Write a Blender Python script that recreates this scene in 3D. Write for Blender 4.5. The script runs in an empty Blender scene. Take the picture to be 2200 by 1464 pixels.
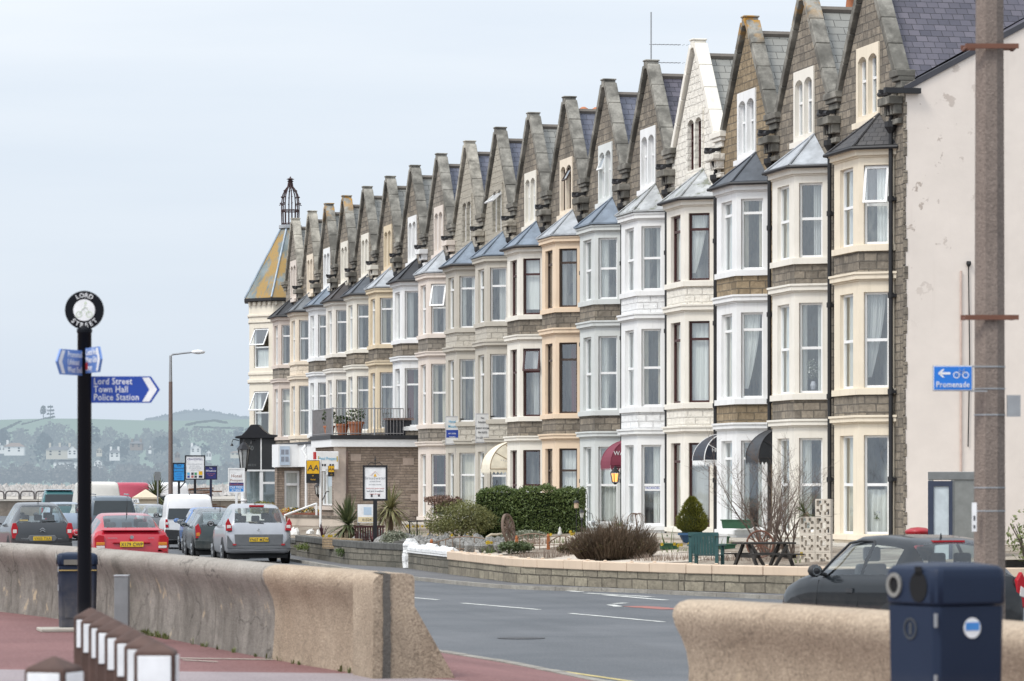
import bpy, math, random
from mathutils import Vector, Matrix
PI = math.pi
rnd = random.Random(7)
scene = bpy.context.scene
COL = scene.collection

# ------------------------------------------------------------------ camera frame
# world: +Y runs along the street away from the viewer, +X towards the houses, Z up, road at z = 0
F_PX, HOR, EYE, TH = 7800.0, 1045.0, 2.1, math.radians(12.72)
CT, ST = math.cos(TH), math.sin(TH)

def cw(X, Z):
    """camera-plane offsets (right, ahead) to street coordinates"""
    return (X * CT + Z * ST, -X * ST + Z * CT)

def G(px, py, z=0.0):
    """survey a photo point that lies on the level z"""
    Z = F_PX * (EYE - z) / (py - HOR)
    x, y = cw((px - 1100) / F_PX * Z, Z)
    return Vector((x, y, z))

def D(px, Z, z=0.0):
    x, y = cw((px - 1100) / F_PX * Z, Z)
    return Vector((x, y, z))

# ------------------------------------------------------------------ mesh building
class MB:
    def __init__(s):
        s.v, s.f, s.m = [], [], []
    def poly(s, pts, m=0):
        b = len(s.v)
        s.v.extend([tuple(p) for p in pts])
        s.f.append(tuple(range(b, b + len(pts))))
        s.m.append(m)
    def mesh(s, vs, fs, m=0):
        b = len(s.v)
        s.v.extend([tuple(p) for p in vs])
        for f in fs:
            s.f.append(tuple(b + i for i in f)); s.m.append(m)
    def box(s, x0, x1, y0, y1, z0, z1, m=0):
        vs = [(x0,y0,z0),(x1,y0,z0),(x1,y1,z0),(x0,y1,z0),(x0,y0,z1),(x1,y0,z1),(x1,y1,z1),(x0,y1,z1)]
        s.mesh(vs, [(0,3,2,1),(4,5,6,7),(0,1,5,4),(1,2,6,5),(2,3,7,6),(3,0,4,7)], m)
    def obox(s, c, ax, ay, az, m=0):
        """box centred at c with half-axis vectors"""
        c, ax, ay, az = Vector(c), Vector(ax), Vector(ay), Vector(az)
        vs = [c-ax-ay-az, c+ax-ay-az, c+ax+ay-az, c-ax+ay-az, c-ax-ay+az, c+ax-ay+az, c+ax+ay+az, c-ax+ay+az]
        s.mesh(vs, [(0,3,2,1),(4,5,6,7),(0,1,5,4),(1,2,6,5),(2,3,7,6),(3,0,4,7)], m)
    def bar(s, p, q, w, h=None, m=0, up=(0,0,1)):
        p, q = Vector(p), Vector(q); d = q - p
        if d.length < 1e-6: return
        dn = d.normalized(); u = Vector(up)
        if abs(dn.dot(u)) > .98: u = Vector((1,0,0))
        a = dn.cross(u).normalized(); b = a.cross(dn)
        s.obox((p+q)/2, d/2, a*(w/2), b*((h or w)/2), m)
    def tube(s, path, r, n=8, m=0, caps=True):
        path = [Vector(p) for p in path]
        rs = r if isinstance(r, (list, tuple)) else [r]*len(path)
        rings = []
        prev = None
        for i, p in enumerate(path):
            d = (path[min(i+1, len(path)-1)] - path[max(i-1, 0)])
            d = d.normalized() if d.length > 1e-9 else Vector((0,0,1))
            if prev is None:
                u = Vector((0,0,1)) if abs(d.z) < .9 else Vector((1,0,0))
                a = d.cross(u).normalized()
            else:
                a = prev - d * prev.dot(d)
                a = a.normalized() if a.length > 1e-6 else d.orthogonal().normalized()
            prev = a; b = d.cross(a)
            rings.append([p + (a*math.cos(2*PI*k/n) + b*math.sin(2*PI*k/n))*rs[i] for k in range(n)])
        vs = [q for R in rings for q in R]; fs = []
        for i in range(len(path)-1):
            for k in range(n):
                fs.append((i*n+k, i*n+(k+1)%n, (i+1)*n+(k+1)%n, (i+1)*n+k))
        if caps:
            fs.append(tuple(range(n-1, -1, -1))); fs.append(tuple((len(path)-1)*n+k for k in range(n)))
        s.mesh(vs, fs, m)
    def lathe(s, prof, n=16, c=(0,0,0), m=0, sx=1, sy=1, rot=0):
        vs, fs = [], []
        for r, z in prof:
            for k in range(n):
                a = 2*PI*k/n + rot
                vs.append((c[0]+r*math.cos(a)*sx, c[1]+r*math.sin(a)*sy, c[2]+z))
        for i in range(len(prof)-1):
            for k in range(n):
                fs.append((i*n+k, i*n+(k+1)%n, (i+1)*n+(k+1)%n, (i+1)*n+k))
        if prof[0][0] > 1e-5: fs.append(tuple(range(n-1,-1,-1)))
        if prof[-1][0] > 1e-5: fs.append(tuple((len(prof)-1)*n+k for k in range(n)))
        s.mesh(vs, fs, m)
    def prism(s, pts, vec, m=0):
        """planar polygon pts extruded by vec"""
        vec = Vector(vec); n = len(pts); a = [Vector(p) for p in pts]; b = [p+vec for p in a]
        s.mesh(a+b, [tuple(range(n-1,-1,-1)), tuple(range(n,2*n))] + [(i,(i+1)%n,n+(i+1)%n,n+i) for i in range(n)], m)
    def disc(s, c, n_dir, r, n=24, m=0, r2=None, thick=0):
        c = Vector(c); d = Vector(n_dir).normalized()
        u = Vector((0,0,1)) if abs(d.z) < .9 else Vector((1,0,0))
        a = d.cross(u).normalized(); b = a.cross(d)
        ring = lambda R, o: [c + d*o + (a*math.cos(2*PI*k/n)+b*math.sin(2*PI*k/n))*R for k in range(n)]
        if r2 is None:
            if thick: s.prism(ring(r, 0), d*thick, m)
            else: s.poly(ring(r, 0), m)
        else:
            o, i = ring(r, thick), ring(r2, thick)
            s.mesh(o+i, [(k,(k+1)%n,n+(k+1)%n,n+k) for k in range(n)], m)
            if thick:
                o2, i2 = ring(r, 0), ring(r2, 0)
                s.mesh(o+o2, [(k,(k+1)%n,n+(k+1)%n,n+k) for k in range(n)], m)
                s.mesh(i+i2, [(k,(k+1)%n,n+(k+1)%n,n+k) for k in range(n)], m)
    def build(s, name, mats, parent=None, smooth=False, bevel=0, loc=None):
        me = bpy.data.meshes.new(name)
        me.from_pydata(s.v, [], s.f)
        if not isinstance(mats, (list, tuple)): mats = [mats]
        for mm in mats: me.materials.append(mm)
        if len(mats) > 1: me.polygons.foreach_set('material_index', s.m)
        me.update()
        uv = me.uv_layers.new(name='UVMap')
        dat = [0.0]*(2*len(me.loops)); V = me.vertices
        for p in me.polygons:
            n = p.normal
            if abs(n.z) > .97: t, w = Vector((1,0,0)), Vector((0,1,0))
            else:
                t = Vector((-n.y, n.x, 0)).normalized(); w = n.cross(t)
            for li in p.loop_indices:
                co = V[me.loops[li].vertex_index].co
                dat[2*li] = co.dot(t); dat[2*li+1] = co.dot(w)
        uv.data.foreach_set('uv', dat)
        if smooth: me.polygons.foreach_set('use_smooth', [True]*len(me.polygons))
        o = bpy.data.objects.new(name, me); COL.objects.link(o)
        if parent is not None: o.parent = parent
        if loc is not None: o.location = loc
        if bevel:
            b = o.modifiers.new('edge', 'BEVEL'); b.width = bevel; b.segments = 2; b.limit_method = 'ANGLE'
        return o

def weld(o, ang=35):
    """merge coincident points and smooth by angle"""
    import bmesh
    bm = bmesh.new(); bm.from_mesh(o.data)
    bmesh.ops.remove_doubles(bm, verts=bm.verts, dist=1e-4)
    bmesh.ops.recalc_face_normals(bm, faces=bm.faces)
    for f in bm.faces: f.smooth = True
    for e in bm.edges:
        if len(e.link_faces) == 2 and e.calc_face_angle(0) > math.radians(ang): e.smooth = False
    bm.to_mesh(o.data); bm.free()
    return o

def tag(o, label=None, cat=None, group=None, kind=None):
    if label: o['label'] = label
    if cat: o['category'] = cat
    if group: o['group'] = group
    if kind: o['kind'] = kind
    return o

def thing(name, label, cat, loc=(0,0,0), rotz=0, group=None):
    o = bpy.data.objects.new(name, None); COL.objects.link(o)
    o.empty_display_size = .3; o.location = loc; o.rotation_euler = (0,0,rotz)
    return tag(o, label, cat, group, 'thing')

def copy_tree(o, parent=None):
    c = o.copy(); COL.objects.link(c); c.parent = parent
    for ch in list(o.children): copy_tree(ch, c)
    return c

_font_cache = {}
def text(s, size, m, name, parent, org, right, up, align='CENTER', depth=.002, sx=1.0):
    """real lettering as a mesh: org = anchor on the baseline, right/up = directions"""
    cu = bpy.data.curves.new('lettering', 'FONT'); cu.body = s; cu.size = size
    cu.align_x = align; cu.extrude = depth; cu.offset = size*.008; cu.space_character = 1.06; cu.resolution_u = 2
    ob = bpy.data.objects.new('lettering', cu)
    me = bpy.data.meshes.new_from_object(ob)
    bpy.data.objects.remove(ob); bpy.data.curves.remove(cu)
    me.name = name; me.materials.clear(); me.materials.append(m)
    r, u = Vector(right).normalized(), Vector(up).normalized(); n = r.cross(u)
    M = Matrix(((r.x*sx,u.x,n.x,org[0]),(r.y*sx,u.y,n.y,org[1]),(r.z*sx,u.z,n.z,org[2]),(0,0,0,1)))
    me.transform(M)
    o = bpy.data.objects.new(name, me); COL.objects.link(o); o.parent = parent
    return o

# ------------------------------------------------------------------ materials
MATS = {}
class NT:
    def __init__(s, name):
        s.mat = bpy.data.materials.new(name); s.mat.use_nodes = True
        s.t = s.mat.node_tree; s.t.nodes.clear()
        s.out = s.t.nodes.new('ShaderNodeOutputMaterial')
    def n(s, typ, ins=None, **pr):
        nd = s.t.nodes.new('ShaderNode'+typ)
        for k, v in pr.items(): setattr(nd, k, v)
        for k, v in (ins or {}).items():
            sock = nd.inputs[k]
            if isinstance(v, bpy.types.NodeSocket): s.t.links.new(v, sock)
            else: sock.default_value = v
        return nd
    def mix(s, f, a, b, mode='MIX'):
        nd = s.t.nodes.new('ShaderNodeMix'); nd.data_type = 'RGBA'; nd.blend_type = mode
        for i, v in ((0, f), (6, a), (7, b)):
            if isinstance(v, bpy.types.NodeSocket): s.t.links.new(v, nd.inputs[i])
            else: nd.inputs[i].default_value = v if i == 0 else c4(v)
        return nd.outputs[2]
    def math(s, op, a, b=0.0, clamp=False):
        nd = s.t.nodes.new('ShaderNodeMath'); nd.operation = op; nd.use_clamp = clamp
        for i, v in ((0, a), (1, b)):
            if isinstance(v, bpy.types.NodeSocket): s.t.links.new(v, nd.inputs[i])
            else: nd.inputs[i].default_value = v
        return nd.outputs[0]
    def ramp(s, f, lo, hi, a=0.0, b=1.0):
        nd = s.t.nodes.new('ShaderNodeMapRange'); nd.clamp = True
        s.t.links.new(f, nd.inputs[0])
        for i, v in enumerate((lo, hi, a, b)): nd.inputs[i+1].default_value = v
        return nd.outputs[0]
    def noise(s, vec, scale, detail=4, rough=.55):
        return s.n('TexNoise', {'Vector': vec, 'Scale': scale, 'Detail': detail, 'Roughness': rough}).outputs['Fac']
    def scaled(s, vec, sc):
        nd = s.n('Mapping', {'Vector': vec}); nd.inputs['Scale'].default_value = sc
        return nd.outputs[0]
    def shifted_uv(s):
        uv = s.n('TexCoord').outputs['UV']; r = s.n('ObjectInfo').outputs['Random']
        k = s.math('MULTIPLY', r, 37.7)
        nd = s.n('VectorMath', {0: uv, 1: k}, operation='ADD')
        return nd.outputs[0]
    def shifted_obj(s):
        uv = s.n('TexCoord').outputs['Object']; r = s.n('ObjectInfo').outputs['Random']
        k = s.math('MULTIPLY', r, 53.3)
        return s.n('VectorMath', {0: uv, 1: k}, operation='ADD').outputs[0]
    def bump(s, h, strength=.3, dist=.02):
        return s.n('Bump', {'Height': h, 'Strength': strength, 'Distance': dist}).outputs[0]
    def principled(s, col, rough=.6, metal=0.0, spec=.4, normal=None, coat=0.0):
        b = s.n('BsdfPrincipled')
        for k, v in (('Base Color', col), ('Roughness', rough), ('Metallic', metal), ('Specular IOR Level', spec), ('Coat Weight', coat)):
            if isinstance(v, bpy.types.NodeSocket): s.t.links.new(v, b.inputs[k])
            else: b.inputs[k].default_value = c4(v) if k == 'Base Color' else v
        if coat: b.inputs['Coat Roughness'].default_value = .04
        if normal is not None: s.t.links.new(normal, b.inputs['Normal'])
        s.t.links.new(b.outputs[0], s.out.inputs[0]); return b

def c4(v): return tuple(v) if len(v) == 4 else (v[0], v[1], v[2], 1.0)
def mul(c, k): return (c[0]*k, c[1]*k, c[2]*k)

def cached(fn):
    def w(*a):
        k = (fn.__name__,)+a
        if k not in MATS: MATS[k] = fn(*a)
        return MATS[k]
    return w

@cached
def flat(name, col, rough=.6, metal=0.0, var=.12):
    t = NT(name); o = t.shifted_obj()
    f = t.noise(o, 6.0); c = t.mix(t.ramp(f, .35, .7), mul(col, 1-var), mul(col, 1+var*.5))
    t.principled(c, rough, metal); return t.mat

@cached
def paint(name, col):
    """painted masonry: faint mottling, rain streaks, trowel texture"""
    t = NT(name); o = t.shifted_obj()
    f = t.noise(o, 1.6, 6); st = t.noise(t.scaled(o, (5, 5, .35)), 1.3, 5)
    g = t.noise(o, 14, 4)
    c = t.mix(t.ramp(f, .35, .75), mul(col, .9), col)
    c = t.mix(t.ramp(st, .56, .78, 0, .34), c, (col[0]*.55, col[1]*.53, col[2]*.48))
    c = t.mix(t.ramp(g, .62, .8, 0, .2), c, (col[0]*.62, col[1]*.58, col[2]*.5))
    t.principled(c, .72, 0, .25, t.bump(t.noise(o, 30, 5), .25, .006)); return t.mat

@cached
def stone(name, a, b, mortar, bw=.42, rh=.19, bump=.9):
    """coursed rock-faced stone"""
    t = NT(name); uv = t.shifted_uv(); o = t.shifted_obj()
    wob = t.n('TexNoise', {'Vector': uv, 'Scale': 2.2, 'Detail': 2}).outputs['Color']
    uvw = t.n('VectorMath', {0: uv, 1: t.n('VectorMath', {0: wob, 1: (.06,.035,0)}, operation='MULTIPLY').outputs[0]}, operation='ADD').outputs[0]
    br = t.n('TexBrick', {'Vector': uvw, 'Color1': c4(a), 'Color2': c4(b), 'Mortar': c4(mortar), 'Scale': 1.0, 'Mortar Size': .016, 'Mortar Smooth': .4, 'Bias': 0.0, 'Brick Width': bw, 'Row Height': rh})
    br.offset = .47; br.squash = .75; br.squash_frequency = 3
    f = t.noise(o, 9, 6, .65); big = t.noise(o, .9, 4)
    c = t.mix(t.ramp(f, .32, .72, 0, .6), br.outputs['Color'], mul(a, .5))
    c = t.mix(t.ramp(big, .48, .7, 0, .55), c, (a[0]*.45, a[1]*.46, a[2]*.47))
    c = t.mix(t.ramp(t.noise(o, 4, 5), .58, .75, 0, .35), c, mul(b, 1.25))
    h = t.math('ADD', t.math('MULTIPLY', br.outputs['Fac'], -1.1), t.math('MULTIPLY', f, .9))
    t.principled(c, .92, 0, .2, t.bump(h, bump, .05)); return t.mat

@cached
def painted_stone(name, col):
    t = NT(name); uv = t.shifted_uv(); o = t.shifted_obj()
    br = t.n('TexBrick', {'Vector': uv, 'Color1': c4(col), 'Color2': c4(mul(col, .95)), 'Mortar': c4(mul(col, .9)), 'Scale': 1.0, 'Mortar Size': .016, 'Mortar Smooth': .6, 'Brick Width': .42, 'Row Height': .19})
    f = t.noise(o, 7, 6, .6)
    c = t.mix(t.ramp(f, .5, .75, 0, .35), br.outputs['Color'], mul(col, .62))
    h = t.math('ADD', t.math('MULTIPLY', br.outputs['Fac'], -.7), f)
    t.principled(c, .8, 0, .25, t.bump(h, 1.0, .06)); return t.mat

@cached
def slate(name, a, b, dark, w=.3, h=.2):
    t = NT(name); uv = t.shifted_uv(); o = t.shifted_obj()
    br = t.n('TexBrick', {'Vector': uv, 'Color1': c4(a), 'Color2': c4(b), 'Mortar': c4(dark), 'Scale': 1.0, 'Mortar Size': .008, 'Mortar Smooth': .2, 'Brick Width': w, 'Row Height': h})
    f = t.noise(o, 3, 5); g = t.noise(o, 18, 3)
    c = t.mix(t.ramp(f, .45, .7, 0, .5), br.outputs['Color'], mul(a, 1.35))
    c = t.mix(t.ramp(g, .6, .75, 0, .3), c, mul(dark, 1.2))
    sep = t.n('SeparateXYZ', {0: uv}); row = t.math('FRACT', t.math('DIVIDE', sep.outputs[1], h))
    hh = t.math('ADD', t.math('MULTIPLY', row, -1.0), t.math('MULTIPLY', br.outputs['Fac'], -.5))
    t.principled(c, .62, 0, .35, t.bump(hh, .8, .03)); return t.mat

@cached
def lead(name, col, moss=0.0):
    t = NT(name); o = t.shifted_obj()
    f = t.noise(o, 2.4, 6, .6); st = t.noise(t.scaled(o, (4,4,1)), 2.0, 4)
    c = t.mix(t.ramp(f, .35, .65), mul(col, .72), mul(col, 1.12))
    c = t.mix(t.ramp(st, .55, .75, 0, .5), c, mul(col, .5))
    if moss: c = t.mix(t.ramp(t.noise(o, 3.3, 4), .55, .65, 0, moss), c, (.10,.11,.05))
    t.principled(c, .5, .15, .4, t.bump(f, .3, .02)); return t.mat

@cached
def coping_mat(name, col, lichen=0.0):
    t = NT(name); o = t.shifted_obj()
    f = t.noise(o, 1.7, 6, .65); g = t.noise(o, 12, 5)
    c = t.mix(t.ramp(f, .38, .62), mul(col, .42), mul(col, 1.15))
    c = t.mix(t.ramp(g, .5, .75, 0, .5), c, mul(col, .5))
    zz = t.n('SeparateXYZ', {0: t.n('TexCoord').outputs['Object']}).outputs[2]
    c = t.mix(t.math('MULTIPLY', t.ramp(zz, 13.4, 12.6, 0, .75), t.ramp(t.noise(o, 2.2, 5), .36, .6)), c, mul(col, .33))
    if lichen:
        z = t.n('SeparateXYZ', {0: t.n('TexCoord').outputs['Object']}).outputs[2]
        m = t.math('MULTIPLY', t.ramp(z, 13.5, 14.2), t.ramp(t.noise(o, 4, 5), .47, .58, 0, lichen))
        c = t.mix(m, c, (.42,.22,.04))
    t.principled(c, .9, 0, .2, t.bump(g, .5, .02)); return t.mat

@cached
def gloss(name, col, rough=.25, metal=0.0, coat=.25, spec=.32):
    t = NT(name); o = t.shifted_obj()
    f = t.noise(o, 3, 4); z = t.n('SeparateXYZ', {0: t.n('TexCoord').outputs['Object']}).outputs[2]
    dirt = t.math('MULTIPLY', t.ramp(z, .75, .2), t.ramp(t.noise(o, 7, 5), .3, .7, .15, .5))
    c = t.mix(t.ramp(f, .3, .7), mul(col, .94), mul(col, 1.04))
    c = t.mix(dirt, c, (.20,.18,.16))
    t.principled(c, rough, metal, spec, None, coat); return t.mat

@cached
def glass(name, tint=(.72,.78,.79), refl=.12):
    t = NT(name)
    fc = t.n('LayerWeight', {'Blend': .5}).outputs['Facing']     # thin pane: same reflectance from either side
    f = t.math('ADD', t.math('MULTIPLY', t.math('POWER', fc, 4.0), .85), refl, True)
    wob = t.bump(t.noise(t.shifted_obj(), 1.1, 2), .06, .03)
    tr = t.n('BsdfTransparent', {'Color': c4(tint)}); gl = t.n('BsdfGlossy', {'Color': (.9,.93,.95,1), 'Roughness': .03, 'Normal': wob})
    mx = t.n('MixShader', {0: f, 1: tr.outputs[0], 2: gl.outputs[0]})
    t.t.links.new(mx.outputs[0], t.out.inputs[0]); return t.mat

@cached
def cloth(name, col, transl=.35):
    t = NT(name); o = t.shifted_obj()
    f = t.noise(t.scaled(o, (14,14,.6)), 1.5, 3)
    c = t.mix(t.ramp(f, .3, .7), mul(col, .8), col)
    d = t.n('BsdfDiffuse', {'Color': c}); tl = t.n('BsdfTranslucent', {'Color': c})
    mx = t.n('MixShader', {0: transl, 1: d.outputs[0], 2: tl.outputs[0]})
    t.t.links.new(mx.outputs[0], t.out.inputs[0]); return t.mat

@cached
def leafy(name, a, b, transl=.2):
    t = NT(name); o = t.shifted_obj()
    r = t.n('NewGeometry').outputs['Random Per Island']
    c = t.mix(r, a, b)
    c = t.mix(t.ramp(t.noise(o, 1.4, 3), .4, .65, 0, .5), c, mul(a, .55))
    p = t.n('BsdfPrincipled', {'Base Color': c, 'Roughness': .55}); tl = t.n('BsdfTranslucent', {'Color': c})
    mx = t.n('MixShader', {0: transl, 1: p.outputs[0], 2: tl.outputs[0]})
    t.t.links.new(mx.outputs[0], t.out.inputs[0]); return t.mat

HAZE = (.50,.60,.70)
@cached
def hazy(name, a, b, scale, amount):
    """distant surface with sea haze painted in as a fixed share of emission"""
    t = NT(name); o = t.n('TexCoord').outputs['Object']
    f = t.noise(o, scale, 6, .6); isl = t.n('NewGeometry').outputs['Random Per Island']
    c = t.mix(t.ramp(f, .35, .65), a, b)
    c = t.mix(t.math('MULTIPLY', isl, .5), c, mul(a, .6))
    d = t.n('BsdfDiffuse', {'Color': c}); e = t.n('Emission', {'Color': c4(HAZE), 'Strength': 1.0})  # haze is a constant glow mixed into the surface, set per material
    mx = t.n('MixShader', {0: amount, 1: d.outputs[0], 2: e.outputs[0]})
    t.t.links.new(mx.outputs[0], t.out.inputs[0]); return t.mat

@cached
def concrete(name, a, b, stain=.5, grain=1.0):
    """shuttered sea-wall concrete with aggregate, run-off streaks and patches"""
    t = NT(name); o = t.shifted_obj()
    f = t.noise(o, 1.3, 7, .62); g = t.noise(o, 48, 3, .7); st = t.noise(t.scaled(o, (1.6,1.6,.45)), 1.4, 7, .7)
    c = t.mix(t.ramp(f, .36, .66), a, b)
    c = t.mix(t.ramp(g, .47, .36, 0, .55*grain), c, mul(a, .42))
    c = t.mix(t.ramp(g, .55, .66, 0, .5*grain), c, mul(b, 1.55))
    z = t.n('SeparateXYZ', {0: t.n('TexCoord').outputs['Object']}).outputs[2]
    low = t.ramp(z, 1.28, .9); top = t.ramp(z, 1.30, 1.37)
    c = t.mix(t.math('MULTIPLY', low, t.ramp(f, .25, .6, .5*stain, .28*stain)), c, mul(a, .45))
    c = t.mix(t.math('MULTIPLY', top, .45), c, mul(b, 1.12))
    c = t.mix(t.math('MULTIPLY', low, t.ramp(st, .44, .66, 0, stain*.55)), c, mul(a, .4))
    c = t.mix(t.math('MULTIPLY', low, t.ramp(t.noise(o, 4.5, 7, .72), .46, .62, 0, stain*.6)), c, mul(a, .42))
    c = t.mix(t.math('MULTIPLY', low, t.ramp(t.noise(o, 2.6, 6, .7), .60, .66, 0, stain*.8)), c, (.46,.36,.24))
    cr = t.n('TexVoronoi', {'Vector': t.n('VectorMath', {0: o, 1: t.n('TexNoise', {'Vector': o, 'Scale': 1.7, 'Detail': 5}).outputs['Color']}, operation='ADD').outputs[0], 'Scale': .42}, feature='DISTANCE_TO_EDGE').outputs['Distance']
    c = t.mix(t.math('MULTIPLY', t.ramp(cr, .006, .002), min(.75, stain*.8)), c, mul(a, .3))
    t.principled(c, .9, 0, .2, t.bump(t.math('ADD', g, t.math('MULTIPLY', f, 2.0)), .8, .014)); return t.mat

@cached
def tarmac(name, a, b, speck, rough=.85):
    t = NT(name); o = t.n('TexCoord').outputs['Object']
    f = t.noise(o, .35, 6, .6); g = t.noise(o, 38, 2, .8); lane = t.noise(t.scaled(o, (1.2,.06,1)), 1.0, 4)
    c = t.mix(t.ramp(f, .38, .64), a, b)
    c = t.mix(t.ramp(lane, .45, .68, 0, .4), c, mul(a, .72))
    c = t.mix(t.ramp(t.noise(o, 1.7, 6, .7), .56, .72, 0, .25), c, mul(b, 1.25))

    c = t.mix(t.ramp(g, .5, .72, 0, .6), c, speck)
    c = t.mix(t.ramp(g, .47, .3, 0, .5), c, mul(a, .5))
    t.principled(c, rough, 0, .3, t.bump(g, .4, .008)); return t.mat

@cached
def soil(name, a, b, c3):
    t = NT(name); o = t.n('TexCoord').outputs['Object']
    f = t.noise(o, .9, 6, .6); g = t.noise(o, 25, 3, .7)
    c = t.mix(t.ramp(f, .42, .58), a, b); c = t.mix(t.ramp(g, .55, .66, 0, .7), c, c3)
    t.principled(c, .95, 0, .1, t.bump(g, .8, .03)); return t.mat

@cached
def emit(name, col, s):
    t = NT(name); e = t.n('Emission', {'Color': c4(col), 'Strength': s}); t.t.links.new(e.outputs[0], t.out.inputs[0]); return t.mat

BLACK = flat('black_paint', (.012,.012,.015), .4)
IRON = flat('black_iron', (.02,.02,.022), .55)
WHITE = flat('white_gloss', (.78,.78,.77), .4, 0.0, .05)
UPVC = flat('white_upvc', (.80,.80,.79), .3, 0.0, .04)
MAROON = flat('maroon_wood', (.055,.016,.016), .45)
BROWNW = flat('brown_wood', (.06,.038,.028), .5)
GLASS = glass('window_glass', (.90,.94,.94), .17)
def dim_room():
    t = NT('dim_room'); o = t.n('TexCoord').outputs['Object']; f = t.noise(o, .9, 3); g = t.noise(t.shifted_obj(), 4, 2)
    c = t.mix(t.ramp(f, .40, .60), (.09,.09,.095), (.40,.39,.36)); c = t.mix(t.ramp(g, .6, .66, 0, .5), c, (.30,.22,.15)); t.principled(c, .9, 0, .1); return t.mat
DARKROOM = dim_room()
NETC = cloth('net_curtain', (.93,.92,.88), .1); CREAMC = cloth('cream_curtain', (.84,.78,.66), .1); GREYC = cloth('grey_curtain', (.66,.65,.63), .1); REDC = cloth('red_curtain', (.20,.05,.06), .15)
STEEL = flat('galvanised_steel', (.36,.37,.38), .45, .6)
RUST = flat('rusty_steel', (.16,.07,.045), .8)
# ------------------------------------------------------------------ terrace
C_WHITE=(.78,.78,.77); C_CREAM=(.77,.68,.54); C_OFF=(.75,.71,.64); C_CREAMW=(.78,.74,.66); C_TAUPE=(.50,.465,.40)
C_PEACH=(.76,.60,.44); C_GREY=(.60,.62,.60); C_PINK=(.71,.63,.56); C_TAN=(.66,.55,.39); C_PC=(.76,.66,.53); C_PALE=(.76,.72,.63)
ST_A = stone('gritstone', (.195,.17,.14), (.355,.305,.24), (.16,.145,.125))
ST_B = stone('brown_gritstone', (.26,.20,.13), (.40,.31,.20), (.18,.155,.12))
ST_C = stone('grey_gritstone', (.25,.225,.19), (.40,.355,.30), (.19,.175,.155))
COPE = coping_mat('gritstone_coping', (.29,.275,.24)); COPE_L = coping_mat('lichen_coping', (.29,.275,.24), .9)
COPE_T = coping_mat('pale_coping', (.42,.39,.33)); COPE_W = paint('painted_coping', C_CREAMW)
SL_BLUE = slate('blue_slate', (.10,.108,.14), (.14,.145,.18), (.04,.04,.048), .3, .23)
SL_GREY = slate('grey_slate', (.20,.20,.185), (.27,.265,.24), (.06,.06,.055), .42, .26)
SL_PURP = slate('purple_slate', (.06,.058,.076), (.125,.115,.138), (.025,.024,.028), .27, .2)
SL_DARK = slate('dark_slate', (.05,.048,.05), (.075,.07,.068), (.02,.02,.02), .2, .17)
L_PALE = lead('pale_lead', (.40,.42,.44)); L_MOSS = lead('mossy_lead', (.42,.43,.43), .7); L_BLUE = lead('blue_lead', (.19,.23,.28))
L_DARK = lead('dark_lead', (.085,.095,.11)); FELT = lead('black_felt', (.03,.031,.035)); BFELT = lead('brown_felt', (.05,.042,.04))

WALLX = 26.8
def facet(mb, A, B, z0, z1, op, rev, out, m=0, mr=None):
    """wall panel from plan point A to B with one opening op=(s0,s1,za,zb) and its reveals"""
    A, B = Vector((A[0],A[1],0)), Vector((B[0],B[1],0)); L = (B-A).length; t = (B-A)/L
    n = Vector((-t.y, t.x, 0))
    if n.dot(Vector(out)) < 0: n = -n
    P = lambda s, z, d=0: (A + t*s - n*d) + Vector((0,0,z))
    q = lambda a, b, za, zb: mb.poly([P(a,za),P(b,za),P(b,zb),P(a,zb)], m)
    if not op: q(0, L, z0, z1); return A, t, n, L
    s0, s1, za, zb = op
    q(0, s0, z0, z1); q(s1, L, z0, z1); q(s0, s1, z0, za); q(s0, s1, zb, z1)
    mr = m if mr is None else mr
    for a, b in (((s0,za),(s0,zb)), ((s1,za),(s1,zb)), ((s0,za),(s1,za)), ((s0,zb),(s1,zb))):
        mb.poly([P(*a), P(*b), P(b[0],b[1],rev), P(a[0],a[1],rev)], mr)
    return A, t, n, L

def curtain(parent, A, t, n, s0, s1, z0, z1, dep, kind, r):
    P = lambda s, z, d: A + t*s - n*d + Vector((0,0,z))
    w = s1 - s0; mb = MB()
    def drape(a, b, ztop, zbot, sw=0.0, folds=7):
        N, M = 22, 6
        vs = []
        for j in range(M+1):
            v = j/M; z = ztop + (zbot-ztop)*v
            for i in range(N+1):
                u = i/N; s = a + (b-a)*u
                if sw: s += sw*(v**1.6)*(u if sw < 0 else (1-u))*w
                vs.append(P(s, z, dep + .03*math.sin(u*folds*2*PI + v) + .012*math.sin(u*23)))
        mb.mesh(vs, [(j*(N+1)+i, j*(N+1)+i+1, (j+1)*(N+1)+i+1, (j+1)*(N+1)+i) for j in range(M) for i in range(N)])
    k = kind[0]; cm = {'n': NETC, 'c': CREAMC, 'g': GREYC, 'r': REDC}[kind[1]] if len(kind) > 1 else NETC
    if k == 'N': drape(s0, s1, z1, z0, folds=9)
    elif k == 'L': drape(s0, s0 + w*r.uniform(.38,.58), z1, z0, folds=4)
    elif k == 'R': drape(s1 - w*r.uniform(.38,.58), s1, z1, z0, folds=4)
    elif k == 'B': b_ = r.uniform(.24,.4); drape(s0, s0 + w*b_, z1, z0, folds=4); drape(s1 - w*b_*.8, s1, z1, z0, folds=3)
    elif k == 'T': drape(s0 + w*.25, s1, z1, z0, .0, 6) if False else drape(s0+w*.2, s1, z1, z0+(z1-z0)*.1, .62, 6)
    elif k == 'S':
        mb.poly([P(s0,z1,dep),P(s1,z1,dep),P(s1,z0+(z1-z0)*.08,dep),P(s0,z0+(z1-z0)*.08,dep)])
    elif k == 'H':
        drape(s0, s1, z0 + (z1-z0)*.45, z0, folds=9)
    else: return None
    return mb.build('curtain', cm, parent, smooth=True)

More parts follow.
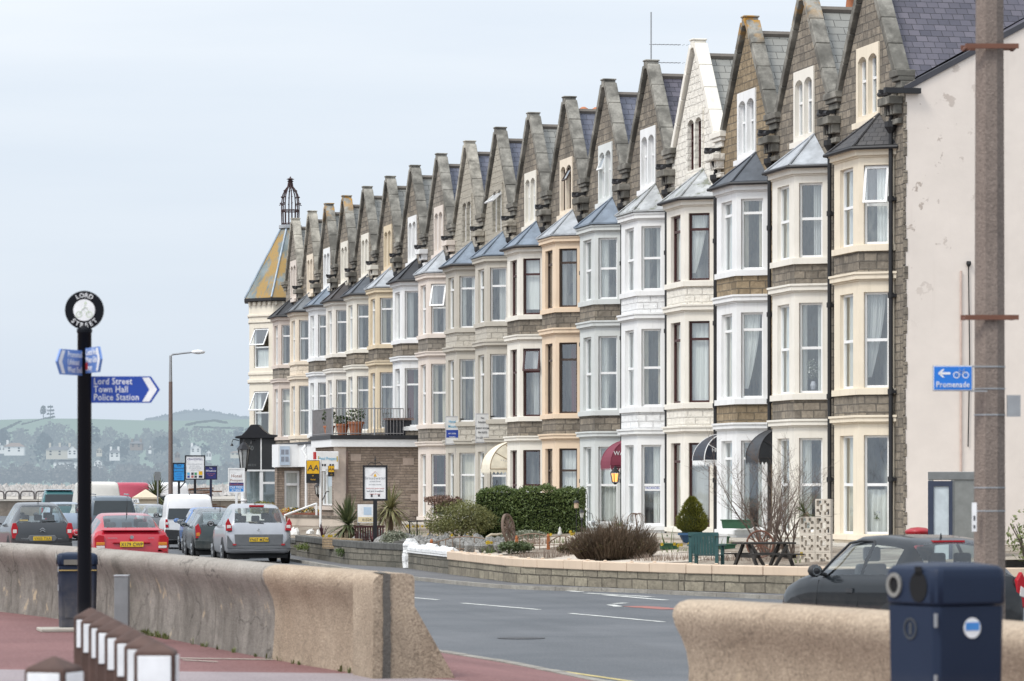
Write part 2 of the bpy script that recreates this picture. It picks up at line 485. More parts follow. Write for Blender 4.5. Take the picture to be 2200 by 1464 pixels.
def window(parent, A, t, n, s0, s1, z0, z1, dep, fm, tf=.68, op=False, cur='Nn', r=rnd, bar=.055, name='window'):
    """frame with transom; pane and curtain hang below it as sub-parts. dep = depth of the frame's face behind the wall"""
    P = lambda s, z, d: A + t*s - n*d + Vector((0,0,z))
    mb = MB(); pn = MB(); dz = dep + .02; h = z1 - z0; zt = z0 + h*tf if tf else None
    def member(a, b, za, zb, th=.03):
        mb.obox(P((a+b)/2, (za+zb)/2, dz), t*((b-a)/2), n*th, Vector((0,0,(zb-za)/2)))
    member(s0, s0+bar, z0, z1); member(s1-bar, s1, z0, z1)
    member(s0+bar, s1-bar, z0, z0+bar); member(s0+bar, s1-bar, z1-bar, z1)
    if tf: member(s0+bar, s1-bar, zt-bar*.6, zt+bar*.6, .034)
    a, b = s0+bar, s1-bar
    def pp(q): pn.poly(list(reversed(q)) if (q[1]-q[0]).cross(q[2]-q[1]).dot(n) < 0 else q)
    def pane(za, zb): pp([P(a,za,dz+.005),P(b,za,dz+.005),P(b,zb,dz+.005),P(a,zb,dz+.005)])
    pane(z0+bar, (zt-bar*.6) if tf else z1-bar)
    if tf and not op: pane(zt+bar*.6, z1-bar)
    if tf and op:      # top-hung sash swung outward
        ang = math.radians(op); zh = z1-bar*.5; H = zh-zt
        dv = Vector((0,0,-1))*math.cos(ang) + n*math.sin(ang); nn = dv.cross(t).normalized()
        T0, T1 = P(s0+.01, zh, dz-.035), P(s1-.01, zh, dz-.035)
        fb = bar*1.05
        mb.obox((T0+T1)/2 + dv*fb/2, t*((s1-s0)/2-.01), dv*(fb/2), nn*.022)
        mb.obox((T0+T1)/2 + dv*(H-fb/2), t*((s1-s0)/2-.01), dv*(fb/2), nn*.022)
        mb.obox(T0 + t*(fb/2) + dv*(H/2), t*(fb/2), dv*(H/2-fb), nn*.022)
        mb.obox(T1 - t*(fb/2) + dv*(H/2), t*(fb/2), dv*(H/2-fb), nn*.022)
        pp([T0+t*fb+dv*(H-fb), T1-t*fb+dv*(H-fb), T1-t*fb+dv*fb, T0+t*fb+dv*fb])
    w = mb.build(name, fm, parent)
    pn.build('pane', GLASS, w)
    curtain(w, A, t, n, s0+bar*.5, s1-bar*.5, z0+bar*.5, z1-bar*.5, dz+.11, cur, r)
    return w

def bay_plan(dy, k=1.0):
    return [(0,-1.37+dy), (-.70*k,-.92+dy), (-.70*k,.93+dy), (0,1.38+dy)]
def off_plan(p, o):
    return [(0, p[0][1]-o*1.25), (p[1][0]-o, p[1][1]-o*.45), (p[2][0]-o, p[2][1]+o*.45), (0, p[3][1]+o*1.25)]
def band(mb, p, o, z0, z1, m=0, top=True):
    q = off_plan(p, o) if o else p
    for a, b in zip(q[:-1], q[1:]):
        mb.poly([(*a,z0),(*b,z0),(*b,z1),(*a,z1)], m)
    if top:
        mb.poly([(*a,z1) for a in q], m); mb.poly([(*a,z0) for a in reversed(q)], m)

STOREY = [  # sill bottom, sill top, window zone top, opening, frieze top, cornice top
    dict(b0=.15, s0=.86, s1=.98, w=(1.0,3.27), f=3.60, c=3.73),
    dict(b0=3.73, s0=4.20, s1=4.34, w=(4.36,6.55), f=6.87, c=7.01),
    dict(b0=7.01, s0=7.49, s1=7.63, w=(7.65,9.46), f=9.70, c=9.84)]
GHW = 2.02; KZ = 11.5; AZ = 14.03

def arched(mb, A, t, n, z0, z1, L, ops, rev, zb, zs, za, m=0):
    """panel with arched openings [(s0,s1)] from zb, springing at zs, crown za"""
    P = lambda s, z, d=0: A + t*s - n*d + Vector((0,0,z))
    q = lambda a, b, c, d: mb.poly([P(a,c),P(b,c),P(b,d),P(a,d)], m)
    q(0, L, z0, zb); prev = 0
    for s0, s1 in ops:
        q(prev, s0, zb, z1); prev = s1; K = 8; w = s1-s0
        arc = [(s0 + w*i/K, zs + (za-zs)*math.sin(PI*i/K)**.7) for i in range(K+1)]
        for (a, zA), (b, zB) in zip(arc[:-1], arc[1:]):
            mb.poly([P(a,zA),P(b,zB),P(b,z1),P(a,z1)], m); mb.poly([P(a,zA),P(b,zB),P(b,zB,rev),P(a,zA,rev)], m)
        for s in (s0, s1): mb.poly([P(s,zb),P(s,zs),P(s,zs,rev),P(s,zb,rev)], m)
        mb.poly([P(s0,zb),P(s1,zb),P(s1,zb,rev),P(s0,zb,rev)], m)
    q(prev, L, zb, z1)

def awning(parent, y0, y1, depth, zb, zt, m, rib, scallop=None, words=None, wm=None):
    """domed door canopy: quarter-round skin, fan-shaped ends, ribs and valance"""
    mb = MB(); K = 10
    prof = [(-depth*math.sin(PI/2*i/K)**.85, zb + (zt-zb)*math.cos(PI/2*i/K)) for i in range(K+1)]
    sk = .28
    def pt(i, e):   # ends draw in towards the top like a hood
        x, z = prof[i]; k = (z-zb)/(zt-zb); ins = sk*k*k
        return (x, (y0+ins) if e == 0 else (y1-ins), z)
    for i in range(K):
        mb.poly([pt(i,0),pt(i,1),pt(i+1,1),pt(i+1,0)])
        mb.poly([(0,y0,zb),pt(i,0),pt(i+1,0)]); mb.poly([(0,y1,zb),pt(i,1),pt(i+1,1)])
    a = mb.build('awning', m, parent)
    for e in (0,1):
        rb = MB()
        for i in (K//3, 2*K//3, K):
            rb.tube([(0, y0-.005 if e == 0 else y1+.005, zb), tuple(c+d for c,d in zip(pt(i,e),(0,-.008 if e == 0 else .008,0)))], .013, 5)
        rb.tube([pt(i,e) for i in range(K+1)], .014, 5)
        rb.build('rib_frame', rib, a)
    v = MB(); n = 9
    def scal(p, q):
        p, q = Vector(p), Vector(q)
        for i in range(n):
            s, e = p+(q-p)*(i/n), p+(q-p)*((i+1)/n); mid = (s+e)/2
            v.poly([s, e, e-Vector((0,0,.09)), mid-Vector((0,0,.17)), s-Vector((0,0,.09))])
    scal((-depth-.004,y0,zb),(-depth-.004,y1,zb)); scal((0,y0-.004,zb),(-depth,y0-.004,zb))
    v.build('valance', scallop or m, a)
    if words:
        for i, (s, sz, off) in enumerate(words):
            text(s, sz, wm, 'lettering', a, (-depth*.52, y0-.02+sk*.2, zb+off), (1,0,0), (0,0,1))
    return a

POT = flat('terracotta', (.42,.16,.08), .8)
def house(i, yc, dy, label, wallp, surround, roofm, bayroof, cope, stonem=None, bandm=None, frame=None, gframe=None,
          gable_paint=None, tfs=(.55,.62,.68), ops=(0,0,0), curs=('Nn','Ln','Rn'), hw=2.5, aw=None, chim=None, ground=True, bayk=1.0, shelf=None, goff=(0,0)):
    r = random.Random(100+i)
    h = thing('terraced_house', label, 'house', (WALLX, yc, 0), 0, 'terraced houses along the seafront')
    pm = paint('masonry_%d' % i, wallp); sm = stonem or ST_A; frame = frame or UPVC; gframe = gframe or frame
    bm_ = painted_stone('painted_spandrel_%d' % i, wallp) if bandm == 'paint' else (bandm or sm)
    gm = painted_stone('painted_gable_%d' % i, gable_paint) if gable_paint else sm
    ghw = GHW*hw/2.5
    # main wall with gable
    w = MB(); oz0, oz1, oh = 10.5, 12.395, .80
    wz = lambda z: ghw*(AZ-z)/(AZ-KZ)
    w.poly([(0,-hw,0),(0,hw,0),(0,hw,oz0),(0,-hw,oz0)])
    for s in (-1,1):
        w.poly([(0,s*hw,oz0),(0,s*oh,oz0),(0,s*oh,oz1),(0,s*wz(oz1),oz1),(0,s*ghw,KZ),(0,s*hw,KZ)])
    w.poly([(0,-wz(oz1),oz1),(0,wz(oz1),oz1),(0,0,AZ)])
    w.build('wall', gm, h)
    w = MB(); w.poly([(12.6,-hw,0),(12.6,hw,0),(12.6,hw,11.2),(12.6,-hw,11.2)]); w.build('rear_wall', gm, h)
    # gable coping with flat apex stone and kneelers
    c = MB()
    for s in (-1,1):
        a, b = Vector((0,s*(ghw+.06),KZ-.02)), Vector((0,s*.14,AZ+.08)); d = (b-a).normalized(); nn = Vector((0,-s*d.z*s*-1,0))
        nrm = Vector((0, s*d.z, abs(d.y))).normalized()
        nseg = 4
        for k in range(nseg):
            p, q = a+(b-a)*(k/nseg)+d*.006, a+(b-a)*((k+1)/nseg)-d*.006; j = r.uniform(-.006,.006)
            c.obox((p+q)/2 + nrm*(.09+j) + Vector((.075,0,0)), d*((q-p).length/2), nrm*.10, Vector((.185,0,0)))
        ky = s*hw
        if s > 0 and i < 17: continue
        e0 = .04 if (s < 0 and i == 0) else .50
        c.box(-.17,.28, ky-e0, ky+.50, KZ-.10, KZ+.06); c.box(-.13,.27, ky-min(e0,.44), ky+.44, KZ-.20, KZ-.10); c.box(-.07,.25, ky-min(e0,.32), ky+.32, KZ-.36, KZ-.20)
    c.box(-.115,.265,-.14,.14,AZ+.06,AZ+.27); c.box(-.14,.29,-.17,.17,AZ+.27,AZ+.32)
    c.build('gable_coping', cope, h, bevel=.02)
    # roofs
    rf = MB(); RZ = 13.86; VZ = 11.32; xb = .35 + (RZ-VZ)/.532
    for s in (-1,1): rf.poly([(.2,0,RZ),(.2,s*hw*.9,VZ),(xb,0,RZ)]); rf.poly([(.2,s*hw*.9,VZ),(.2,s*hw,VZ-.02),(.8,s*hw,VZ+.2),(.8,s*hw*.86,VZ+.2)])
    rf.poly([(.35,-hw,VZ),(.35,hw,VZ),(6.5,hw,VZ+6.15*.532),(6.5,-hw,VZ+6.15*.532)])
    rf.poly([(12.75,-hw,VZ),(12.75,hw,VZ),(6.5,hw,VZ+6.15*.532),(6.5,-hw,VZ+6.15*.532)])
    ro = rf.build('roof', roofm, h)
    rg = MB(); rg.tube([(.27,0,RZ+.03),(xb,0,RZ+.03)], .09, 6); rg.tube([(6.5,-hw,VZ+6.15*.532+.02),(6.5,hw,VZ+6.15*.532+.02)], .1, 6)
    rg.build('ridge', flat('ridge_tile', (.17,.15,.13), .8), ro)
    if chim:
        cx, cy, top, np_ = chim; ch = MB(); ch.box(cx-.36,cx+.36,cy-.25,cy+.25,11.4,top-.12); ch.box(cx-.41,cx+.41,cy-.30,cy+.30,top-.12,top)
        co = ch.build('chimney', ST_C, ro)
        for k in range(np_):
            pt = MB(); pt.lathe([(.12,0),(.13,.1),(.10,.35),(.14,.42),(.14,.47),(.19,.5),(.17,.56),(.06,.63),(0,.64)], 12, (cx-.22+.44*k/max(1,np_-1), cy, top)); pt.build('chimney_pot', POT, co, smooth=True)
    # twin gable lights in a painted surround
    A, t, n = Vector((-.035,-.83,0)), Vector((0,1,0)), Vector((-1,0,0))
    sp = paint('gable_surround_%d' % i, surround) if surround else gm
    g = MB(); O = [(.14,.76),(.90,1.52)]
    arched(g, A, t, n, 10.58, 12.40, 1.66, O, .19, 10.78, 12.06, 12.17)
    for y in (-.83,.83): g.poly([(-.035,y,10.58),(-.035,y,12.4),(.01,y,12.4),(.01,y,10.58)])
    g.poly([(-.035,-.83,12.4),(-.035,.83,12.4),(.01,.83,12.4),(.01,-.83,12.4)])
    g.box(-.12,-.037,-.9,.9,10.50,10.64)
    g.build('gable_surround', sp, h)
    for k, (s0, s1) in enumerate(O):
        window(h, A, t, n, s0, s1, 10.78, 12.17, .12, gframe, .6, goff[k], r.choice(['Hc','Rn','-','Rc']), r, .045)
    # bay
    p = bay_plan(dy, bayk)
    for k, S in enumerate(STOREY):
        if k == 0 and not ground: continue
        bw = MB(); bb = MB(); cn = MB(); sl = MB()
        band(bb if k else bw, p, 0, S['b0'], S['s0'], top=False)
        band(sl, p, .06, S['s0'], S['s1'])
        wz0, wz1 = S['w']
        specs = [(p[0],p[1],(.13,.72,wz0,wz1),(-.55,-.83,0)), (p[1],p[2],(.43,1.42,wz0,wz1),(-1,0,0)), (p[2],p[3],None,(-.55,.83,0))]
        for q, (a, b, op, out) in enumerate(specs):
            fa = facet(bw, a, b, S['s1'], S['f'], op, .15, out)
            if op:
                cu = curs[k] if q == 0 else r.choice(['Nn','Bn','Nc'])
                window(h, fa[0], fa[1], fa[2], op[0], op[1], wz0, wz1, .10, frame, tfs[k], ops[k] if q == 0 else 0, cu, r)
        band(cn, p, .035, S['f']-.06, S['f']-.02); band(cn, p, .10, S['f']-.02, S['c']-.05); band(cn, p, .13, S['c']-.05, S['c'])
        bo = bw.build('bay', pm, h); sl.build('sill', pm, bo, bevel=.012); cn.build('cornice', pm, bo, bevel=.012)
        if k: bb.build('stone_band', bm_, bo)
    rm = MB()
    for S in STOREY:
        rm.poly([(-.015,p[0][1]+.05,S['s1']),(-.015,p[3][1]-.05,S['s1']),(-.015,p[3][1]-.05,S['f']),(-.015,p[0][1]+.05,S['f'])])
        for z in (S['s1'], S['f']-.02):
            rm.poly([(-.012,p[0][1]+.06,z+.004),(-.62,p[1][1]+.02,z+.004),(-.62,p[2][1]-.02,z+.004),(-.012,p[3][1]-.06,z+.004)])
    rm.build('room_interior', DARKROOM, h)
    br = MB(); q = off_plan(p, .17); zc = 9.86; ap = (-.02, dy-.35, 10.72)
    for a, b in zip(q[:-1], q[1:]): br.poly([(*a,zc),(*b,zc),ap]); br.poly([(*a,zc),(*b,zc),(*b,zc+.05),(*a,zc+.05)]); 
    br.poly([(*a,zc-.005) for a in q])
    for a in q[1:3]: br.tube([(a[0],a[1],zc+.03), ap], .028, 5)
    bro = br.build('bay_roof', bayroof, h)
    if bayroof in (SL_DARK, FELT, BFELT, L_DARK) or r.random() < .4:
        gt = MB(); qq = off_plan(p, .21)
        gt.tube([(*a, zc-.02) for a in qq], .045, 6); gt.build('gutter', IRON, bro)
    # valley outlet, corbel shelf and downpipe at the near party line
    sh = MB(); py = -hw + (.42 if i == 0 else 0)
    sh.box(-.34,-.003,py-.42,py+.42,10.78,10.96)
    for k in (-.3,-.1,.1,.3): sh.box(-.2,-.003,py+k-.06,py+k+.06,10.56,10.78)
    sh.box(-.12,-.003,py-.38,py+.38,10.34,10.46)
    sh.build('corbel_shelf', sp if shelf else cope, h, bevel=.012)
    gu = MB(); gu.box(-.02,.3,py-.07,py+.07,11.10,11.17); gu.box(-.44,-.03,py-.055,py+.055,11.05,11.13); gu.tube([(-.30,py-.34,11.03),(-.30,py+.40,11.06)],.06,8); gu.tube([(-.28,py,11.05),(-.28,py,10.98),(-.1,py+.1,10.5)], .05, 8)
    gu.build('gutter_outlet', IRON, h)
    dp = MB(); x, y = -.11, py+.14
    dp.tube([(x,y,10.5),(x,y,.7)], .052, 8); dp.lathe([(.06,10.16),(.15,10.30),(.15,10.42),(.05,10.44)], 8, (x,y,0))
    for z in (8.6,6.4,4.2,2.2): dp.lathe([(.075,z),(.075,z+.12)], 8, (x,y,0)); dp.box(x-.02,-.003,y-.1,y+.1,z+.02,z+.09)
    dp.build('downpipe', IRON, h, smooth=False)
    # street door beyond the bay, under its canopy where there is one
    if ground:
        d0, d1 = p[3][1]+.12, hw-.12
        if d1-d0 > .6:
            dm = MB(); dm.box(-.05,-.004,d0,d0+.12,.8,3.1); dm.box(-.05,-.004,d1-.12,d1,.8,3.1); dm.box(-.05,-.004,d0+.12,d1-.12,2.98,3.1); dm.box(-.03,-.004,d0+.12,d1-.12,.8,2.3)
            do = dm.build('door', frame, h); dg = MB(); dg.poly([(-.012,d0+.12,2.34),(-.012,d1-.12,2.34),(-.012,d1-.12,2.96),(-.012,d0+.12,2.96)]); dg.build('fanlight', GLASS, do)
    if aw: awning(h, *aw)
    return h

CW = flat('canvas_cream', (.74,.68,.55), .8); CM = flat('canvas_maroon', (.20,.035,.06), .7); CN = flat('canvas_navy', (.018,.022,.035), .5); CK = flat('canvas_black', (.02,.022,.026), .45)
HY = [80.9+5*k for k in range(15)]
HY[14] = 150.7
HY += [155.05, 159.4, 164.0]
H = []
def hs(*a, **k): H.append(house(len(H), HY[len(H)], *a, **k))
hs(-.5,'cream bayed house with black slate bay roof, adjoining the blank pink side wall', C_CREAM, C_CREAM, SL_PURP, SL_DARK, COPE,
   tfs=(.5,.5,.5), ops=(0,0,15), curs=('Hn','Tg','Ln'), shelf=False)
hs(-.5,'off-white bayed house with pale lead bay roof and black awning, second from the pink wall', C_CREAMW, C_CREAMW, SL_GREY, L_PALE, COPE_L,
   tfs=(.5,.5,.52), curs=('Rn','Bn','Lg'), aw=(1.1,2.25,.85,2.8,3.55,CK,IRON), chim=(2.2,2.45,14.15,1))
hs(-.5,'white bayed house of brown stone with navy scalloped awning', C_WHITE, C_WHITE, SL_GREY, L_DARK, COPE_L, stonem=ST_B,
   tfs=(.8,.8,.8), curs=('Bn','Tn','Bc'), aw=(1.1,2.25,.85,2.78,3.5,CN,WHITE,WHITE,[('Hotel',.16,.22)],WHITE))
hs(-.5,'house with its whole gable painted cream white and maroon window frames', C_CREAMW, None, SL_GREY, L_MOSS, COPE_W, bandm='paint', frame=MAROON, gable_paint=C_CREAMW,
   tfs=(.78,.78,.76), curs=('Sg','Nn','Tn'), shelf=True)
hs(-.5,'house with all-white bays below a dark stone gable, maroon awning at its door', C_WHITE, C_WHITE, SL_PURP, L_MOSS, COPE, bandm='paint',
   tfs=(.5,.5,.5), curs=('Ln','Bc','Bg'), aw=(1.1,2.25,.85,2.72,3.45,CM,CM,CM,[('WATER',.17,.28),('Hotel',.13,.1)],WHITE))
hs(-.5,'pale grey bays with dark stone bands and a blue-grey bay roof, behind the garden lamp', C_GREY, (.66,.68,.66), SL_BLUE, L_BLUE, COPE,
   tfs=(.5,.5,.5), curs=('Nn','Rn','Rn'), goff=(0,20))
hs(-.5,'peach painted bays with brown window frames, behind the right half of the clipped hedge', C_PEACH, C_PC, SL_BLUE, L_PALE, COPE, frame=BROWNW, gframe=BROWNW,
   tfs=(.7,.76,.76), curs=('Nn','Lr','Bg'), goff=(28,0))
hs(-.5,'cream bays with maroon window frames and a cream domed awning', C_CREAMW, C_PALE, SL_GREY, L_BLUE, COPE, frame=MAROON, gframe=UPVC,
   tfs=(.5,.66,.72), ops=(0,14,0), curs=('Hn','Lg','Sn'), chim=(2.6,2.45,14.2,2), aw=(1.0,2.4,1.15,2.67,3.6,CW,flat('awning_rib',(.30,.22,.14),.6),CW,[('Hotel',.15,.2)],flat('awning_words',(.35,.36,.4),.7)))
hs(-.5,'taupe painted house with two tilted white sashes in its gable', C_TAUPE, None, SL_BLUE, L_BLUE, COPE, bandm='paint', gable_paint=(.40,.365,.30), frame=UPVC,
   tfs=(.64,.70,.66), curs=('Lg','Bg','Lg'), goff=(48,48), shelf=True)
hs(-.5,'taupe painted house with closed gable windows and blue-white sign board on its bay', C_TAUPE, None, SL_BLUE, L_BLUE, COPE_T, bandm='paint', gable_paint=(.41,.375,.31), frame=UPVC,
   tfs=(.66,.70,.76), curs=('Nc','Bc','Bn'), shelf=True)
hs(-.5,'pinkish off-white bayed house beside the brown flat-roofed extension', C_PINK, C_PINK, SL_BLUE, L_PALE, COPE, stonem=ST_C,
   tfs=(.5,.52,.52), ops=(0,0,20), curs=('Br','Bc','Bg'), shelf=True)
hs(-.5,'white bays with black felt bay roof, black planter box below its balcony window', C_WHITE, C_WHITE, SL_GREY, FELT, COPE,
   tfs=(.7,.72,None), curs=('Ln','Rr','Rg'), ground=False, shelf=True)
hs(-.4,'tan ochre painted bays and tan gable surround above the flat balcony roof', C_TAN, C_TAN, SL_GREY, L_PALE, COPE,
   tfs=(.7,.74,.76), curs=('Ln','Bg','Bc'), ground=False)
hs(-.4,'off-white bays with dark blue bay roof, behind the terracotta pots of the balcony', C_PALE, C_PALE, SL_GREY, L_DARK, COPE,
   tfs=(.7,.74,.72), curs=('Ln','Bc','Bg'), ground=False, shelf=True)
hs(-.3,'off-white bays with brown felt bay roof and lichen-yellow gable apex', C_OFF, C_PALE, SL_GREY, BFELT, COPE_L,
   tfs=(.7,.74,.72), curs=('Ln','Bc','Bg'), ground=False, hw=2.4)
hs(-.2,'narrow white house with blue-grey bay roof and lichen-yellow gable apex', C_WHITE, C_WHITE, SL_GREY, L_BLUE, COPE_L, hw=2.25,
   tfs=(.7,.74,.72), curs=('Ln','Bc','Bg'), ground=False)
hs(.5,'peach cream house with painted spandrels, two from the corner turret', C_PC, C_PC, SL_GREY, lead('slate_lead',(.15,.16,.17)), COPE_T, hw=2.25, bandm='paint',
   tfs=(.6,.5,.55), curs=('Ln','Bc','Bg'), ground=False)
hs(.8,'pinkish beige house with black bay roof hard against the corner turret', (.66,.57,.50), C_PINK, SL_GREY, FELT, COPE_T, hw=2.25, stonem=ST_C,
   tfs=(.7,.74,.72), curs=('Ln','Nc','Bg'), ground=False)

# blank rendered end wall of the terrace, part of the near-end house
def end_wall():
    t = NT('flaking_pink_render'); o = t.n('TexCoord').outputs['Object']; col = (.76,.68,.61)
    f = t.noise(o, .8, 6, .6); g = t.noise(o, 5, 5); st = t.noise(t.scaled(o, (2.5,2.5,.2)), 1.4, 5)
    c = t.mix(t.ramp(f, .35, .7), mul(col, .95), mul(col, 1.04)); c = t.mix(t.ramp(st, .58, .8, 0, .25), c, (.52,.44,.38))
    sx = t.n('SeparateXYZ', {0: o}); x, z = sx.outputs[0], sx.outputs[2]
    edge = t.math('MULTIPLY', t.ramp(x, 2.6, .2), t.ramp(z, 5.5, 8.5))
    fl = t.math('MULTIPLY', t.ramp(t.noise(o, 1.9, 7, .62), .60, .62), edge)
    c = t.mix(t.math('MULTIPLY', fl, .9), c, (.40,.33,.28))
    t.principled(c, .85, 0, .15, t.bump(t.math('ADD', g, fl), .25, .02)); m = t.mat
    w = MB(); y = -2.5
    w.box(.03, 12.6, y-.06, y+.14, 0, 11.2)
    w.prism([(.03,y-.06,11.2),(12.6,y-.06,11.2),(6.5,y-.06,14.47),(6.35,y-.06,14.47)], (0,.2,0))
    wo = w.build('end_wall', m, H[0])
    q = MB()
    for k in range(34):   # exposed quoin stones at the corner
        d = rnd.uniform(.03,.09); q.box(-.006, d, y-.075, y+.0, .6+k*.31, .6+k*.31+.295)
    q.build('quoin', ST_A, H[0], bevel=.01)
    vg = MB(); vg.prism([(.0,y-.1,11.18),(6.4,y-.1,14.60),(6.4,y-.1,14.46),(.0,y-.1,11.04)], (0,.3,0)); vg.build('verge', flat('verge_slate',(.06,.06,.07),.7), H[0])
    pp = MB(); pp.tube([(1.35,y-.09,1.0),(1.35,y-.09,7.0)], .022, 6); pp.build('waste_pipe', flat('pinkish_pipe',(.55,.42,.36),.7), wo)
    cb = MB(); cb.tube([(1.52,y-.085,3.0),(1.56,y-.085,5.0),(1.53,y-.085,7.1)], .013, 5); cb.lathe([(.03,0),(.06,.06),(.05,.12)], 8, (1.53,y-.1,7.1)); cb.build('cable', IRON, wo)
    gt = MB(); gt.box(-.5,.35,y-.22,y-.08,11.0,11.12); gt.build('gutter_outlet', IRON, H[0])
end_wall()

# television aerial on the white-spandrel house
ta = thing('tv_aerial', 'thin television aerial mast with two yagi arms on a gable apex', 'aerial', (WALLX+.1, HY[4]+.1, AZ+.36))
mb = MB(); mb.tube([(0,0,-.3),(0,0,1.35)], .022, 6); mb.build('mast', STEEL, ta)
for z, L in ((.42,.85),(-.1,.85)):
    mb = MB(); mb.tube([(-.05,0,z),(L,-.1,z)], .012, 5)
    for k in range(9): x = .1+k*.12; mb.tube([(x,-.16-.01*k,z),(x,.12-.01*k,z)], .006, 4)
    mb.build('antenna_arm', STEEL, ta)
ta = thing('tv_aerial', 'small television aerial behind the plain taupe gable', 'aerial', (WALLX+6.2, HY[10]+1.6, 14.5))
mb = MB(); mb.tube([(0,0,-.2),(0,0,.8)], .02, 6); mb.build('mast', STEEL, ta)
mb = MB(); mb.tube([(-.5,0,.7),(.5,-.1,.7)], .012, 5)
for k in range(7): x = -.4+k*.13; mb.tube([(x,0,.5),(x,0,.9)], .008, 4)
mb.build('antenna_arm', STEEL, ta)

# wall-hung boards on the taupe bays, things fixed to the bay
WB = flat('white_board', (.76,.76,.75), .4)
def wall_board(hi, label, rows, bandc=None):
    p = bay_plan(-.5); s = thing('sign_board', label, 'sign', (WALLX-.70-.10, HY[hi]-1.42, 0))
    # hangs square to the street from the bay's near corner
    w, z0, z1 = .46, 3.55, 4.55
    mb = MB(); mb.box(-w*.62, w*.38, -.03, .03, z0, z1); mb.build('board', flat('grey_edge',(.45,.45,.46),.5), s)
    mb = MB(); mb.box(-w*.58, w*.34, -.036, -.031, z0+.04, z1-.04); mb.build('face', WB, s)
    if bandc:
        mb = MB(); mb.box(-w*.58, w*.34, -.041, -.037, z0+.25, z0+.52); mb.build('band', bandc, s)
    for txt, z, sz, m in rows: text(txt, sz, m, 'lettering', s, (-w*.12,-.043,z), (1,0,0), (0,0,1), sx=.8)
    mb = MB(); mb.box(w*.38,.60,-.02,.02,z1-.12,z1-.08); mb.box(w*.38,.60,-.02,.02,z0+.08,z0+.12); mb.build('bracket', IRON, s)
INK = flat('ink', (.05,.05,.06), .6); SKYB = flat('sky_blue_ink', (.12,.42,.62), .5); RBLUE = flat('royal_blue', (.03,.07,.36), .4); REDI = flat('red_ink', (.5,.04,.04), .5)
wall_board(9, 'blue and white hotel sign board hung on the plain-gabled taupe house', [('Hotel',4.32,.13,SKYB),('Mount',4.15,.13,SKYB),('en suite',3.92,.1,WHITE),('rooms',3.8,.1,WHITE)], RBLUE)
wall_board(8, 'white notice board with dark lettering hung on the vented-gable taupe house', [('No',4.36,.11,INK),('Smoking',4.22,.11,INK),('EVERY ROOM',4.02,.09,INK),('EN SUITE',3.88,.09,INK),('TO LET NOW',3.7,.09,INK)])
# lit lantern by the maroon awning
l = thing('wall_lantern', 'black wall lantern glowing amber beside the maroon awning', 'lantern', (WALLX-.72, HY[4]+1.05, 2.35))
mb = MB(); mb.lathe([(.03,-.2),(.09,-.14)],6); mb.lathe([(.15,.14),(.05,.26),(.02,.34)],6); mb.tube([(0,0,.3),(.2,0,.3),(.4,0,.2)],.015,5)
for k in range(6): a=2*PI*k/6; mb.tube([(.09*math.cos(a),.09*math.sin(a),-.14),(.14*math.cos(a),.14*math.sin(a),.14)],.012,4)
mb.build('lantern_frame', IRON, l); mb = MB(); mb.lathe([(.07,-.12),(.11,.12)],6); mb.build('lamp_glass', emit('amber_glow',(1,.42,.12),2.2), l)

# small notices behind bay windows
def notice(hi, label, txt, m, z, w=.5):
    p = bay_plan(-.5); A = Vector((p[0][0],p[0][1],0)); B = Vector((p[1][0],p[1][1],0)); t = (B-A).normalized(); n = Vector((-t.y,t.x,0))
    if n.dot(Vector((-.5,-.8,0))) < 0: n = -n
    s = thing('window_notice', label, 'notice', (WALLX, HY[hi], 0)); c = A+t*.425-n*.105+Vector((0,0,z))
    mb = MB(); mb.obox(c, t*(w/2), n*.003, Vector((0,0,.08))); mb.build('card', WHITE, s)
    text(txt, .095, m, 'lettering', s, c+n*.006-Vector((0,0,.03)), -t, (0,0,1), sx=.8)
notice(7, 'white card with red letters in the ground-floor window below the cream awning house', 'VACANCIES', REDI, 2.0, .46)
notice(4, 'white card with blue letters in the ground-floor bay window of the all-white bay', 'VACANCIES', RBLUE, 2.05, .46)
# ------------------------------------------------------------------ ground, road, promenade
PZ = .415     # promenade level
ROADM = tarmac('road_asphalt', (.085,.092,.10), (.125,.13,.138), (.22,.22,.22))
PAVM = tarmac('pavement_asphalt', (.10,.10,.105), (.14,.138,.138), (.22,.21,.20))
REDM = tarmac('red_tarmac', (.16,.075,.072), (.215,.105,.10), (.30,.20,.18))
PINKM = tarmac('pinkish_tarmac', (.24,.20,.205), (.30,.255,.26), (.38,.34,.34))
KERBM = concrete('kerb_stone', (.27,.25,.22), (.36,.34,.30), .3, .6)
LINEM = flat('white_road_paint', (.62,.62,.58), .7, 0.0, .3); YELM = flat('yellow_road_paint', (.52,.42,.17), .7, 0.0, .3)
SOILM = soil('garden_soil', (.16,.125,.095), (.30,.26,.21), (.46,.41,.35))
GRAVM = soil('pale_gravel', (.46,.40,.33), (.55,.49,.42), (.34,.29,.25))

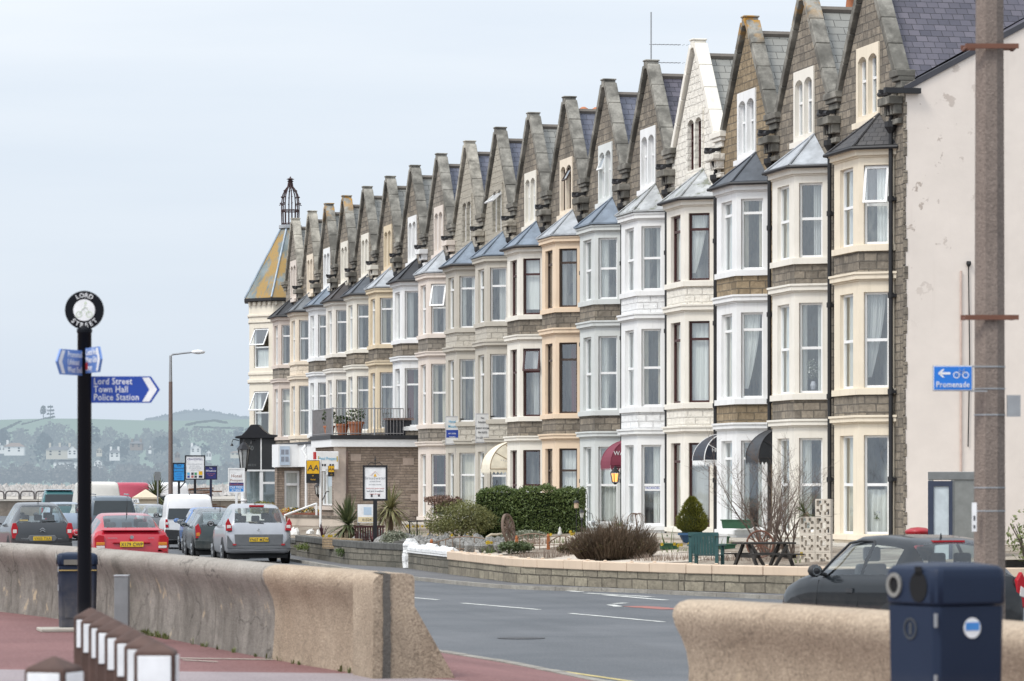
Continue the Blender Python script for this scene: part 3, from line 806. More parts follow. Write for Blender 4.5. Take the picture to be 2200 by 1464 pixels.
def sheet(name, pts, z, m, kind='structure'):
    mb = MB(); mb.poly([(p[0], p[1], z if len(p) < 3 else p[2]) for p in pts]); return tag(mb.build(name, m), kind=kind)
def poly_x(path, y):
    for a, b in zip(path[:-1], path[1:]):
        if min(a[1],b[1]) <= y <= max(a[1],b[1]): return a[0]+(b[0]-a[0])*(y-a[1])/(b[1]-a[1])
    return path[0][0] if abs(y-path[0][1]) < abs(y-path[-1][1]) else path[-1][0]
def strip(mb, pa, pb, za, zb, m=0):
    for i in range(len(pa)-1):
        mb.poly([(*pa[i],za),(*pb[i],zb),(*pb[i+1],zb),(*pa[i+1],za)], m)
def resample(path, step):
    out = [Vector((path[0][0],path[0][1]))]
    for a, b in zip(path[:-1], path[1:]):
        a, b = Vector(a[:2]), Vector(b[:2]); n = max(1, int((b-a).length/step))
        out += [a+(b-a)*(i/n) for i in range(1,n+1)]
    return out
def smooth_path(path, it=3):
    p = [Vector(q[:2]) for q in path]
    for _ in range(it):
        q = [p[0]]
        for a, b in zip(p[:-1], p[1:]): q += [a*.75+b*.25, a*.25+b*.75]
        q.append(p[-1]); p = q
    return p
def offset(path, d):
    o = []
    for i, p in enumerate(path):
        t = (path[min(i+1,len(path)-1)]-path[max(i-1,0)]).normalized(); o.append(p+Vector((t.y,-t.x))*d)
    return o

sheet('ground', [(-9000,-400),(9000,-400),(9000,16000),(-9000,16000)], -.06, soil('beach_ground', (.20,.19,.16), (.26,.25,.21), (.30,.29,.26)))
sheet('road', [(7.4,-20),(60,-20),(60,66),(30,70),(30,400),(3,400),(3,90),(7.4,60)], 0, ROADM)

# promenade deck, bounded on the road side by the kerb of the footway behind the sea wall
KERB_L = smooth_path([(9.1,-20),(9.0,30),(8.95,36.5),(8.9,40),(8.65,43),(8.3,52),(8.15,70),(8.3,95),(8.8,125),(9.8,170),(11,240),(12,330)])
WALL_L = smooth_path([(5.93,30.6),(5.88,31.8),(5.5,34.8),(4.78,45),(3.85,50.2),(2.2,56.5),(-1.1,65),(-6.2,77),(-12.2,92)], 2)   # promenade face line
WALL_R = smooth_path([(6.53,23.6),(6.78,22.5),(7.0,21.5),(7.14,19.6),(7.25,15)], 2)
def deck():
    mb = MB(); far = [Vector((p.x-.0, p.y)) for p in KERB_L]
    # behind the wall: a low footway; in the gap and on the seaward side: the promenade itself
    mb.poly([(-9,-20,PZ),(6.8,-20,PZ),(6.9,36,PZ),(5.7,45,PZ),(4.6,52,PZ),(3.0,58.5,PZ),(-.3,67,PZ),(-5.4,79,PZ),(-11.5,94,PZ),(-60,122,PZ),(-60,-20,PZ)])
    return tag(mb.build('promenade', REDM), kind='structure')
deck()
fw = MB(); inner = [Vector((min(6.7, q.x-1.2) if q.y < 44 else max(-30, poly_x([(p.x,p.y) for p in WALL_L], q.y)+.35), q.y)) for q in KERB_L]
for i in range(len(KERB_L)-1):
    z0 = PZ if KERB_L[i].y < 44 else .13; z1 = PZ if KERB_L[i+1].y < 44 else .13
    fw.poly([(*inner[i],z0-.004),(*KERB_L[i],.115),(*KERB_L[i+1],.115),(*inner[i+1],z1-.004)])
tag(fw.build('pavement', REDM), kind='structure')
def kerb(name, path, w, z, side=1):
    mb = MB(); p = resample(path, 1.0); q = offset(p, w*side)
    for i in range(len(p)-1):
        a, b, c, d = p[i], p[i+1], q[i+1], q[i]; e = .006
        dd = (b-a).normalized()*e
        mb.prism([(*(a+dd),-.02),(*(b-dd),-.02),(*(c-dd),-.02),(*(d+dd),-.02)], (0,0,z+.02+rnd.uniform(-.004,.004)))
    return tag(mb.build(name, KERBM), kind='structure')
kerb('kerb', KERB_L, .14, .125)
# pinkish strip of the promenade nearest the viewer, with its pale edging
a, b = G(-500,1434,PZ), G(760,1448,PZ)
sheet('promenade_strip', [(a.x,a.y),(b.x,b.y),(6.5,b.y-1.5),(6.5,-15),(-40,-15)], PZ+.004, PINKM)
mb = MB()
for p, q in (((385,1416),(590,1419)),((395,1420),(470,1424))):
    u, v = G(*p,PZ), G(*q,PZ); mb.poly([(u.x,u.y,PZ+.006),(v.x,v.y,PZ+.006),(v.x,v.y+.14,PZ+.006),(u.x,u.y+.14,PZ+.006)])
tag(mb.build('edging_line', flat('pale_edging',(.45,.40,.34),.8)), kind='structure')

# landward pavement: outer kerb and garden-wall line
GW = [G(540,1181,.13).xy, G(636,1190,.13).xy, G(747,1208,.13).xy, G(875,1216,.13).xy, G(963,1228,.13).xy, G(1104,1246,.13).xy, G(1256,1254,.13).xy, G(1460,1262.5,.13).xy, G(1720,1270,.13).xy, G(2000,1272,.13).xy, G(2300,1273,.13).xy, G(2700,1274,.13).xy]
KERB_R = [(20.5,185),(19.4,160),(18.3,138),(17.3,118),(16.45,104),(15.9,92),(15.6,82)] + [tuple(G(*q,0).xy) for q in ((1010,1260),(1120,1268),(1317,1272),(1520,1282),(1700,1290))] + [(23.5,60.5),(40,58)]
kr = smooth_path(KERB_R, 2)
kerb('kerb', kr, .13, .075, -1)
mb = MB(); far_in = [(60,185)]
mb.poly([(*p,.068) for p in offset(kr, -.1)] + [(60,57.5,.068),(60,185,.068)])
tag(mb.build('pavement', PAVM), kind='structure')
# raised garden ground behind the walls
gpath = [Vector((19.5,150)), Vector((18.4,124))] + [Vector(p)+Vector((.12,.06)) for p in GW[1:]]
def gz(x): return .25 + .52*min(1, max(0, (x-17.3)/7.2))
def GG(px, py):
    """survey a photo point on the sloping garden ground"""
    z = .6
    for _ in range(25): q = G(px, py, z); z = .5*z + .5*gz(q.x)
    return Vector((q.x, q.y, gz(q.x)))
mb = MB(); rs = resample(gpath, 1.0); rows = []
for p in rs:
    q = Vector((24.8, p.y)) if p.y > 79 else Vector((24.8+(79-p.y)*1.1, p.y+(79-p.y)*.55)); rows.append([(p+(q-p)*(k/8)) for k in range(9)])
for A_, B_ in zip(rows[:-1], rows[1:]):
    for k in range(8): mb.poly([(*v, gz(v.x)) for v in (A_[k], A_[k+1], B_[k+1], B_[k])])
Q_ = rows[-1][-1]; mb.poly([(24.8,79.2,.766),(60,79.2,.766),(60,Q_.y-2,.766),(Q_.x,Q_.y,.766)]); mb.poly([(Q_.x,Q_.y,.766),(60,Q_.y-2,.766),(60,Q_.y-2,0),(Q_.x,Q_.y,0)]); mb.poly([(rows[-1][0].x,rows[-1][0].y,.25),(Q_.x,Q_.y,.766),(Q_.x,Q_.y,0),(rows[-1][0].x,rows[-1][0].y,0)])
tag(mb.build('garden_ground', SOILM), kind='structure')
mb = MB(); mb.poly([(24.6,74,.785),(27.4,74,.785),(26.9,134,.785),(24.6,134,.785)]); mb.poly([(24.6,74,.785),(24.6,134,.785),(24.6,134,.4),(24.6,74,.4)])
tag(mb.build('forecourt', concrete('forecourt_concrete',(.42,.38,.32),(.52,.48,.42),.2,.4)), kind='structure')
def patch(name, cx, cy, rx, ry, z, m):
    mb = MB(); mb.poly([(x_, y_, gz(x_)+.006+.001*rx) for x_, y_ in [(cx+rx*math.cos(2*PI*k/26)*(1+.18*math.sin(k*2.3)), cy+ry*math.sin(2*PI*k/26)*(1+.15*math.cos(k*1.7))) for k in range(26)]])
    return tag(mb.build(name, m), kind='structure')
for px, py, rx, ry in ((1130,1172,1.6,3.2),(1210,1160,1.4,3.0),(1320,1196,1.5,2.6),(1040,1186,.9,3.2),(1440,1200,1.4,2.4)):
    q = GG(px,py); patch('gravel_bed', q.x, q.y, rx, ry, 0, GRAVM)

# painted markings
def dash(name, p, q, w, m):
    a, b = G(*p), G(*q); d = (b-a).normalized(); s = Vector((d.y,-d.x,0))*w/2; mb = MB(); n = 10; pts = []
    L = [a+(b-a)*(i/n)+s*(1+rnd.uniform(-.15,.15)) for i in range(n+1)]; R = [a+(b-a)*(i/n)-s*(1+rnd.uniform(-.15,.15)) for i in range(n+1)]
    mb.poly([(v.x,v.y,.005) for v in L+R[::-1]]); return tag(mb.build(name, m), kind='structure')
for p, q in (((872,1283.5),(942,1289.5)),((994,1296.5),(1158,1310.5)),((1224,1318.5),(1426,1337)),((1500,1345),(1740,1368))): dash('road_marking', p, q, .11, LINEM)
for p, q in (((1110,1264.5),(1140,1266)),((1160,1266.5),(1205,1268.5)),((1220,1270),(1250,1272.5)),((1258,1275),(1400,1283)),((1300,1279),(1430,1290)),((1318,1298),(1345,1296)),((1312,1300),(1330,1304))): dash('road_marking', p, q, .16, LINEM)
dash('road_marking', (1360,1303), (1450,1310), .5, flat('red_road_paint', (.30,.12,.10), .8))
for d in (0,.24):
    pth = offset(resample([(9.75,20),(9.7,31),(9.55,37.5),(9.3,40.0),(9.05,42.5),(8.6,51)], .8), .02+d); pb = offset(pth, .09); mb = MB()
    strip(mb, pth, pb, .005, .005); tag(mb.build('yellow_line', YELM), kind='structure')

mc = thing('manhole_cover', 'round iron manhole cover in the road before the first centre dashes', 'manhole cover', G(1120,1372)); mb = MB(); mb.disc((0,0,.004),(0,0,1),.33,28,0,None,.004); mb.build('iron_lid', flat('worn_iron',(.06,.06,.062),.6,.3), mc)
# ------------------------------------------------------------------ sea wall
TAN = concrete('tan_concrete', (.33,.255,.185), (.42,.335,.25), .35, 1.2)
GREYC_ = concrete('stained_concrete', (.255,.23,.20), (.345,.315,.28), 1.0, .9)
PROF = [(u, z*.962 if z > 0 else z) for u, z in [(-.02,-.05),(.0,.10),(.015,.30),(.02,.48),(.0,.60),(-.04,.70),(-.085,.78),(-.105,.85),(-.095,.90),(-.05,.94),(.02,.957),(.20,.957),(.25,.94),(.265,.90),(.265,.66),(.66,-.05)]]
def sea_wall_part(name, path, m, parent, cap0=True, cap1=True, prof=PROF, jit=.0015):
    p = resample(path, .35); mb = MB(); n = len(prof)
    vs = []
    for i, a in enumerate(p):
        t = (p[min(i+1,len(p)-1)]-p[max(i-1,0)]).normalized(); s = Vector((t.y,-t.x))
        if s.x < 0: s = -s
        for u, z in prof: q = a+s*(u+rnd.uniform(-jit,jit)*.5); vs.append((q.x,q.y,PZ+z+rnd.uniform(-jit,jit)))
    mb.mesh(vs, [(i*n+k,i*n+k+1,(i+1)*n+k+1,(i+1)*n+k) for i in range(len(p)-1) for k in range(n-1)])
    if cap0: mb.poly(vs[:n])
    if cap1: mb.poly(vs[-n:])
    return weld(mb.build(name, m, parent), 50)
def split_path(path, y): 
    a = [q for q in path if q.y <= y]; b = [q for q in path if q.y >= y]; x = poly_x([(q.x,q.y) for q in path], y); return a+[Vector((x,y))], [Vector((x,y))]+b
sw = thing('sea_wall', 'long curving concrete sea wall with stained face and tan end block', 'sea wall')
wl = resample([(p.x,p.y) for p in WALL_L], .5)
endp, rest = split_path(wl, 35.0)
endp = [q for q in endp if q.y > 31.22]; endp.insert(0, Vector((poly_x([(q.x,q.y) for q in wl], 31.2), 31.2)))
pier, mid = split_path(endp, 31.9)
sea_wall_part('wall_body', rest, GREYC_, sw)
eb = sea_wall_part('end_block', mid, TAN, sw)
FLAT = [(u, z*.962 if z > 0 else z) for u, z in [(-.11,-.05),(-.108,.1),(-.108,.3),(-.108,.48),(-.107,.6),(-.107,.7),(-.107,.78),(-.106,.85),(-.098,.90),(-.06,.94),(.02,.957),(.20,.957),(.25,.94),(.265,.90),(.265,.66),(.66,-.05)]]
sea_wall_part('end_pier', pier, TAN, sw, prof=FLAT)
dark = concrete('slot_dark_concrete', (.10,.09,.08), (.15,.14,.125), .4, .6)
mb = MB(); q0 = pier[0]
N_ = 14; L_ = [(-.022+rnd.uniform(-.006,.006), .918*i/N_) for i in range(N_+1)]; R_ = [(.048+rnd.uniform(-.006,.006), .920*i/N_) for i in range(N_+1)]
mb.poly([(q0.x+u, q0.y-.012, PZ+z) for u, z in L_+R_[::-1]])
mb.poly([(q0.x-.045,q0.y-.012,PZ+.923),(q0.x+.028,q0.y-.012,PZ+.925),(q0.x+.045,q0.y+.5,PZ+.927),(q0.x-.02,q0.y+.5,PZ+.922)])
mb.build('flood_board_slot', dark, sw)  # flat dark strip laid on the end face and top for the recessed slot
mb_j = None
for y in (37.6, 40.6, 43.6, 46.6, 49.4):
    x = poly_x([(q.x,q.y) for q in rest], y); q = Vector((x,y)); mb = MB(); t_ = Vector((.14,-1)).normalized()
    pts = [(u-.006, z) for u, z in PROF[:12]]; w_ = .006
    for (u0,z0),(u1,z1) in zip(pts[:-1],pts[1:]): mb.poly([(q.x+u0-t_.x*w_,q.y-t_.y*w_,PZ+z0+.002),(q.x+u0+t_.x*w_,q.y+t_.y*w_,PZ+z0+.002),(q.x+u1+t_.x*w_,q.y+t_.y*w_,PZ+z1+.004),(q.x+u1-t_.x*w_,q.y-t_.y*w_,PZ+z1+.004)])
    mb.build('expansion_joint', concrete('joint_concrete',(.17,.15,.125),(.22,.195,.165),.4,.6), sw)  # joint drawn as a thin strip of darker concrete
sw = thing('sea_wall', 'short tan concrete sea wall section behind the blue litter bin, rounded at the top', 'sea wall')
sea_wall_part('wall_body', WALL_R, TAN, sw)

# weeds at the wall foot
def blade_tuft(mb, c, n, h, w, lean=.5, r=rnd, m=0):
    for _ in range(n):
        a = r.uniform(0,2*PI); d = Vector((math.cos(a),math.sin(a),0)); s = Vector((-d.y,d.x,0))*w*r.uniform(.6,1.2); k = h*r.uniform(.6,1.1); l = lean*r.uniform(.2,1)*h
        o = Vector(c)+d*w*2*r.random(); p1 = o+d*l*.4+Vector((0,0,k*.6)); p2 = o+d*l+Vector((0,0,k))
        mb.poly([o-s,o+s,p1+s*.8,p1-s*.8], m); mb.poly([p1-s*.8,p1+s*.8,p2], m)
mb = MB()
for _ in range(60):
    y = rnd.choice([rnd.uniform(39.6,41.2), rnd.uniform(32.2,46)]); x = poly_x([(p.x,p.y) for p in WALL_L], y)
    blade_tuft(mb, (x-.05,y,PZ), rnd.randint(3,7), rnd.uniform(.03,.09), .01)
tag(mb.build('weeds', leafy('weed_green', (.10,.13,.04), (.18,.18,.06))), 'green weeds in the joint at the sea wall foot', 'weeds', kind='stuff')

# ------------------------------------------------------------------ garden walls
GSTONE = stone('garden_wall_stone', (.155,.145,.12), (.25,.225,.18), (.09,.085,.07), .75, .17)
GSTONE2 = stone('garden_wall_stone_pale', (.25,.22,.17), (.37,.33,.25), (.095,.085,.07), .72, .2)
def garden_wall(label, path, h, m, capm, ch, cw_, seg, z0=.03, chip=0.02, knob=False, peak=False):
    w = thing('garden_wall', label, 'garden wall'); p = resample(path, .5)
    mb = MB(); th = .24; q = offset(p, th)
    if (q[0]-p[0]).x < 0 and abs((q[0]-p[0]).x) > .1: q = offset(p, -th)
    n = len(p)
    for i in range(n-1):
        a, b, c, d = p[i], p[i+1], q[i+1], q[i]
        mb.poly([(*a,z0),(*b,z0),(*b,h),(*a,h)]); mb.poly([(*d,z0),(*c,z0),(*c,h),(*d,h)]); mb.poly([(*a,h),(*b,h),(*c,h),(*d,h)])
    for a, d in ((p[0],q[0]),(p[-1],q[-1])): mb.poly([(*a,z0),(*d,z0),(*d,h),(*a,h)])
    mb.build('wall_body', m, w)
    cp = MB(); P = resample(path, .05); i = 0; L = len(P)
    while i < L-2:
        k = min(L-1, i+int(seg*rnd.uniform(.6,1.25)/.05)); a, b = P[i], P[k]
        if (b-a).length > .12:
            t = (b-a).normalized(); s = Vector((t.y,-t.x)); 
            if s.dot(q[min(len(q)-1,int(i*.1))]-p[min(len(p)-1,int(i*.1))]) < 0: s = -s
            g = t*.008; o = rnd.uniform(-chip,chip); e = cw_
            A, B = a+g-s*e, b-g-s*e; Cc, Dd = b-g+s*(th+e), a+g+s*(th+e); zz = h+.003; hh = h+ch+o*.5
            if peak:
                M0, M1 = (A+Dd)/2, (B+Cc)/2
                cp.mesh([(*A,zz),(*B,zz),(*Cc,zz),(*Dd,zz),(*A,zz+ch*.55),(*B,zz+ch*.55),(*Cc,zz+ch*.55),(*Dd,zz+ch*.55),(*M0,hh),(*M1,hh)],
                        [(0,1,5,4),(4,5,9,8),(2,3,7,6),(6,7,8,9),(0,4,8,7,3),(1,2,6,9,5)])
            else:
                cp.prism([(*A,zz),(*B,zz),(*Cc,zz),(*Dd,zz)], (0,0,hh-zz))
            if knob:
                cp.obox((*(a+s*.1),hh+.012), (.035,0,0),(0,.035,0),(0,0,.018))
        i = k
    cp.build('coping', capm, w, bevel=.018)
    return w
CAPD = flat('dark_slab', (.10,.098,.09), .9, 0.0, .35); CAPP = paint('pinkish_coping', (.62,.49,.37)); CAPT = coping_mat('tan_coping', (.46,.38,.29))
WHITER = painted_stone('white_rock', (.76,.76,.75))
gw = [Vector(p) for p in GW]
garden_wall('far low stone garden wall running behind the silver people carrier', [Vector((19.3,150)),Vector((18.2,124)),gw[1]], .42, GSTONE, CAPD, .12, .03, 1.6)
garden_wall('low dark garden wall with broad slab copings, on the kerb past the silver people carrier', gw[1:4], .50, GSTONE, CAPD, .17, .03, 2.6)
garden_wall('short dark wall capped with lumpy white-painted rocks', [gw[3],gw[4]], .46, GSTONE, WHITER, .24, .03, .75, chip=.09, peak=True)
garden_wall('curved garden wall with knobbly pinkish coping along the corner', gw[4:], .40, GSTONE2, CAPP, .19, .035, 1.1, knob=True, peak=False)
pr = thing('wall_pier', 'white-painted rough stone pier at the start of the white-rocked wall', 'pier', (gw[3].x,gw[3].y,.1))
mb = MB(); vs=[]
for j in range(6):
    for k in range(8):
        a=2*PI*k/8; r_=.2*(1+rnd.uniform(-.12,.12))*(1 if j<5 else .5); vs.append((r_*math.cos(a)*1.05+.08,r_*math.sin(a)*.9,-.02+j*.145))
mb.mesh(vs,[(j*8+k,j*8+(k+1)%8,(j+1)*8+(k+1)%8,(j+1)*8+k) for j in range(5) for k in range(8)]+[tuple(40+k for k in range(8))]); mb.build('pier_stone', WHITER, pr)
# ------------------------------------------------------------------ flat-roofed extension with balcony
BRK = stone('brown_thin_stone', (.30,.235,.185), (.43,.345,.28), (.22,.18,.15), .5, .10, .5)
PILB = flat('pale_render', (.58,.49,.42), .8)
ex = thing('flat_roof_extension', 'single-storey brown stone extension with white fascia below the railed balcony', 'extension')
X0, X1, Y0, Y1 = 23.5, WALLX-.8, 134.3, 138.6
mb = MB()
mb.poly([(X0,Y0,.4),(27.2,Y0,.4),(27.2,Y0,3.8),(X0,Y0,3.8)])
fa = facet(mb, (X0,Y1), (X0,Y0), .4, 3.8, (1.2,3.7,1.35,3.1), .16, (-1,0,0))
mb.build('wall', BRK, ex)
for a, b in ((1.22,1.95),(2.0,3.68)): window(ex, fa[0], fa[1], fa[2], a, b, 1.37, 3.08, .08, UPVC, .78 if a < 1.5 else .7, 40 if a > 1.5 else 0, 'Bn', rnd, .06)
mb = MB()
for k in range(16):
    mb.box(23.7+rnd.uniform(0,2.4), 23.7+rnd.uniform(0,2.4)+.001, Y0-.01, Y0, 1, 1.01) if False else None
for x, z, w_ in ((24.1,3.05,.4),(26.1,2.9,.42),(26.4,1.55,.3),(26.0,.95,.36),(25.0,2.1,.3)): mb = MB(); mb.box(x, x+w_, Y0-.012, Y0-.002, z, z+.26); mb.build('pale_block', flat('pinkish_block', (.42,.335,.28), .9), ex)
mb = MB(); mb.box(X0-.16,27.2,Y0-.16,Y0-.02,3.58,3.86); mb.box(X0-.16,X0-.02,Y0-.02,Y1+.1,3.58,3.86); mb.build('fascia', WHITE, ex)
mb = MB(); mb.box(X0-.2,27.3,Y0-.2,Y1+.15,3.87,4.02); mb.build('roof', FELT, ex)
mb = MB(); mb.box(X0-.04,X0+.42,Y0-.035,Y0-.004,.5,3.57); mb.build('corner_pilaster', PILB, ex)
mb = MB(); mb.box(X0-.07,X0-.005,Y0+.1,Y1-.1,1.2,1.34); mb.build('sill', PILB, ex)
mb = MB(); mb.tube([(X0+.46,Y0-.07,3.42),(X0+.46,Y0-.07,.5)],.035,6); mb.build('downpipe', flat('brown_pipe',(.16,.11,.09),.6), ex)
rl = thing('balcony_railing', 'slim grey metal railing round the flat balcony roof', 'railing')
def rail(path, z0, z1, nb, name, parent, r=.012):
    mb = MB(); p = [Vector((*q,0)) for q in path]
    for zz in (z0+.06, z1): mb.tube([a+Vector((0,0,zz)) for a in p], r*1.6, 5)
    for a, b in zip(p[:-1], p[1:]):
        n = int((b-a).length/nb)
        for i in range(n+1): c = a+(b-a)*(i/n); mb.tube([c+Vector((0,0,z0)),c+Vector((0,0,z1))], r, 4, 0, False)
    return mb.build(name, flat('railing_metal',(.26,.25,.25),.5,.4), parent)
rail([(X0-.1,Y0-.1),(26.1,Y0-.1)], 4.02, 5.02, .12, 'railing_panel', rl); rail([(X0-.1,Y1+.1),(X0-.1,Y0-.1)], 4.02, 5.02, .12, 'railing_panel', rl)
for q in ((X0-.1,Y0-.1),(X0-.1,Y1+.1),(25.0,Y0-.1)): mb = MB(); mb.tube([(*q,4.02),(*q,5.06)], .03, 6); mb.build('post', STEEL, rl)

def leaf_mass(mb, c, rad, n, size, r=rnd, shell=.55, flat_=False, m=0, up=.0, box=False):
    """leaf-sized faces scattered through a crown"""
    c = Vector(c)
    for _ in range(n):
        if box: p = Vector([r.uniform(-1,1) for _ in range(3)])
        else:
            while True:
                p = Vector([r.uniform(-1,1) for _ in range(3)])
                if p.length <= 1 and p.length > shell*r.random()**.5: break
        q = c + Vector((p.x*rad[0], p.y*rad[1], p.z*rad[2]))
        a = Vector((r.gauss(0,1),r.gauss(0,1),r.gauss(0,1)+up)).normalized(); b = a.orthogonal().normalized(); b.rotate(Matrix.Rotation(r.uniform(0,6.28),3,a))
        s = size*r.uniform(.6,1.3); d = a.cross(b)
        mb.poly([q-b*s, q+d*s*.45, q+b*s, q-d*s*.45], m)
def tufts(mb, c, rad, n, h, w, r=rnd, m=0, lean=.6):
    for _ in range(n):
        a = r.uniform(0,2*PI); k = math.sqrt(r.random()); p = Vector(c)+Vector((math.cos(a)*rad[0]*k, math.sin(a)*rad[1]*k, 0))
        hh = h*(1-.55*k*k)*r.uniform(.7,1.1); d = Vector((math.cos(a)*k*lean+r.uniform(-.2,.2), math.sin(a)*k*lean+r.uniform(-.2,.2), 1)).normalized()
        s = d.orthogonal().normalized()*w; s.rotate(Matrix.Rotation(r.uniform(0,6.28),3,d)); mid = p+d*hh*.5
        mb.poly([p-s,p+s,mid+s*.8,mid-s*.8], m); mb.poly([mid-s*.8,mid+s*.8,p+d*hh+Vector((r.uniform(-.05,.05),r.uniform(-.05,.05),0))], m)
LG = leafy('shrub_green', (.055,.09,.025), (.12,.16,.045)); LD = leafy('dark_leaf', (.03,.055,.018), (.085,.12,.035)); LY = leafy('yellow_green', (.16,.17,.03), (.26,.24,.05))
LB = leafy('brown_twig', (.09,.062,.04), (.18,.125,.08)); LGG = leafy('grey_green', (.17,.19,.13), (.30,.31,.23)); LPUR = leafy('purple_leaf', (.06,.025,.035), (.13,.05,.06)); LBR = leafy('bronze_leaf', (.14,.10,.06), (.24,.18,.09))
FY = leafy('yellow_petal', (.62,.42,.02), (.72,.55,.06)); FW = leafy('white_petal', (.7,.7,.66), (.76,.74,.68)); FO = leafy('orange_petal', (.62,.28,.02), (.7,.4,.04)); FR = leafy('red_petal', (.5,.03,.03), (.6,.06,.05))

# balcony pots
def pot_plant(label, x, y, z, r_, h, plant, mcol=POT, group='plant pots on the balcony'):
    t = thing('plant_pot', label, 'plant pot', (x,y,z), 0, group)
    mb = MB(); mb.lathe([(r_*.7,0),(r_*.92,h*.8),(r_*1.05,h*.8),(r_*1.08,h),(r_*.9,h),(r_*.86,h*.86),(0,h*.86)], 16); mb.build('pot', mcol, t, smooth=False)
    mb = MB(); leaf_mass(mb, (0,0,h+plant*.5), (r_*1.3,r_*1.3,plant*.55), 150, .07); 
    for k in range(6): mb.tube([(0,0,h*.8),(rnd.uniform(-r_,r_),rnd.uniform(-r_,r_),h+plant*.7)], .008, 4)
    mb.build('plant', LD, t); return t
pot_plant('large terracotta pot with a dark shrub on the balcony', 24.35, Y0+.25, 4.03, .30, .5, .48)
pot_plant('smaller terracotta pot on the balcony, next to the tan bay', 26.0, Y0+.9, 4.03, .27, .48, .12)
pot_plant('terracotta pot half hidden behind the large balcony pot', 23.9, Y0+.6, 4.03, .25, .42, .3)
pot_plant('terracotta pot with a dark bush at the balcony corner', 23.55, Y0+1.5, 4.03, .22, .36, .65)
t = thing('planter_box', 'pinkish plastic planter standing at the far end of the balcony', 'planter', (X0+.2,Y1-.3,4.03)); mb = MB(); mb.box(-.2,.2,-.3,.3,0,.5); mb.build('box', flat('pink_plastic',(.35,.12,.13),.5), t, bevel=.02); mb = MB(); tufts(mb,(0,0,.48),(.15,.25),20,.2,.02); mb.build('plant', LB, t)
t = thing('planter_box', 'long black planter box below the white bay window on the balcony', 'planter', (WALLX-.95, HY[11]-1.3, 4.03)); mb = MB(); mb.box(-.35,.7,-.2,.2,0,.55); mb.build('box', flat('black_plastic',(.03,.032,.038),.5), t, bevel=.02)
mb = MB(); mb.box(-.4,.75,-.25,.25,.56,.64); mb.build('lid', flat('brown_lid',(.2,.14,.12),.7), t)

# white-boarded lower front under the far bays
lf = thing('boarded_shopfront', 'white boarded shop front with brown stone and glazed door under the far bays', 'shop front')
XB, YA, YB = 25.0, 139.0, 157.6
mb = MB(); fa = facet(mb, (XB,YB), (XB,YA), .4, 2.9, (2.2,3.6,.95,2.85), .18, (-1,0,0)); mb.poly([(XB,YA,.4),(27,YA,.4),(27,YA,2.9),(XB,YA,2.9)]); mb.build('wall', BRK, lf)
window(lf, fa[0], fa[1], fa[2], 2.2, 3.6, .95, 2.85, .08, UPVC, .72, 0, 'Nn', rnd, .09, 'glazed_door')
mb = MB(); mb.box(XB-.12,27.1,YA-.05,YB+.1,2.91,3.84); mb.build('fascia', WHITE, lf)
mb = MB(); mb.box(XB-.2,27.2,YA-.1,YB+.15,3.85,3.95); mb.build('roof', FELT, lf)
mb = MB(); mb.tube([(XB-.15,YA+10,3.8),(XB-.3,YA+9.9,3.6),(XB-.16,YA+9.8,3.3),(XB-.16,YA+9.8,.5)],.06,8); mb.build('downpipe', WHITE, lf)
# return face that looks back down the street, with the hotel door
mb = MB(); fa = facet(mb, (24.1,151.2), (25.6,151.2), .5, 2.9, (.2,.85,.55,2.75), .14, (0,-1,0)); mb.box(24.1,25.0,151.9,152.5,.5,2.9); mb.build('porch_wall', BRK, lf)
window(lf, fa[0], fa[1], fa[2], .2, .85, .55, 2.75, .08, UPVC, .74, 0, 'Nn', rnd, .09, 'glazed_door')
mb = MB(); mb.box(24.0,25.6,150.9,152.6,2.91,3.86); mb.build('porch_fascia', WHITE, lf)
s = thing('sign_board', 'pale blue notice panel on the white boarded fascia', 'sign', (24.06,150.87,2.98)); mb = MB(); mb.box(0,.42,-.02,.02,0,.8); mb.build('panel', flat('pale_blue_panel',(.48,.56,.66),.4), s); mb = MB()
for k in range(4): mb.box(.05+(k%2)*.18,.19+(k%2)*.18,-.027,-.021,.15+(k//2)*.3,.36+(k//2)*.3)
mb.build('printed_block', flat('grey_ink',(.25,.27,.32),.6), s)

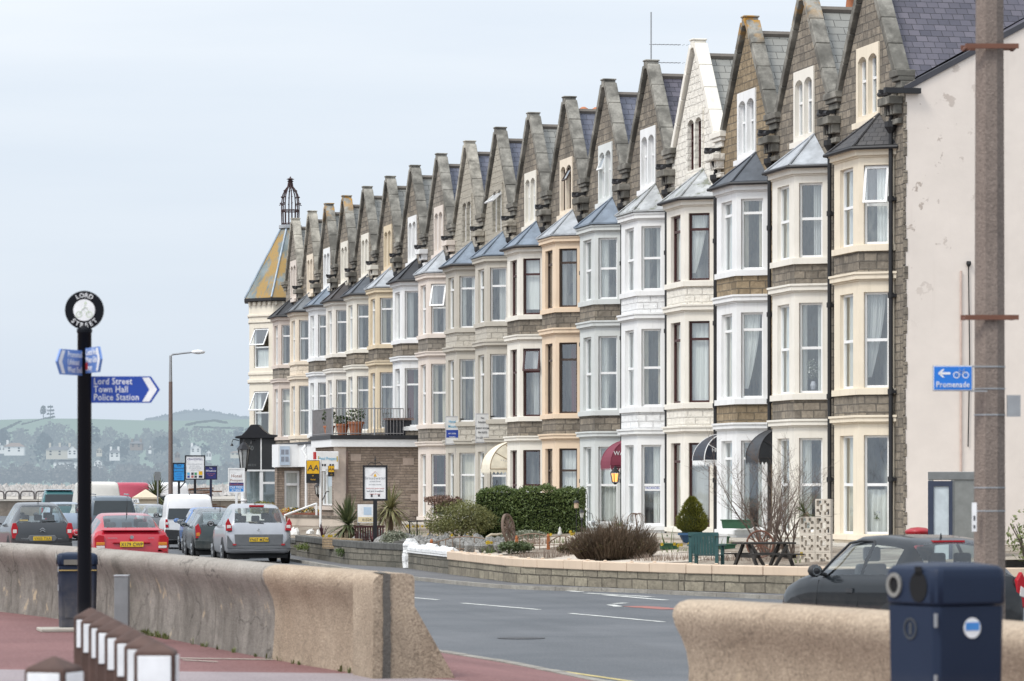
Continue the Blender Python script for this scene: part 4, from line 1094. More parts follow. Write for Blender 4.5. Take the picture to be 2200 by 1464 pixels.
# hotel box sign and flower troughs in front of the extension
s = thing('box_sign', 'white box sign with blue hotel name on the corner of the brown extension', 'sign', (X0-.35,Y0-.3,2.72)); mb = MB(); mb.box(-.42,.42,-.16,.16,0,.68); mb.build('box', WHITE, s, bevel=.02)
text('Hotel Prospect', .17, SKYB, 'lettering', s, (0,-.166,.36), (1,0,0), (0,0,1), sx=.62); mb = MB()
for x in (-.36,.34): mb.box(x,x+.04,-.167,-.162,.3,.5)
mb.build('yellow_bar', flat('yellow_ink',(.6,.42,.03),.5), s); mb = MB()
for x in (-.2,-.1,.1,.2): mb.box(x-.035,x+.035,-.167,-.162,.13,.21)
mb.build('emblem', INK, s); mb = MB(); mb.box(-.5,-.43,-.14,.14,.05,.66); mb.build('side_panel', REDI, s)
YSIGN = flat('amber_yellow', (.78,.44,.02), .4)
def aa(label, loc, w, post=None):
    s = thing('hanging_sign', label, 'sign', loc); mb = MB(); mb.box(-w/2,w/2,-.03,.03,-w*.72,w); mb.build('board', flat('sign_black',(.02,.022,.027),.45), s)
    mb = MB(); mb.box(-w/2+.01,w/2-.01,-.036,-.031,0,w-.01); mb.build('yellow_panel', YSIGN, s)
    text('AA', w*.62, INK, 'lettering', s, (0,-.04,w*.24), (1,0,0), (.12,0,1)); text('Hotel', w*.16, YSIGN, 'lettering', s, (0,-.034,-w*.5), (1,0,0), (0,0,1)); text('*', w*.24, YSIGN, 'lettering', s, (0,-.034,-w*.28), (1,0,0), (0,0,1))
    mb = MB()
    if post: mb.tube([(w*.62,.05,-loc[2]+.5),(w*.62,.05,w*1.05)], .045, 8); mb.tube([(-w*.4,0,w*1.05),(w*.62,.05,w*1.05)], .02, 6)
    else: mb.box(-.02,.02,.0,.3,w*.9,w*.95)
    mb.build('post' if post else 'bracket', WHITE if post else IRON, s); return s
p = D(672, 130, 0); aa('larger yellow and black hotel award sign hanging from a white post', (p.x,p.y,2.55), .47, True)
p = D(711.5, 133, 0); aa('smaller yellow and black hotel award sign in the extension window', (p.x,p.y,2.62), .23)
for px, L_, lab in ((668,1.5,'longer brick-red flower trough with mixed pansies below the award signs'),(620,.9,'shorter brick-red flower trough with a few orange pansies')):
    p = D(px, 139, .74); t = thing('flower_trough', lab, 'flower trough', p, 0, 'brick-red flower troughs'); L_ = L_*.75
    mb = MB(); mb.box(-L_/2-.2,L_/2+.2,-.18,.18,0,.34); mb.build('trough', flat('brick_red',(.27,.10,.065),.8), t, bevel=.02)
    for mm, k in ((FO,60),(FY,50),(FW,60),(LD,160),(FR,12)):
        mb = MB(); leaf_mass(mb, (rnd.uniform(-.3,.3),0,.42), (L_/2+.05,.15,.13), k, .045); mb.build('flower' if mm is not LD else 'foliage', mm, t)
# rendered terrace wall under the troughs
w = thing('terrace_wall', 'low cream rendered terrace wall under the flower troughs', 'wall'); mb = MB(); a, b = D(585,141,0), D(760,130,0); mb.prism([(a.x,a.y,.3),(b.x,b.y,.3),(b.x+.3,b.y+.3,.3),(a.x+.3,a.y+.3,.3)],(0,0,.62)); mb.build('wall_body', paint('cream_render',(.56,.48,.40)), w)
mb = MB(); mb.prism([(a.x-.05,a.y-.05,.925),(b.x-.02,b.y-.08,.925),(b.x+.3,b.y+.3,.925),(a.x+.3,a.y+.3,.925)],(0,0,.09)); mb.build('coping', coping_mat('brown_coping',(.25,.21,.17)), w)
t = thing('ramp_handrail', 'white sloping handrail beside the flower troughs', 'handrail'); a, b = D(612,137.5,1.0), D(680,136,1.45); mb = MB(); mb.tube([a,b],.04,6); mb.tube([b,(b.x,b.y,.7)],.04,6); mb.tube([a,(a.x,a.y,.7)],.04,6); mb.build('rail', WHITE, t)
l = thing('wall_lantern', 'small black lantern on a curly bracket beside the extension window', 'lantern', D(684,133.6,2.0)); mb = MB(); mb.lathe([(.03,-.3),(.1,-.2)],6); mb.lathe([(.15,.1),(.06,.22),(.02,.3)],6); mb.tube([(0,0,-.3),(.15,0,-.42),(.3,0,-.1),(.42,.2,-.1)],.02,5)
for k in range(6): a_=2*PI*k/6; mb.tube([(.1*math.cos(a_),.1*math.sin(a_),-.2),(.14*math.cos(a_),.14*math.sin(a_),.1)],.014,4)
mb.build('lantern_frame', IRON, l); mb = MB(); mb.lathe([(.08,-.19),(.11,.09)],6); mb.build('lamp_glass', flat('milky_glass',(.5,.5,.48),.2), l)

# ------------------------------------------------------------------ corner turret
TC = Vector((27.55,169.6)); TR = 2.08
tw = thing('corner_turret', 'cream octagonal corner turret with lichen-streaked lead spire and iron crown', 'turret', (TC.x,TC.y,0))
vdir = math.atan2(-TC.y, -TC.x)
ang = [vdir + PI/8 + k*PI/4 for k in range(8)]; oc = lambda R: [(R*math.cos(a), R*math.sin(a)) for a in ang]
pm = paint('turret_cream', (.76,.70,.59)); O8 = oc(TR); wl_ = MB()
for k in range(8):
    a, b = O8[k], O8[(k+1)%8]; out = ((a[0]+b[0])/2,(a[1]+b[1])/2,0)
    for z0, z1, w0, w1 in ((.4,3.9,None,None),(3.9,7.1,4.45,6.55),(7.1,9.75,7.65,9.5)):
        op = (.3,1.28,w0,w1) if w0 and k in (6,7,0) else None
        f = facet(wl_, a, b, z0, z1, op, .14, out)
        if op: window(tw, f[0], f[1], f[2], op[0], op[1], op[2], op[3], .08, UPVC, .52, 26, 'Hn' if z0 > 5 else 'Bn')
wl_.build('wall', pm, tw)
def ring8(name, z0, z1, o, m, parent=tw):
    mb = MB(); q = oc(TR+o); mb.prism([(*a,z0) for a in q], (0,0,z1-z0)); return mb.build(name, m, parent, bevel=.015)
for z0, z1, o in ((4.12,4.27,.07),(6.95,7.1,.10),(7.32,7.45,.06),(9.76,9.86,.06),(10.05,10.15,.1)): ring8('string_course', z0, z1, o, pm)
ring8('frieze', 9.86, 10.75, .03, pm)
mb = MB()
for k in range(8):
    a, b = Vector(oc(TR+.12)[k]), Vector(oc(TR+.12)[(k+1)%8])
    if k in (6,7,0):
        for j in range(5): mb = MB(); c = a+(b-a)*((j+.5)/5); mb.obox((c.x,c.y,10.66), (.05,0,0),(0,.05,0),(0,0,.08)); mb.build('dentil', pm, tw)
ring8('gutter', 10.76, 10.9, .26, IRON)
def lichen_lead():
    t = NT('lichen_spire_lead'); o = t.n('TexCoord').outputs['Object']; f = t.noise(o, 1.6, 6); st = t.noise(t.scaled(o,(1.5,1.5,.25)),1.2,6,.65)
    c = t.mix(t.ramp(f,.35,.65),(.13,.16,.16),(.22,.255,.26)); c = t.mix(t.ramp(st,.47,.56,0,.9), c, (.34,.21,.06)); c = t.mix(t.ramp(t.noise(o,9,4),.55,.7,0,.5), c, (.16,.17,.13))
    t.principled(c,.65,.1,.3,t.bump(f,.3,.03)); return t.mat
SP = lichen_lead(); mb = MB(); q0, q1 = oc(TR+.22), oc(.47)
for k in range(8):
    a, b, c, d = q0[k], q0[(k+1)%8], q1[(k+1)%8], q1[k]; mb.poly([(*a,10.91),(*b,10.91),(*c,14.25),(*d,14.25)])
sp_ = mb.build('spire_roof', SP, tw); mb = MB()
for a, d in zip(q0, q1): mb.tube([(*a,10.93),(*d,14.27)], .05, 6)
mb.build('hip_roll', lead('hip_lead',(.30,.36,.42)), sp_); ring8('spire_cap', 14.26, 14.42, -1.5, L_PALE)
CI = flat('rusty_iron', (.055,.03,.03), .7); mb = MB(); n = 8
for k in range(n):
    a = 2*PI*k/n; P_ = lambda r_, z: (r_*math.cos(a), r_*math.sin(a), z)
    mb.tube([P_(.40,14.42),P_(.42,15.1),P_(.41,15.5),P_(.36,15.85),P_(.24,16.1),P_(.12,16.25),P_(.09,16.45)], .03, 5)
    a2 = 2*PI*(k+.5)/n; mb.tube([(.4*math.cos(a2),.4*math.sin(a2),14.42),(.4*math.cos(a2),.4*math.sin(a2),15.1)], .016, 4)
    for r_, z in ((.47,15.45),(.42,15.75),(.29,16.05)): mb.lathe([(0,-.05),(.05,0),(0,.05)], 6, P_(r_,z))
    mb.tube([P_(.41,15.4),P_(.54,15.36)], .018, 4)
for z in (14.5,15.08,15.14): mb.tube([(.42*math.cos(2*PI*k/24),.42*math.sin(2*PI*k/24),z) for k in range(25)], .022, 4, 0, False)
mb.tube([(.09*math.cos(2*PI*k/10),.09*math.sin(2*PI*k/10),16.42) for k in range(11)], .02, 4, 0, False); mb.lathe([(0,16.4),(.16,16.5),(.08,16.56),(.2,16.6),(.05,16.66),(0,16.75)], 8)
mb.build('iron_crown', CI, tw)
# black shop front at the turret foot, facing back along the street
sf = thing('black_shopfront', 'black fascia shop front numbered 370 with curved pediment at the turret foot', 'shop front', D(553,166.6,0), -TH)
SB = flat('charcoal_fascia', (.028,.03,.032), .5); mb = MB(); mb.box(-.82,.9,0,1.6,2.85,4.35); mb.build('fascia', SB, sf)
pr_ = [(-1.02,4.36),(-1.0,4.45),(-.72,4.5),(-.5,4.72),(-.3,4.98),(.02,5.0),(.22,4.78),(.5,4.55),(.95,4.5),(.95,4.36)]
mb = MB(); mb.prism([(x,-.14,z-.06) for x,z in pr_], (0,1.7,0)); mb.build('pediment', BLACK, sf, bevel=.02)
mb = MB(); mb.box(.14,.2,-.02,-.002,2.86,4.3); mb.box(-.82,.9,-.03,-.002,2.78,2.86); mb.build('trim', WHITE, sf)
DIM = flat('dim_lettering', (.16,.17,.17), .4); text('370', .3, DIM, 'lettering', sf, (-.4,-.006,3.75), (1,0,0), (0,0,1)); text('524 40331', .15, DIM, 'lettering', sf, (-.38,-.006,3.02), (1,0,0), (0,0,1))
mb = MB(); mb.box(-.72,.9,.02,1.6,.5,.9); mb.box(.1,.26,.0,.1,.9,2.78); mb.box(-.76,-.68,0,.08,.9,2.78); mb.box(.82,.9,0,.08,.9,2.78); mb.box(.26,.82,0,.08,2.2,2.3); mb.build('shop_frame', WHITE, sf)
mb = MB(); mb.poly([(-.68,.05,.9),(.1,.05,.9),(.1,.05,2.78),(-.68,.05,2.78)]); mb.poly([(.26,.05,.9),(.82,.05,.9),(.82,.05,2.2),(.26,.05,2.2)]); mb.poly([(.26,.05,2.3),(.82,.05,2.3),(.82,.05,2.78),(.26,.05,2.78)]); mb.build('shop_window', GLASS, sf)
mb = MB(); mb.poly([(-.7,.9,.6),(.88,.9,.6),(.88,.9,2.8),(-.7,.9,2.8)]); mb.build('shop_interior', flat('shop_gloom',(.22,.26,.26),.8), sf)
mb = MB(); mb.tube([(-.85,0,4.2),(-1.1,-.2,4.25),(-1.15,-.25,4.1)],.02,5); mb.lathe([(.03,.06),(.08,-.06)],8,(-1.15,-.25,4.0)); mb.tube([(-.1,0,4.2),(-.25,-.25,4.2)],.02,5); mb.lathe([(.03,.06),(.08,-.06)],8,(-.25,-.28,4.1)); mb.build('spotlight', IRON, sf)
# ------------------------------------------------------------------ gardens
def DG(px, Z): q = D(px, Z); return Vector((q.x, q.y, gz(q.x)))
def bush(name, label, cat, p, rad, n, size, m, stems=True, shell=.45, lumps=6, group=None, seed=1, up=0):
    r = random.Random(seed); t = thing(name, label, cat, p, 0, group); mb = MB()
    leaf_mass(mb, (0,0,rad[2]), rad, n//2, size, r, shell, up=up)
    for _ in range(lumps):
        a = r.uniform(0,2*PI); k = r.uniform(.4,.85); c = (math.cos(a)*rad[0]*k, math.sin(a)*rad[1]*k, rad[2]*r.uniform(.7,1.6))
        s = r.uniform(.3,.5); leaf_mass(mb, c, (rad[0]*s,rad[1]*s,rad[2]*s), n//2//lumps, size, r, .3, up=up)
    mb.build('foliage', m, t)
    if stems:
        mb = MB()
        for _ in range(9): a = r.uniform(0,2*PI); mb.tube([(0,0,-.02),(math.cos(a)*rad[0]*.3,math.sin(a)*rad[1]*.3,rad[2]*.8),(math.cos(a)*rad[0]*.7,math.sin(a)*rad[1]*.7,rad[2]*1.4)], [.02,.014,.006], 5)
        mb.build('stem', flat('twig_brown',(.09,.07,.05),.9), t)
    return t
# clipped hedge across the plot
def hedge():
    a, b = Vector((22.05,102.2,.5)), Vector((24.95,101.2,.5)); t = thing('hedge', 'tall clipped dark green hedge in front of the peach house', 'hedge', a); d = b-a; L = d.length; u = d.normalized(); v = Vector((-u.y,u.x,0)); r = random.Random(4)
    mb = MB(); H_ = 1.52
    for _ in range(15000):
        s, w, z = r.random(), r.uniform(-.45,.45), r.random()
        f = r.random()
        if f < .55: w = -.45+r.gauss(0,.045)
        elif f < .8: z = 1+r.gauss(0,.025)
        elif f < .9: s = 1+r.gauss(0,.008)
        hz = H_*(.86+.14*min(1,s*6)) + .05*math.sin(s*13)+.04*math.sin(s*31)
        bulge = .05*math.sin(s*9+z*4)
        q = u*(s*L)+v*(w+bulge)+Vector((0,0,z*hz)); n_ = Vector((r.gauss(0,1),r.gauss(0,1),r.gauss(0,1))).normalized(); o = n_.orthogonal().normalized(); o.rotate(Matrix.Rotation(r.uniform(0,6.28),3,n_)); e = n_.cross(o); k = r.uniform(.022,.045)
        mb.poly([q-o*k,q+e*k*.55,q+o*k,q-e*k*.55])
    mb.build('foliage', leafy('hedge_leaf',(.065,.105,.028),(.17,.215,.065)), t)
    mb = MB(); mb.prism([a-a-v*.36+Vector((0,0,0)), d-v*.36-u*.06, d+v*.36-u*.06, a-a+v*.36], (0,0,H_*.93)); mb.build('inner_shade', flat('hedge_shadow',(.012,.02,.008),1.0), t)  # solid core painted near black as the shade inside the hedge
hedge()
q = GG(985,1163); bush('shrub', 'loose yellow-green shrub with brown dried flower heads at the hedge end', 'shrub', q, (1.0,1.0,.60), 9000, .036, leafy('olive_leaf',(.13,.145,.045),(.27,.26,.10)), seed=3, lumps=9)
t = bush('shrub', 'clump of faded brown hydrangea heads above the yellow-green shrub', 'shrub', q+Vector((-.35,.3,.95)), (.55,.4,.18), 900, .05, leafy('dried_heads',(.20,.12,.09),(.30,.20,.15)), stems=True, seed=9)
# brown heather mound
def heather(px, py, rx, ry, h, label, seed, m1, n=2600):
    r = random.Random(seed); p = GG(px,py); t = thing('heather_bush', label, 'bush', p); mb = MB()
    for _ in range(n):
        a = r.uniform(0,2*PI); k = math.sqrt(r.random()); b = Vector((math.cos(a)*rx*k*.7, math.sin(a)*ry*k*.7, 0)); hh = h*(1-.5*k**2)*r.uniform(.6,1.1)*(1+.13*math.sin(3*a+1)+.10*math.sin(7*a)*k); d = Vector((math.cos(a)*k*.75+r.gauss(0,.18), math.sin(a)*k*.75+r.gauss(0,.18), 1)).normalized()
        s = d.orthogonal().normalized()*.007; s.rotate(Matrix.Rotation(r.uniform(0,6.28),3,d)); z0 = hh*.35*r.random(); e = b+d*hh
        mb.poly([b+d*z0-s*1.5,b+d*z0+s*1.5,e+s*.5,e-s*.5])
        for _ in range(2):
            c = b+d*hh*r.uniform(.45,.95); dd = (d+Vector((r.gauss(0,.5),r.gauss(0,.5),r.gauss(0,.3)))).normalized()*hh*.2; mb.poly([c-s,c+s,c+dd])
    mb.build('twigs', m1, t)
    mb = MB(); leaf_mass(mb, (0,0,h*.30), (rx*.86,ry*.86,h*.38), 4200, .03, r, .3); mb.build('foliage', leafy('heather_green',(.07,.062,.025),(.17,.13,.05)), t); return t
heather(1318, 1203, 1.15, .9, .86, 'wide rounded brown heather bush behind the pinkish wall coping', 5, LB, 3600)
heather(1235, 1190, .5, .5, .34, 'small dry brown heather at the left foot of the big brown heather', 6, LB, 700)
# conifer in a blue pot
p = GG(1487,1166); t = thing('potted_conifer', 'cone-shaped golden green conifer in a blue pot', 'potted tree', p)
mb = MB(); mb.lathe([(.22,0),(.30,.14),(.32,.18),(.35,.18),(.35,.24),(.28,.24),(.26,.2),(0,.2)], 18); mb.build('pot', flat('blue_glaze',(.03,.08,.16),.3), t, smooth=False)
mb = MB(); r = random.Random(8)
for _ in range(5200):
    z = r.random()**1.25; R_ = .36*(1-z)**.62*(1+.10*math.sin(z*19)+.1*r.gauss(0,1)); R_ = R_*(.55+.6*min(1,z*5)); a = r.uniform(0,2*PI); q = Vector((R_*math.cos(a),R_*math.sin(a),.27+z*.84)); d = Vector((math.cos(a),math.sin(a),.9+r.gauss(0,.3))).normalized(); s = d.orthogonal().normalized()*.012; s.rotate(Matrix.Rotation(r.uniform(0,6.28),3,d)); mb.poly([q-s,q+s,q+d*r.uniform(.04,.075)])
mb.build('crown', leafy('golden_conifer',(.10,.115,.015),(.22,.21,.035),.1), t)
mb = MB(); mb.lathe([(.26,.22),(.24,.5),(.16,.8),(0,1.03)],12); mb.build('inner_shade', flat('conifer_shadow',(.03,.035,.008),1.0), t)  # dark cone behind the needles, coloured as the crown's inner shade
# bare winter shrub
def bare(px, py, z, h, spread, label, seed, n0=13, col=(.13,.095,.075), name='bare_shrub'):
    r = random.Random(seed); p = GG(px,py); t = thing(name, label, 'shrub', p); mb = MB(); tw = MB()
    def grow(o, d, L, rad, lev):
        pts = [o]; rr = [rad]; k = 5
        for i in range(k):
            d = (d+Vector((r.gauss(0,.13),r.gauss(0,.13),r.gauss(.02,.07)))).normalized(); o = o+d*L/k; pts.append(o); rr.append(rad*(1-.62*(i+1)/k))
            if lev < 3 and i >= 1:
                for _ in range(r.choice([1,1,2]) if lev else 1): 
                    e = (d+Vector((r.gauss(0,.6),r.gauss(0,.6),r.gauss(.1,.35)))).normalized(); grow(o, e, L*r.uniform(.38,.62), max(.0028,rr[-1]*.6), lev+1)
        (mb if lev < 2 else tw).tube(pts, rr, 5 if lev < 2 else 3, 0, False)
    for _ in range(n0):
        a = r.uniform(0,2*PI); k = r.uniform(.15,1); grow(Vector((math.cos(a)*.12,math.sin(a)*.12,0)), Vector((math.cos(a)*spread*k,math.sin(a)*spread*k,1)).normalized(), h*r.uniform(.6,1.0), .022, 0)
    mb.build('branches', flat('bark_%d'%seed, col, .9), t); tw.build('twigs', flat('twig_%d'%seed, mul(col,1.15), .9), t); return t
bare(1652,1196,.47,1.75,.62,'many-stemmed leafless winter shrub rising in front of the white bays',11)
bare(1700,1200,.47,1.1,.5,'smaller leafless shrub beside the pierced block screen',12,8)
# weeping miniature tree
p = GG(1367,1150); t = thing('weeping_tree', 'little leafless weeping tree with drooping twigs in front of the white bay', 'tree', p); mb = MB(); mb.tube([(0,0,0),(.01,0,.3),(-.02,0,.56)],[.02,.015,.013],6); mb.build('trunk', flat('weeping_bark',(.17,.11,.08),.9), t); mb = MB(); r = random.Random(3)
for k in range(20):
    a = 2*PI*k/20+r.uniform(-.1,.1); R_ = r.uniform(.12,.28); h_ = r.uniform(.1,.42); mb.tube([(0,0,.55),(math.cos(a)*R_*.5,math.sin(a)*R_*.5,.6),(math.cos(a)*R_*.9,math.sin(a)*R_*.9,.5),(math.cos(a)*R_,math.sin(a)*R_,h_)],[.008,.006,.005,.003],4,0,False)
mb.build('twigs', flat('weeping_twig',(.17,.11,.08),.9), t)

# cordylines and spiky plants
def cordyline(label, p, trunk, L, n, m, seed, droop=.6, w=.028, name='cabbage_palm', cat='palm', dead=True):
    r = random.Random(seed); t = thing(name, label, cat, p)
    mb = MB(); mb.tube([(0,0,-.02),(.02,0,trunk*.5),(0,.01,trunk)],[.09,.075,.07],8); 
    for k in range(int(trunk/.05)): mb.lathe([(.085,0),(.075,.03)],8,(0,0,k*.05))
    mb.build('trunk', flat('palm_bark',(.20,.15,.105),.9), t); mb = MB()
    for k in range(n):
        a = r.uniform(0,2*PI); el = r.uniform(-.25,1.45) if r.random() < .8 else r.uniform(-1.0,.0); l = L*r.uniform(.7,1.1); d = Vector((math.cos(a)*math.cos(el),math.sin(a)*math.cos(el),math.sin(el))); s = Vector((-math.sin(a),math.cos(a),0)); o = Vector((0,0,trunk)); prev = None; K = 5
        for i in range(K+1):
            u = i/K; q = o+d*l*u-Vector((0,0,droop*l*u*u*.5*max(0,math.cos(el)))); ww = w*(math.sin(PI*min(.98,.15+u*.85))**.7)
            cur = (q-s*ww,q+s*ww)
            if prev: mb.poly([prev[0],prev[1],cur[1],cur[0]])
            prev = cur
    mb.build('leaves', m, t)
    if dead:
        mb = MB()
        for k in range(n//3):
            a = r.uniform(0,2*PI); d = Vector((math.cos(a),math.sin(a),0)); s = Vector((-d.y,d.x,0))*w*.7; o = Vector((0,0,trunk*.97)); q = o+d*L*.35-Vector((0,0,L*.25)); e = o+d*L*.42-Vector((0,0,min(trunk*.95,L*.8)*r.uniform(.6,1))); mb.poly([o-s*.5,o+s*.5,q+s,q-s]); mb.poly([q-s,q+s,e])
        mb.build('dead_leaves', leafy('dead_frond',(.26,.20,.12),(.38,.31,.20)), t)
    return t
CORD = leafy('cordyline_leaf',(.06,.085,.035),(.17,.18,.08)); CORD2 = leafy('cordyline_pale',(.16,.16,.07),(.30,.27,.13))
cordyline('upright cabbage palm just past the broadleaf sign post, by the brown wall', DG(748,104), .68, .92, 150, CORD, 21, .45)
cordyline('cabbage palm with pale drooping leaves behind the framed hotel sign', DG(838,108), .95, .95, 170, CORD2, 22, .95)
cordyline('tall cabbage palm beside the tail of the car queue', D(336,150,.3), 1.35, 1.05, 170, CORD, 23, .8)
p = DG(693,112); cordyline('small purple spiky plant in front of the terrace wall', p, .12, .5, 46, LPUR, 24, .3, .018, 'purple_cordyline', 'plant', False)
for px, Z, sd, h_ in ((800,101,25,.5),(818,103,26,.45)): cordyline(['maroon spiky plant left of the framed sign post','maroon spiky plant hugging the framed sign post'][sd-25], DG(px,Z), .1, h_, 40, leafy('maroon_leaf',(.10,.03,.035),(.18,.06,.06)), sd, .3, .02, 'red_cordyline', 'plant', False)
cordyline('dark bronze spiky plant near the white pillar lamp', D(472,150,.4), .2, .85, 70, LBR, 27, .8, .02, 'flax_plant', 'plant', False)
cordyline('bronze spiky plant at the foot of the cream gate pier', D(327,146,.4), .25, .5, 50, LPUR, 28, .5, .02, 'flax_plant', 'plant', False)
for px, Z, rr, lab in ((503,150,.38,'clipped round bronze-green shrub left of the white pillar lamp'),(347,144,.3,'clipped golden round shrub behind the taxi')):
    bush('round_shrub', lab, 'shrub', D(px,Z,.45), (rr,rr,rr*.8), 1300, .045, leafy('bronze_ball',(.14,.115,.02),(.24,.19,.04)), seed=px)
bush('yellow_hedge', 'bright yellow-green rounded shrub below the black shop front', 'shrub', DG(563,158), (.55,.5,.36), 2200, .045, LY, seed=41, shell=.6)
bush('variegated_shrub', 'pinkish yellow variegated shrub right of the bright yellow shrub', 'shrub', DG(590,155), (.42,.4,.33), 1500, .05, leafy('variegated',(.22,.16,.06),(.36,.27,.11)), seed=42)
bush('grey_shrub', 'grey-green rounded shrub right of the framed sign post', 'shrub', DG(848,98), (.42,.42,.3), 1700, .04, LGG, seed=43)
bush('ground_cover', 'low bright green spreading plant above the dark garden wall', 'plant', DG(676,103), (.62,.5,.13), 1500, .03, leafy('bright_cover',(.11,.15,.03),(.18,.22,.05)), stems=False, seed=44, shell=.2)
bush('low_shrub', 'low dark green tuft between daffodils and rockery', 'plant', DG(733,95), (.16,.16,.12), 400, .03, LG, stems=False, seed=45)
bush('rosemary', 'spiky mid-green low shrub behind the knobbly coping', 'shrub', GG(1108,1190), (.48,.4,.16), 1500, .045, leafy('rosemary',(.07,.10,.04),(.14,.17,.07)), stems=False, seed=46, up=1.5)
bush('green_shrub', 'leafy shrub in front of the pink side wall at the right edge', 'shrub', DG(2205,66), (.42,.5,.5), 420, .05, leafy('spring_leaf',(.14,.17,.06),(.24,.25,.10)), seed=47, shell=.2)
bush('lavender', 'grey lavender mounds beside the wagon wheel', 'plant', GG(1125,1164), (.6,.4,.16), 1000, .04, LGG, stems=False, seed=48, up=1)
bush('grass_clump', 'fresh green bulb leaves in the pale gravel bed', 'plant', GG(1210,1166), (.4,.3,.02), 10, .02, LG, stems=False, seed=49)
def bulbs(label, px, py, rx, n, seed, fm=FY, name='daffodils', hh=.3):
    r = random.Random(seed); p = GG(px,py); t = thing(name, label, 'flowers', p); mb = MB(); tufts(mb,(0,0,0),(rx,rx*.6),n*4,hh,.008,r,lean=.3); mb.build('leaves', leafy('bulb_leaf',(.10,.16,.04),(.18,.23,.07)), t); mb = MB()
    for _ in range(n):
        c = Vector((r.uniform(-rx,rx),r.uniform(-rx,rx)*.6,hh*r.uniform(.75,1.05)))
        for k in range(6): a = 2*PI*k/6; d = Vector((math.cos(a)*.8,-.3,math.sin(a)*.8)); s = Vector((-math.sin(a),0,math.cos(a)))*.018; mb.poly([c, c+d*.03+s, c+d*.06, c+d*.03-s])
        mb.lathe([(.018,0),(.026,.03)],6,(c.x,c.y-.02,c.z))
    mb.build('flower_heads', fm, t); return t
bulbs('daffodils in front of the low brick bed near the grey rockery',722,1172,.5,11,51); bulbs('daffodils left of the rusty arched edging',895,1150,.4,11,52); bulbs('pale daffodils just behind the pinkish coping',1052,1190,.22,5,53); bulbs('single daffodils under the arched edging',975,1172,.8,6,54); bulbs('bulb leaves with a few yellow flowers in the gravel bed',1210,1168,.38,5,55); bulbs('yellow spring flowers beside the green chair',1450,1187,.35,6,56,hh=.2); bulbs('spring flowers with a purple bloom behind the green chair arm',1545,1178,.5,5,57); bulbs('yellow flower at the foot of the pierced block screen',1714,1210,.08,2,58,hh=.2)
# dry stems between
mb = MB(); r = random.Random(77)
for px, py, rx in ((1180,1198,1.0),(1440,1205,.9),(1080,1180,.7),(900,1170,.6),(1600,1205,1.2),(1160,1170,.6)):
    tufts(mb, GG(px,py), (rx,rx*.7), 260, .24, .006, r, lean=.35)
tag(mb.build('dry_stems', leafy('dry_stem',(.19,.13,.10),(.32,.25,.19))), 'dry winter stems and heather stubble over the garden beds', 'dead plants', kind='stuff')

# rockery stones
ROCKM = flat('rockery_stone', (.26,.255,.24), .95, 0.0, .5); ROCKW = paint('white_boulder', (.72,.70,.66)); ROCKD = coping_mat('dark_boulder', (.24,.225,.20))
def rock_mesh(seed, m, s=1):
    r = random.Random(seed); mb = MB(); n, k = 9, 6; vs = []
    for j in range(k+1):
        f = PI*j/k
        for i in range(n): a = 2*PI*i/n; q = 1+r.uniform(-.28,.28); vs.append((math.sin(f)*math.cos(a)*q*s, math.sin(f)*math.sin(a)*q*s*.8, math.cos(f)*q*.8*s))
    mb.mesh(vs, [(j*n+i,j*n+(i+1)%n,(j+1)*n+(i+1)%n,(j+1)*n+i) for j in range(k) for i in range(n)]); return mb.build('rockery_stone', m)
protos = [rock_mesh(200+i, ROCKM) for i in range(5)]; used = [False]*5
def place_rock(p, s, label, group, proto=None, r=rnd):
    i = r.randrange(5)
    if proto is None:
        o = protos[i] if not used[i] else protos[i].copy()
        if used[i]: COL.objects.link(o)
        used[i] = True
    else: o = proto
    o.location = p; o.scale = (s*r.uniform(.8,1.2),s*r.uniform(.8,1.2),s*r.uniform(.8,1.4)); o.rotation_euler = (0,0,r.uniform(0,6)); tag(o, label, 'rock', group, 'thing'); return o
r = random.Random(5)
for k in range(52):
    u = k/51; px = 765+u*310+r.uniform(-6,6); py = 1178+u*10+r.uniform(-7,4); p = GG(px,py); place_rock(p+Vector((0,0,.20)), r.uniform(.12,.21)*(1.3 if 770 < px < 840 else 1), 'lumpy grey limestone in the rockery edging along the garden wall', 'rockery stones along the wall', None, r)
for px, py, s, lab in ((632,1150,.24,'big pale boulder beside the silver people carrier'),(667,1148,.16,'white boulder left of its smaller white neighbour'),(686,1149,.13,'smaller white boulder by the low brick bed')):
    place_rock(GG(px,py)+Vector((0,0,.02)), s, lab, None, rock_mesh(px, ROCKW), r)
for px, s, lab in ((1368,.2,'dark boulder under the weeping tree'),(1393,.2,'rounded dark boulder right of the weeping tree'),(1415,.22,'dark boulder in the middle of the row below the white bay'),(1440,.2,'upright dark boulder beside a maroon window frame'),(1458,.22,'dark boulder next to the blue conifer pot')):
    place_rock(GG(px,1144)+Vector((0,0,.04)), s, lab, None, rock_mesh(px, ROCKD), r)
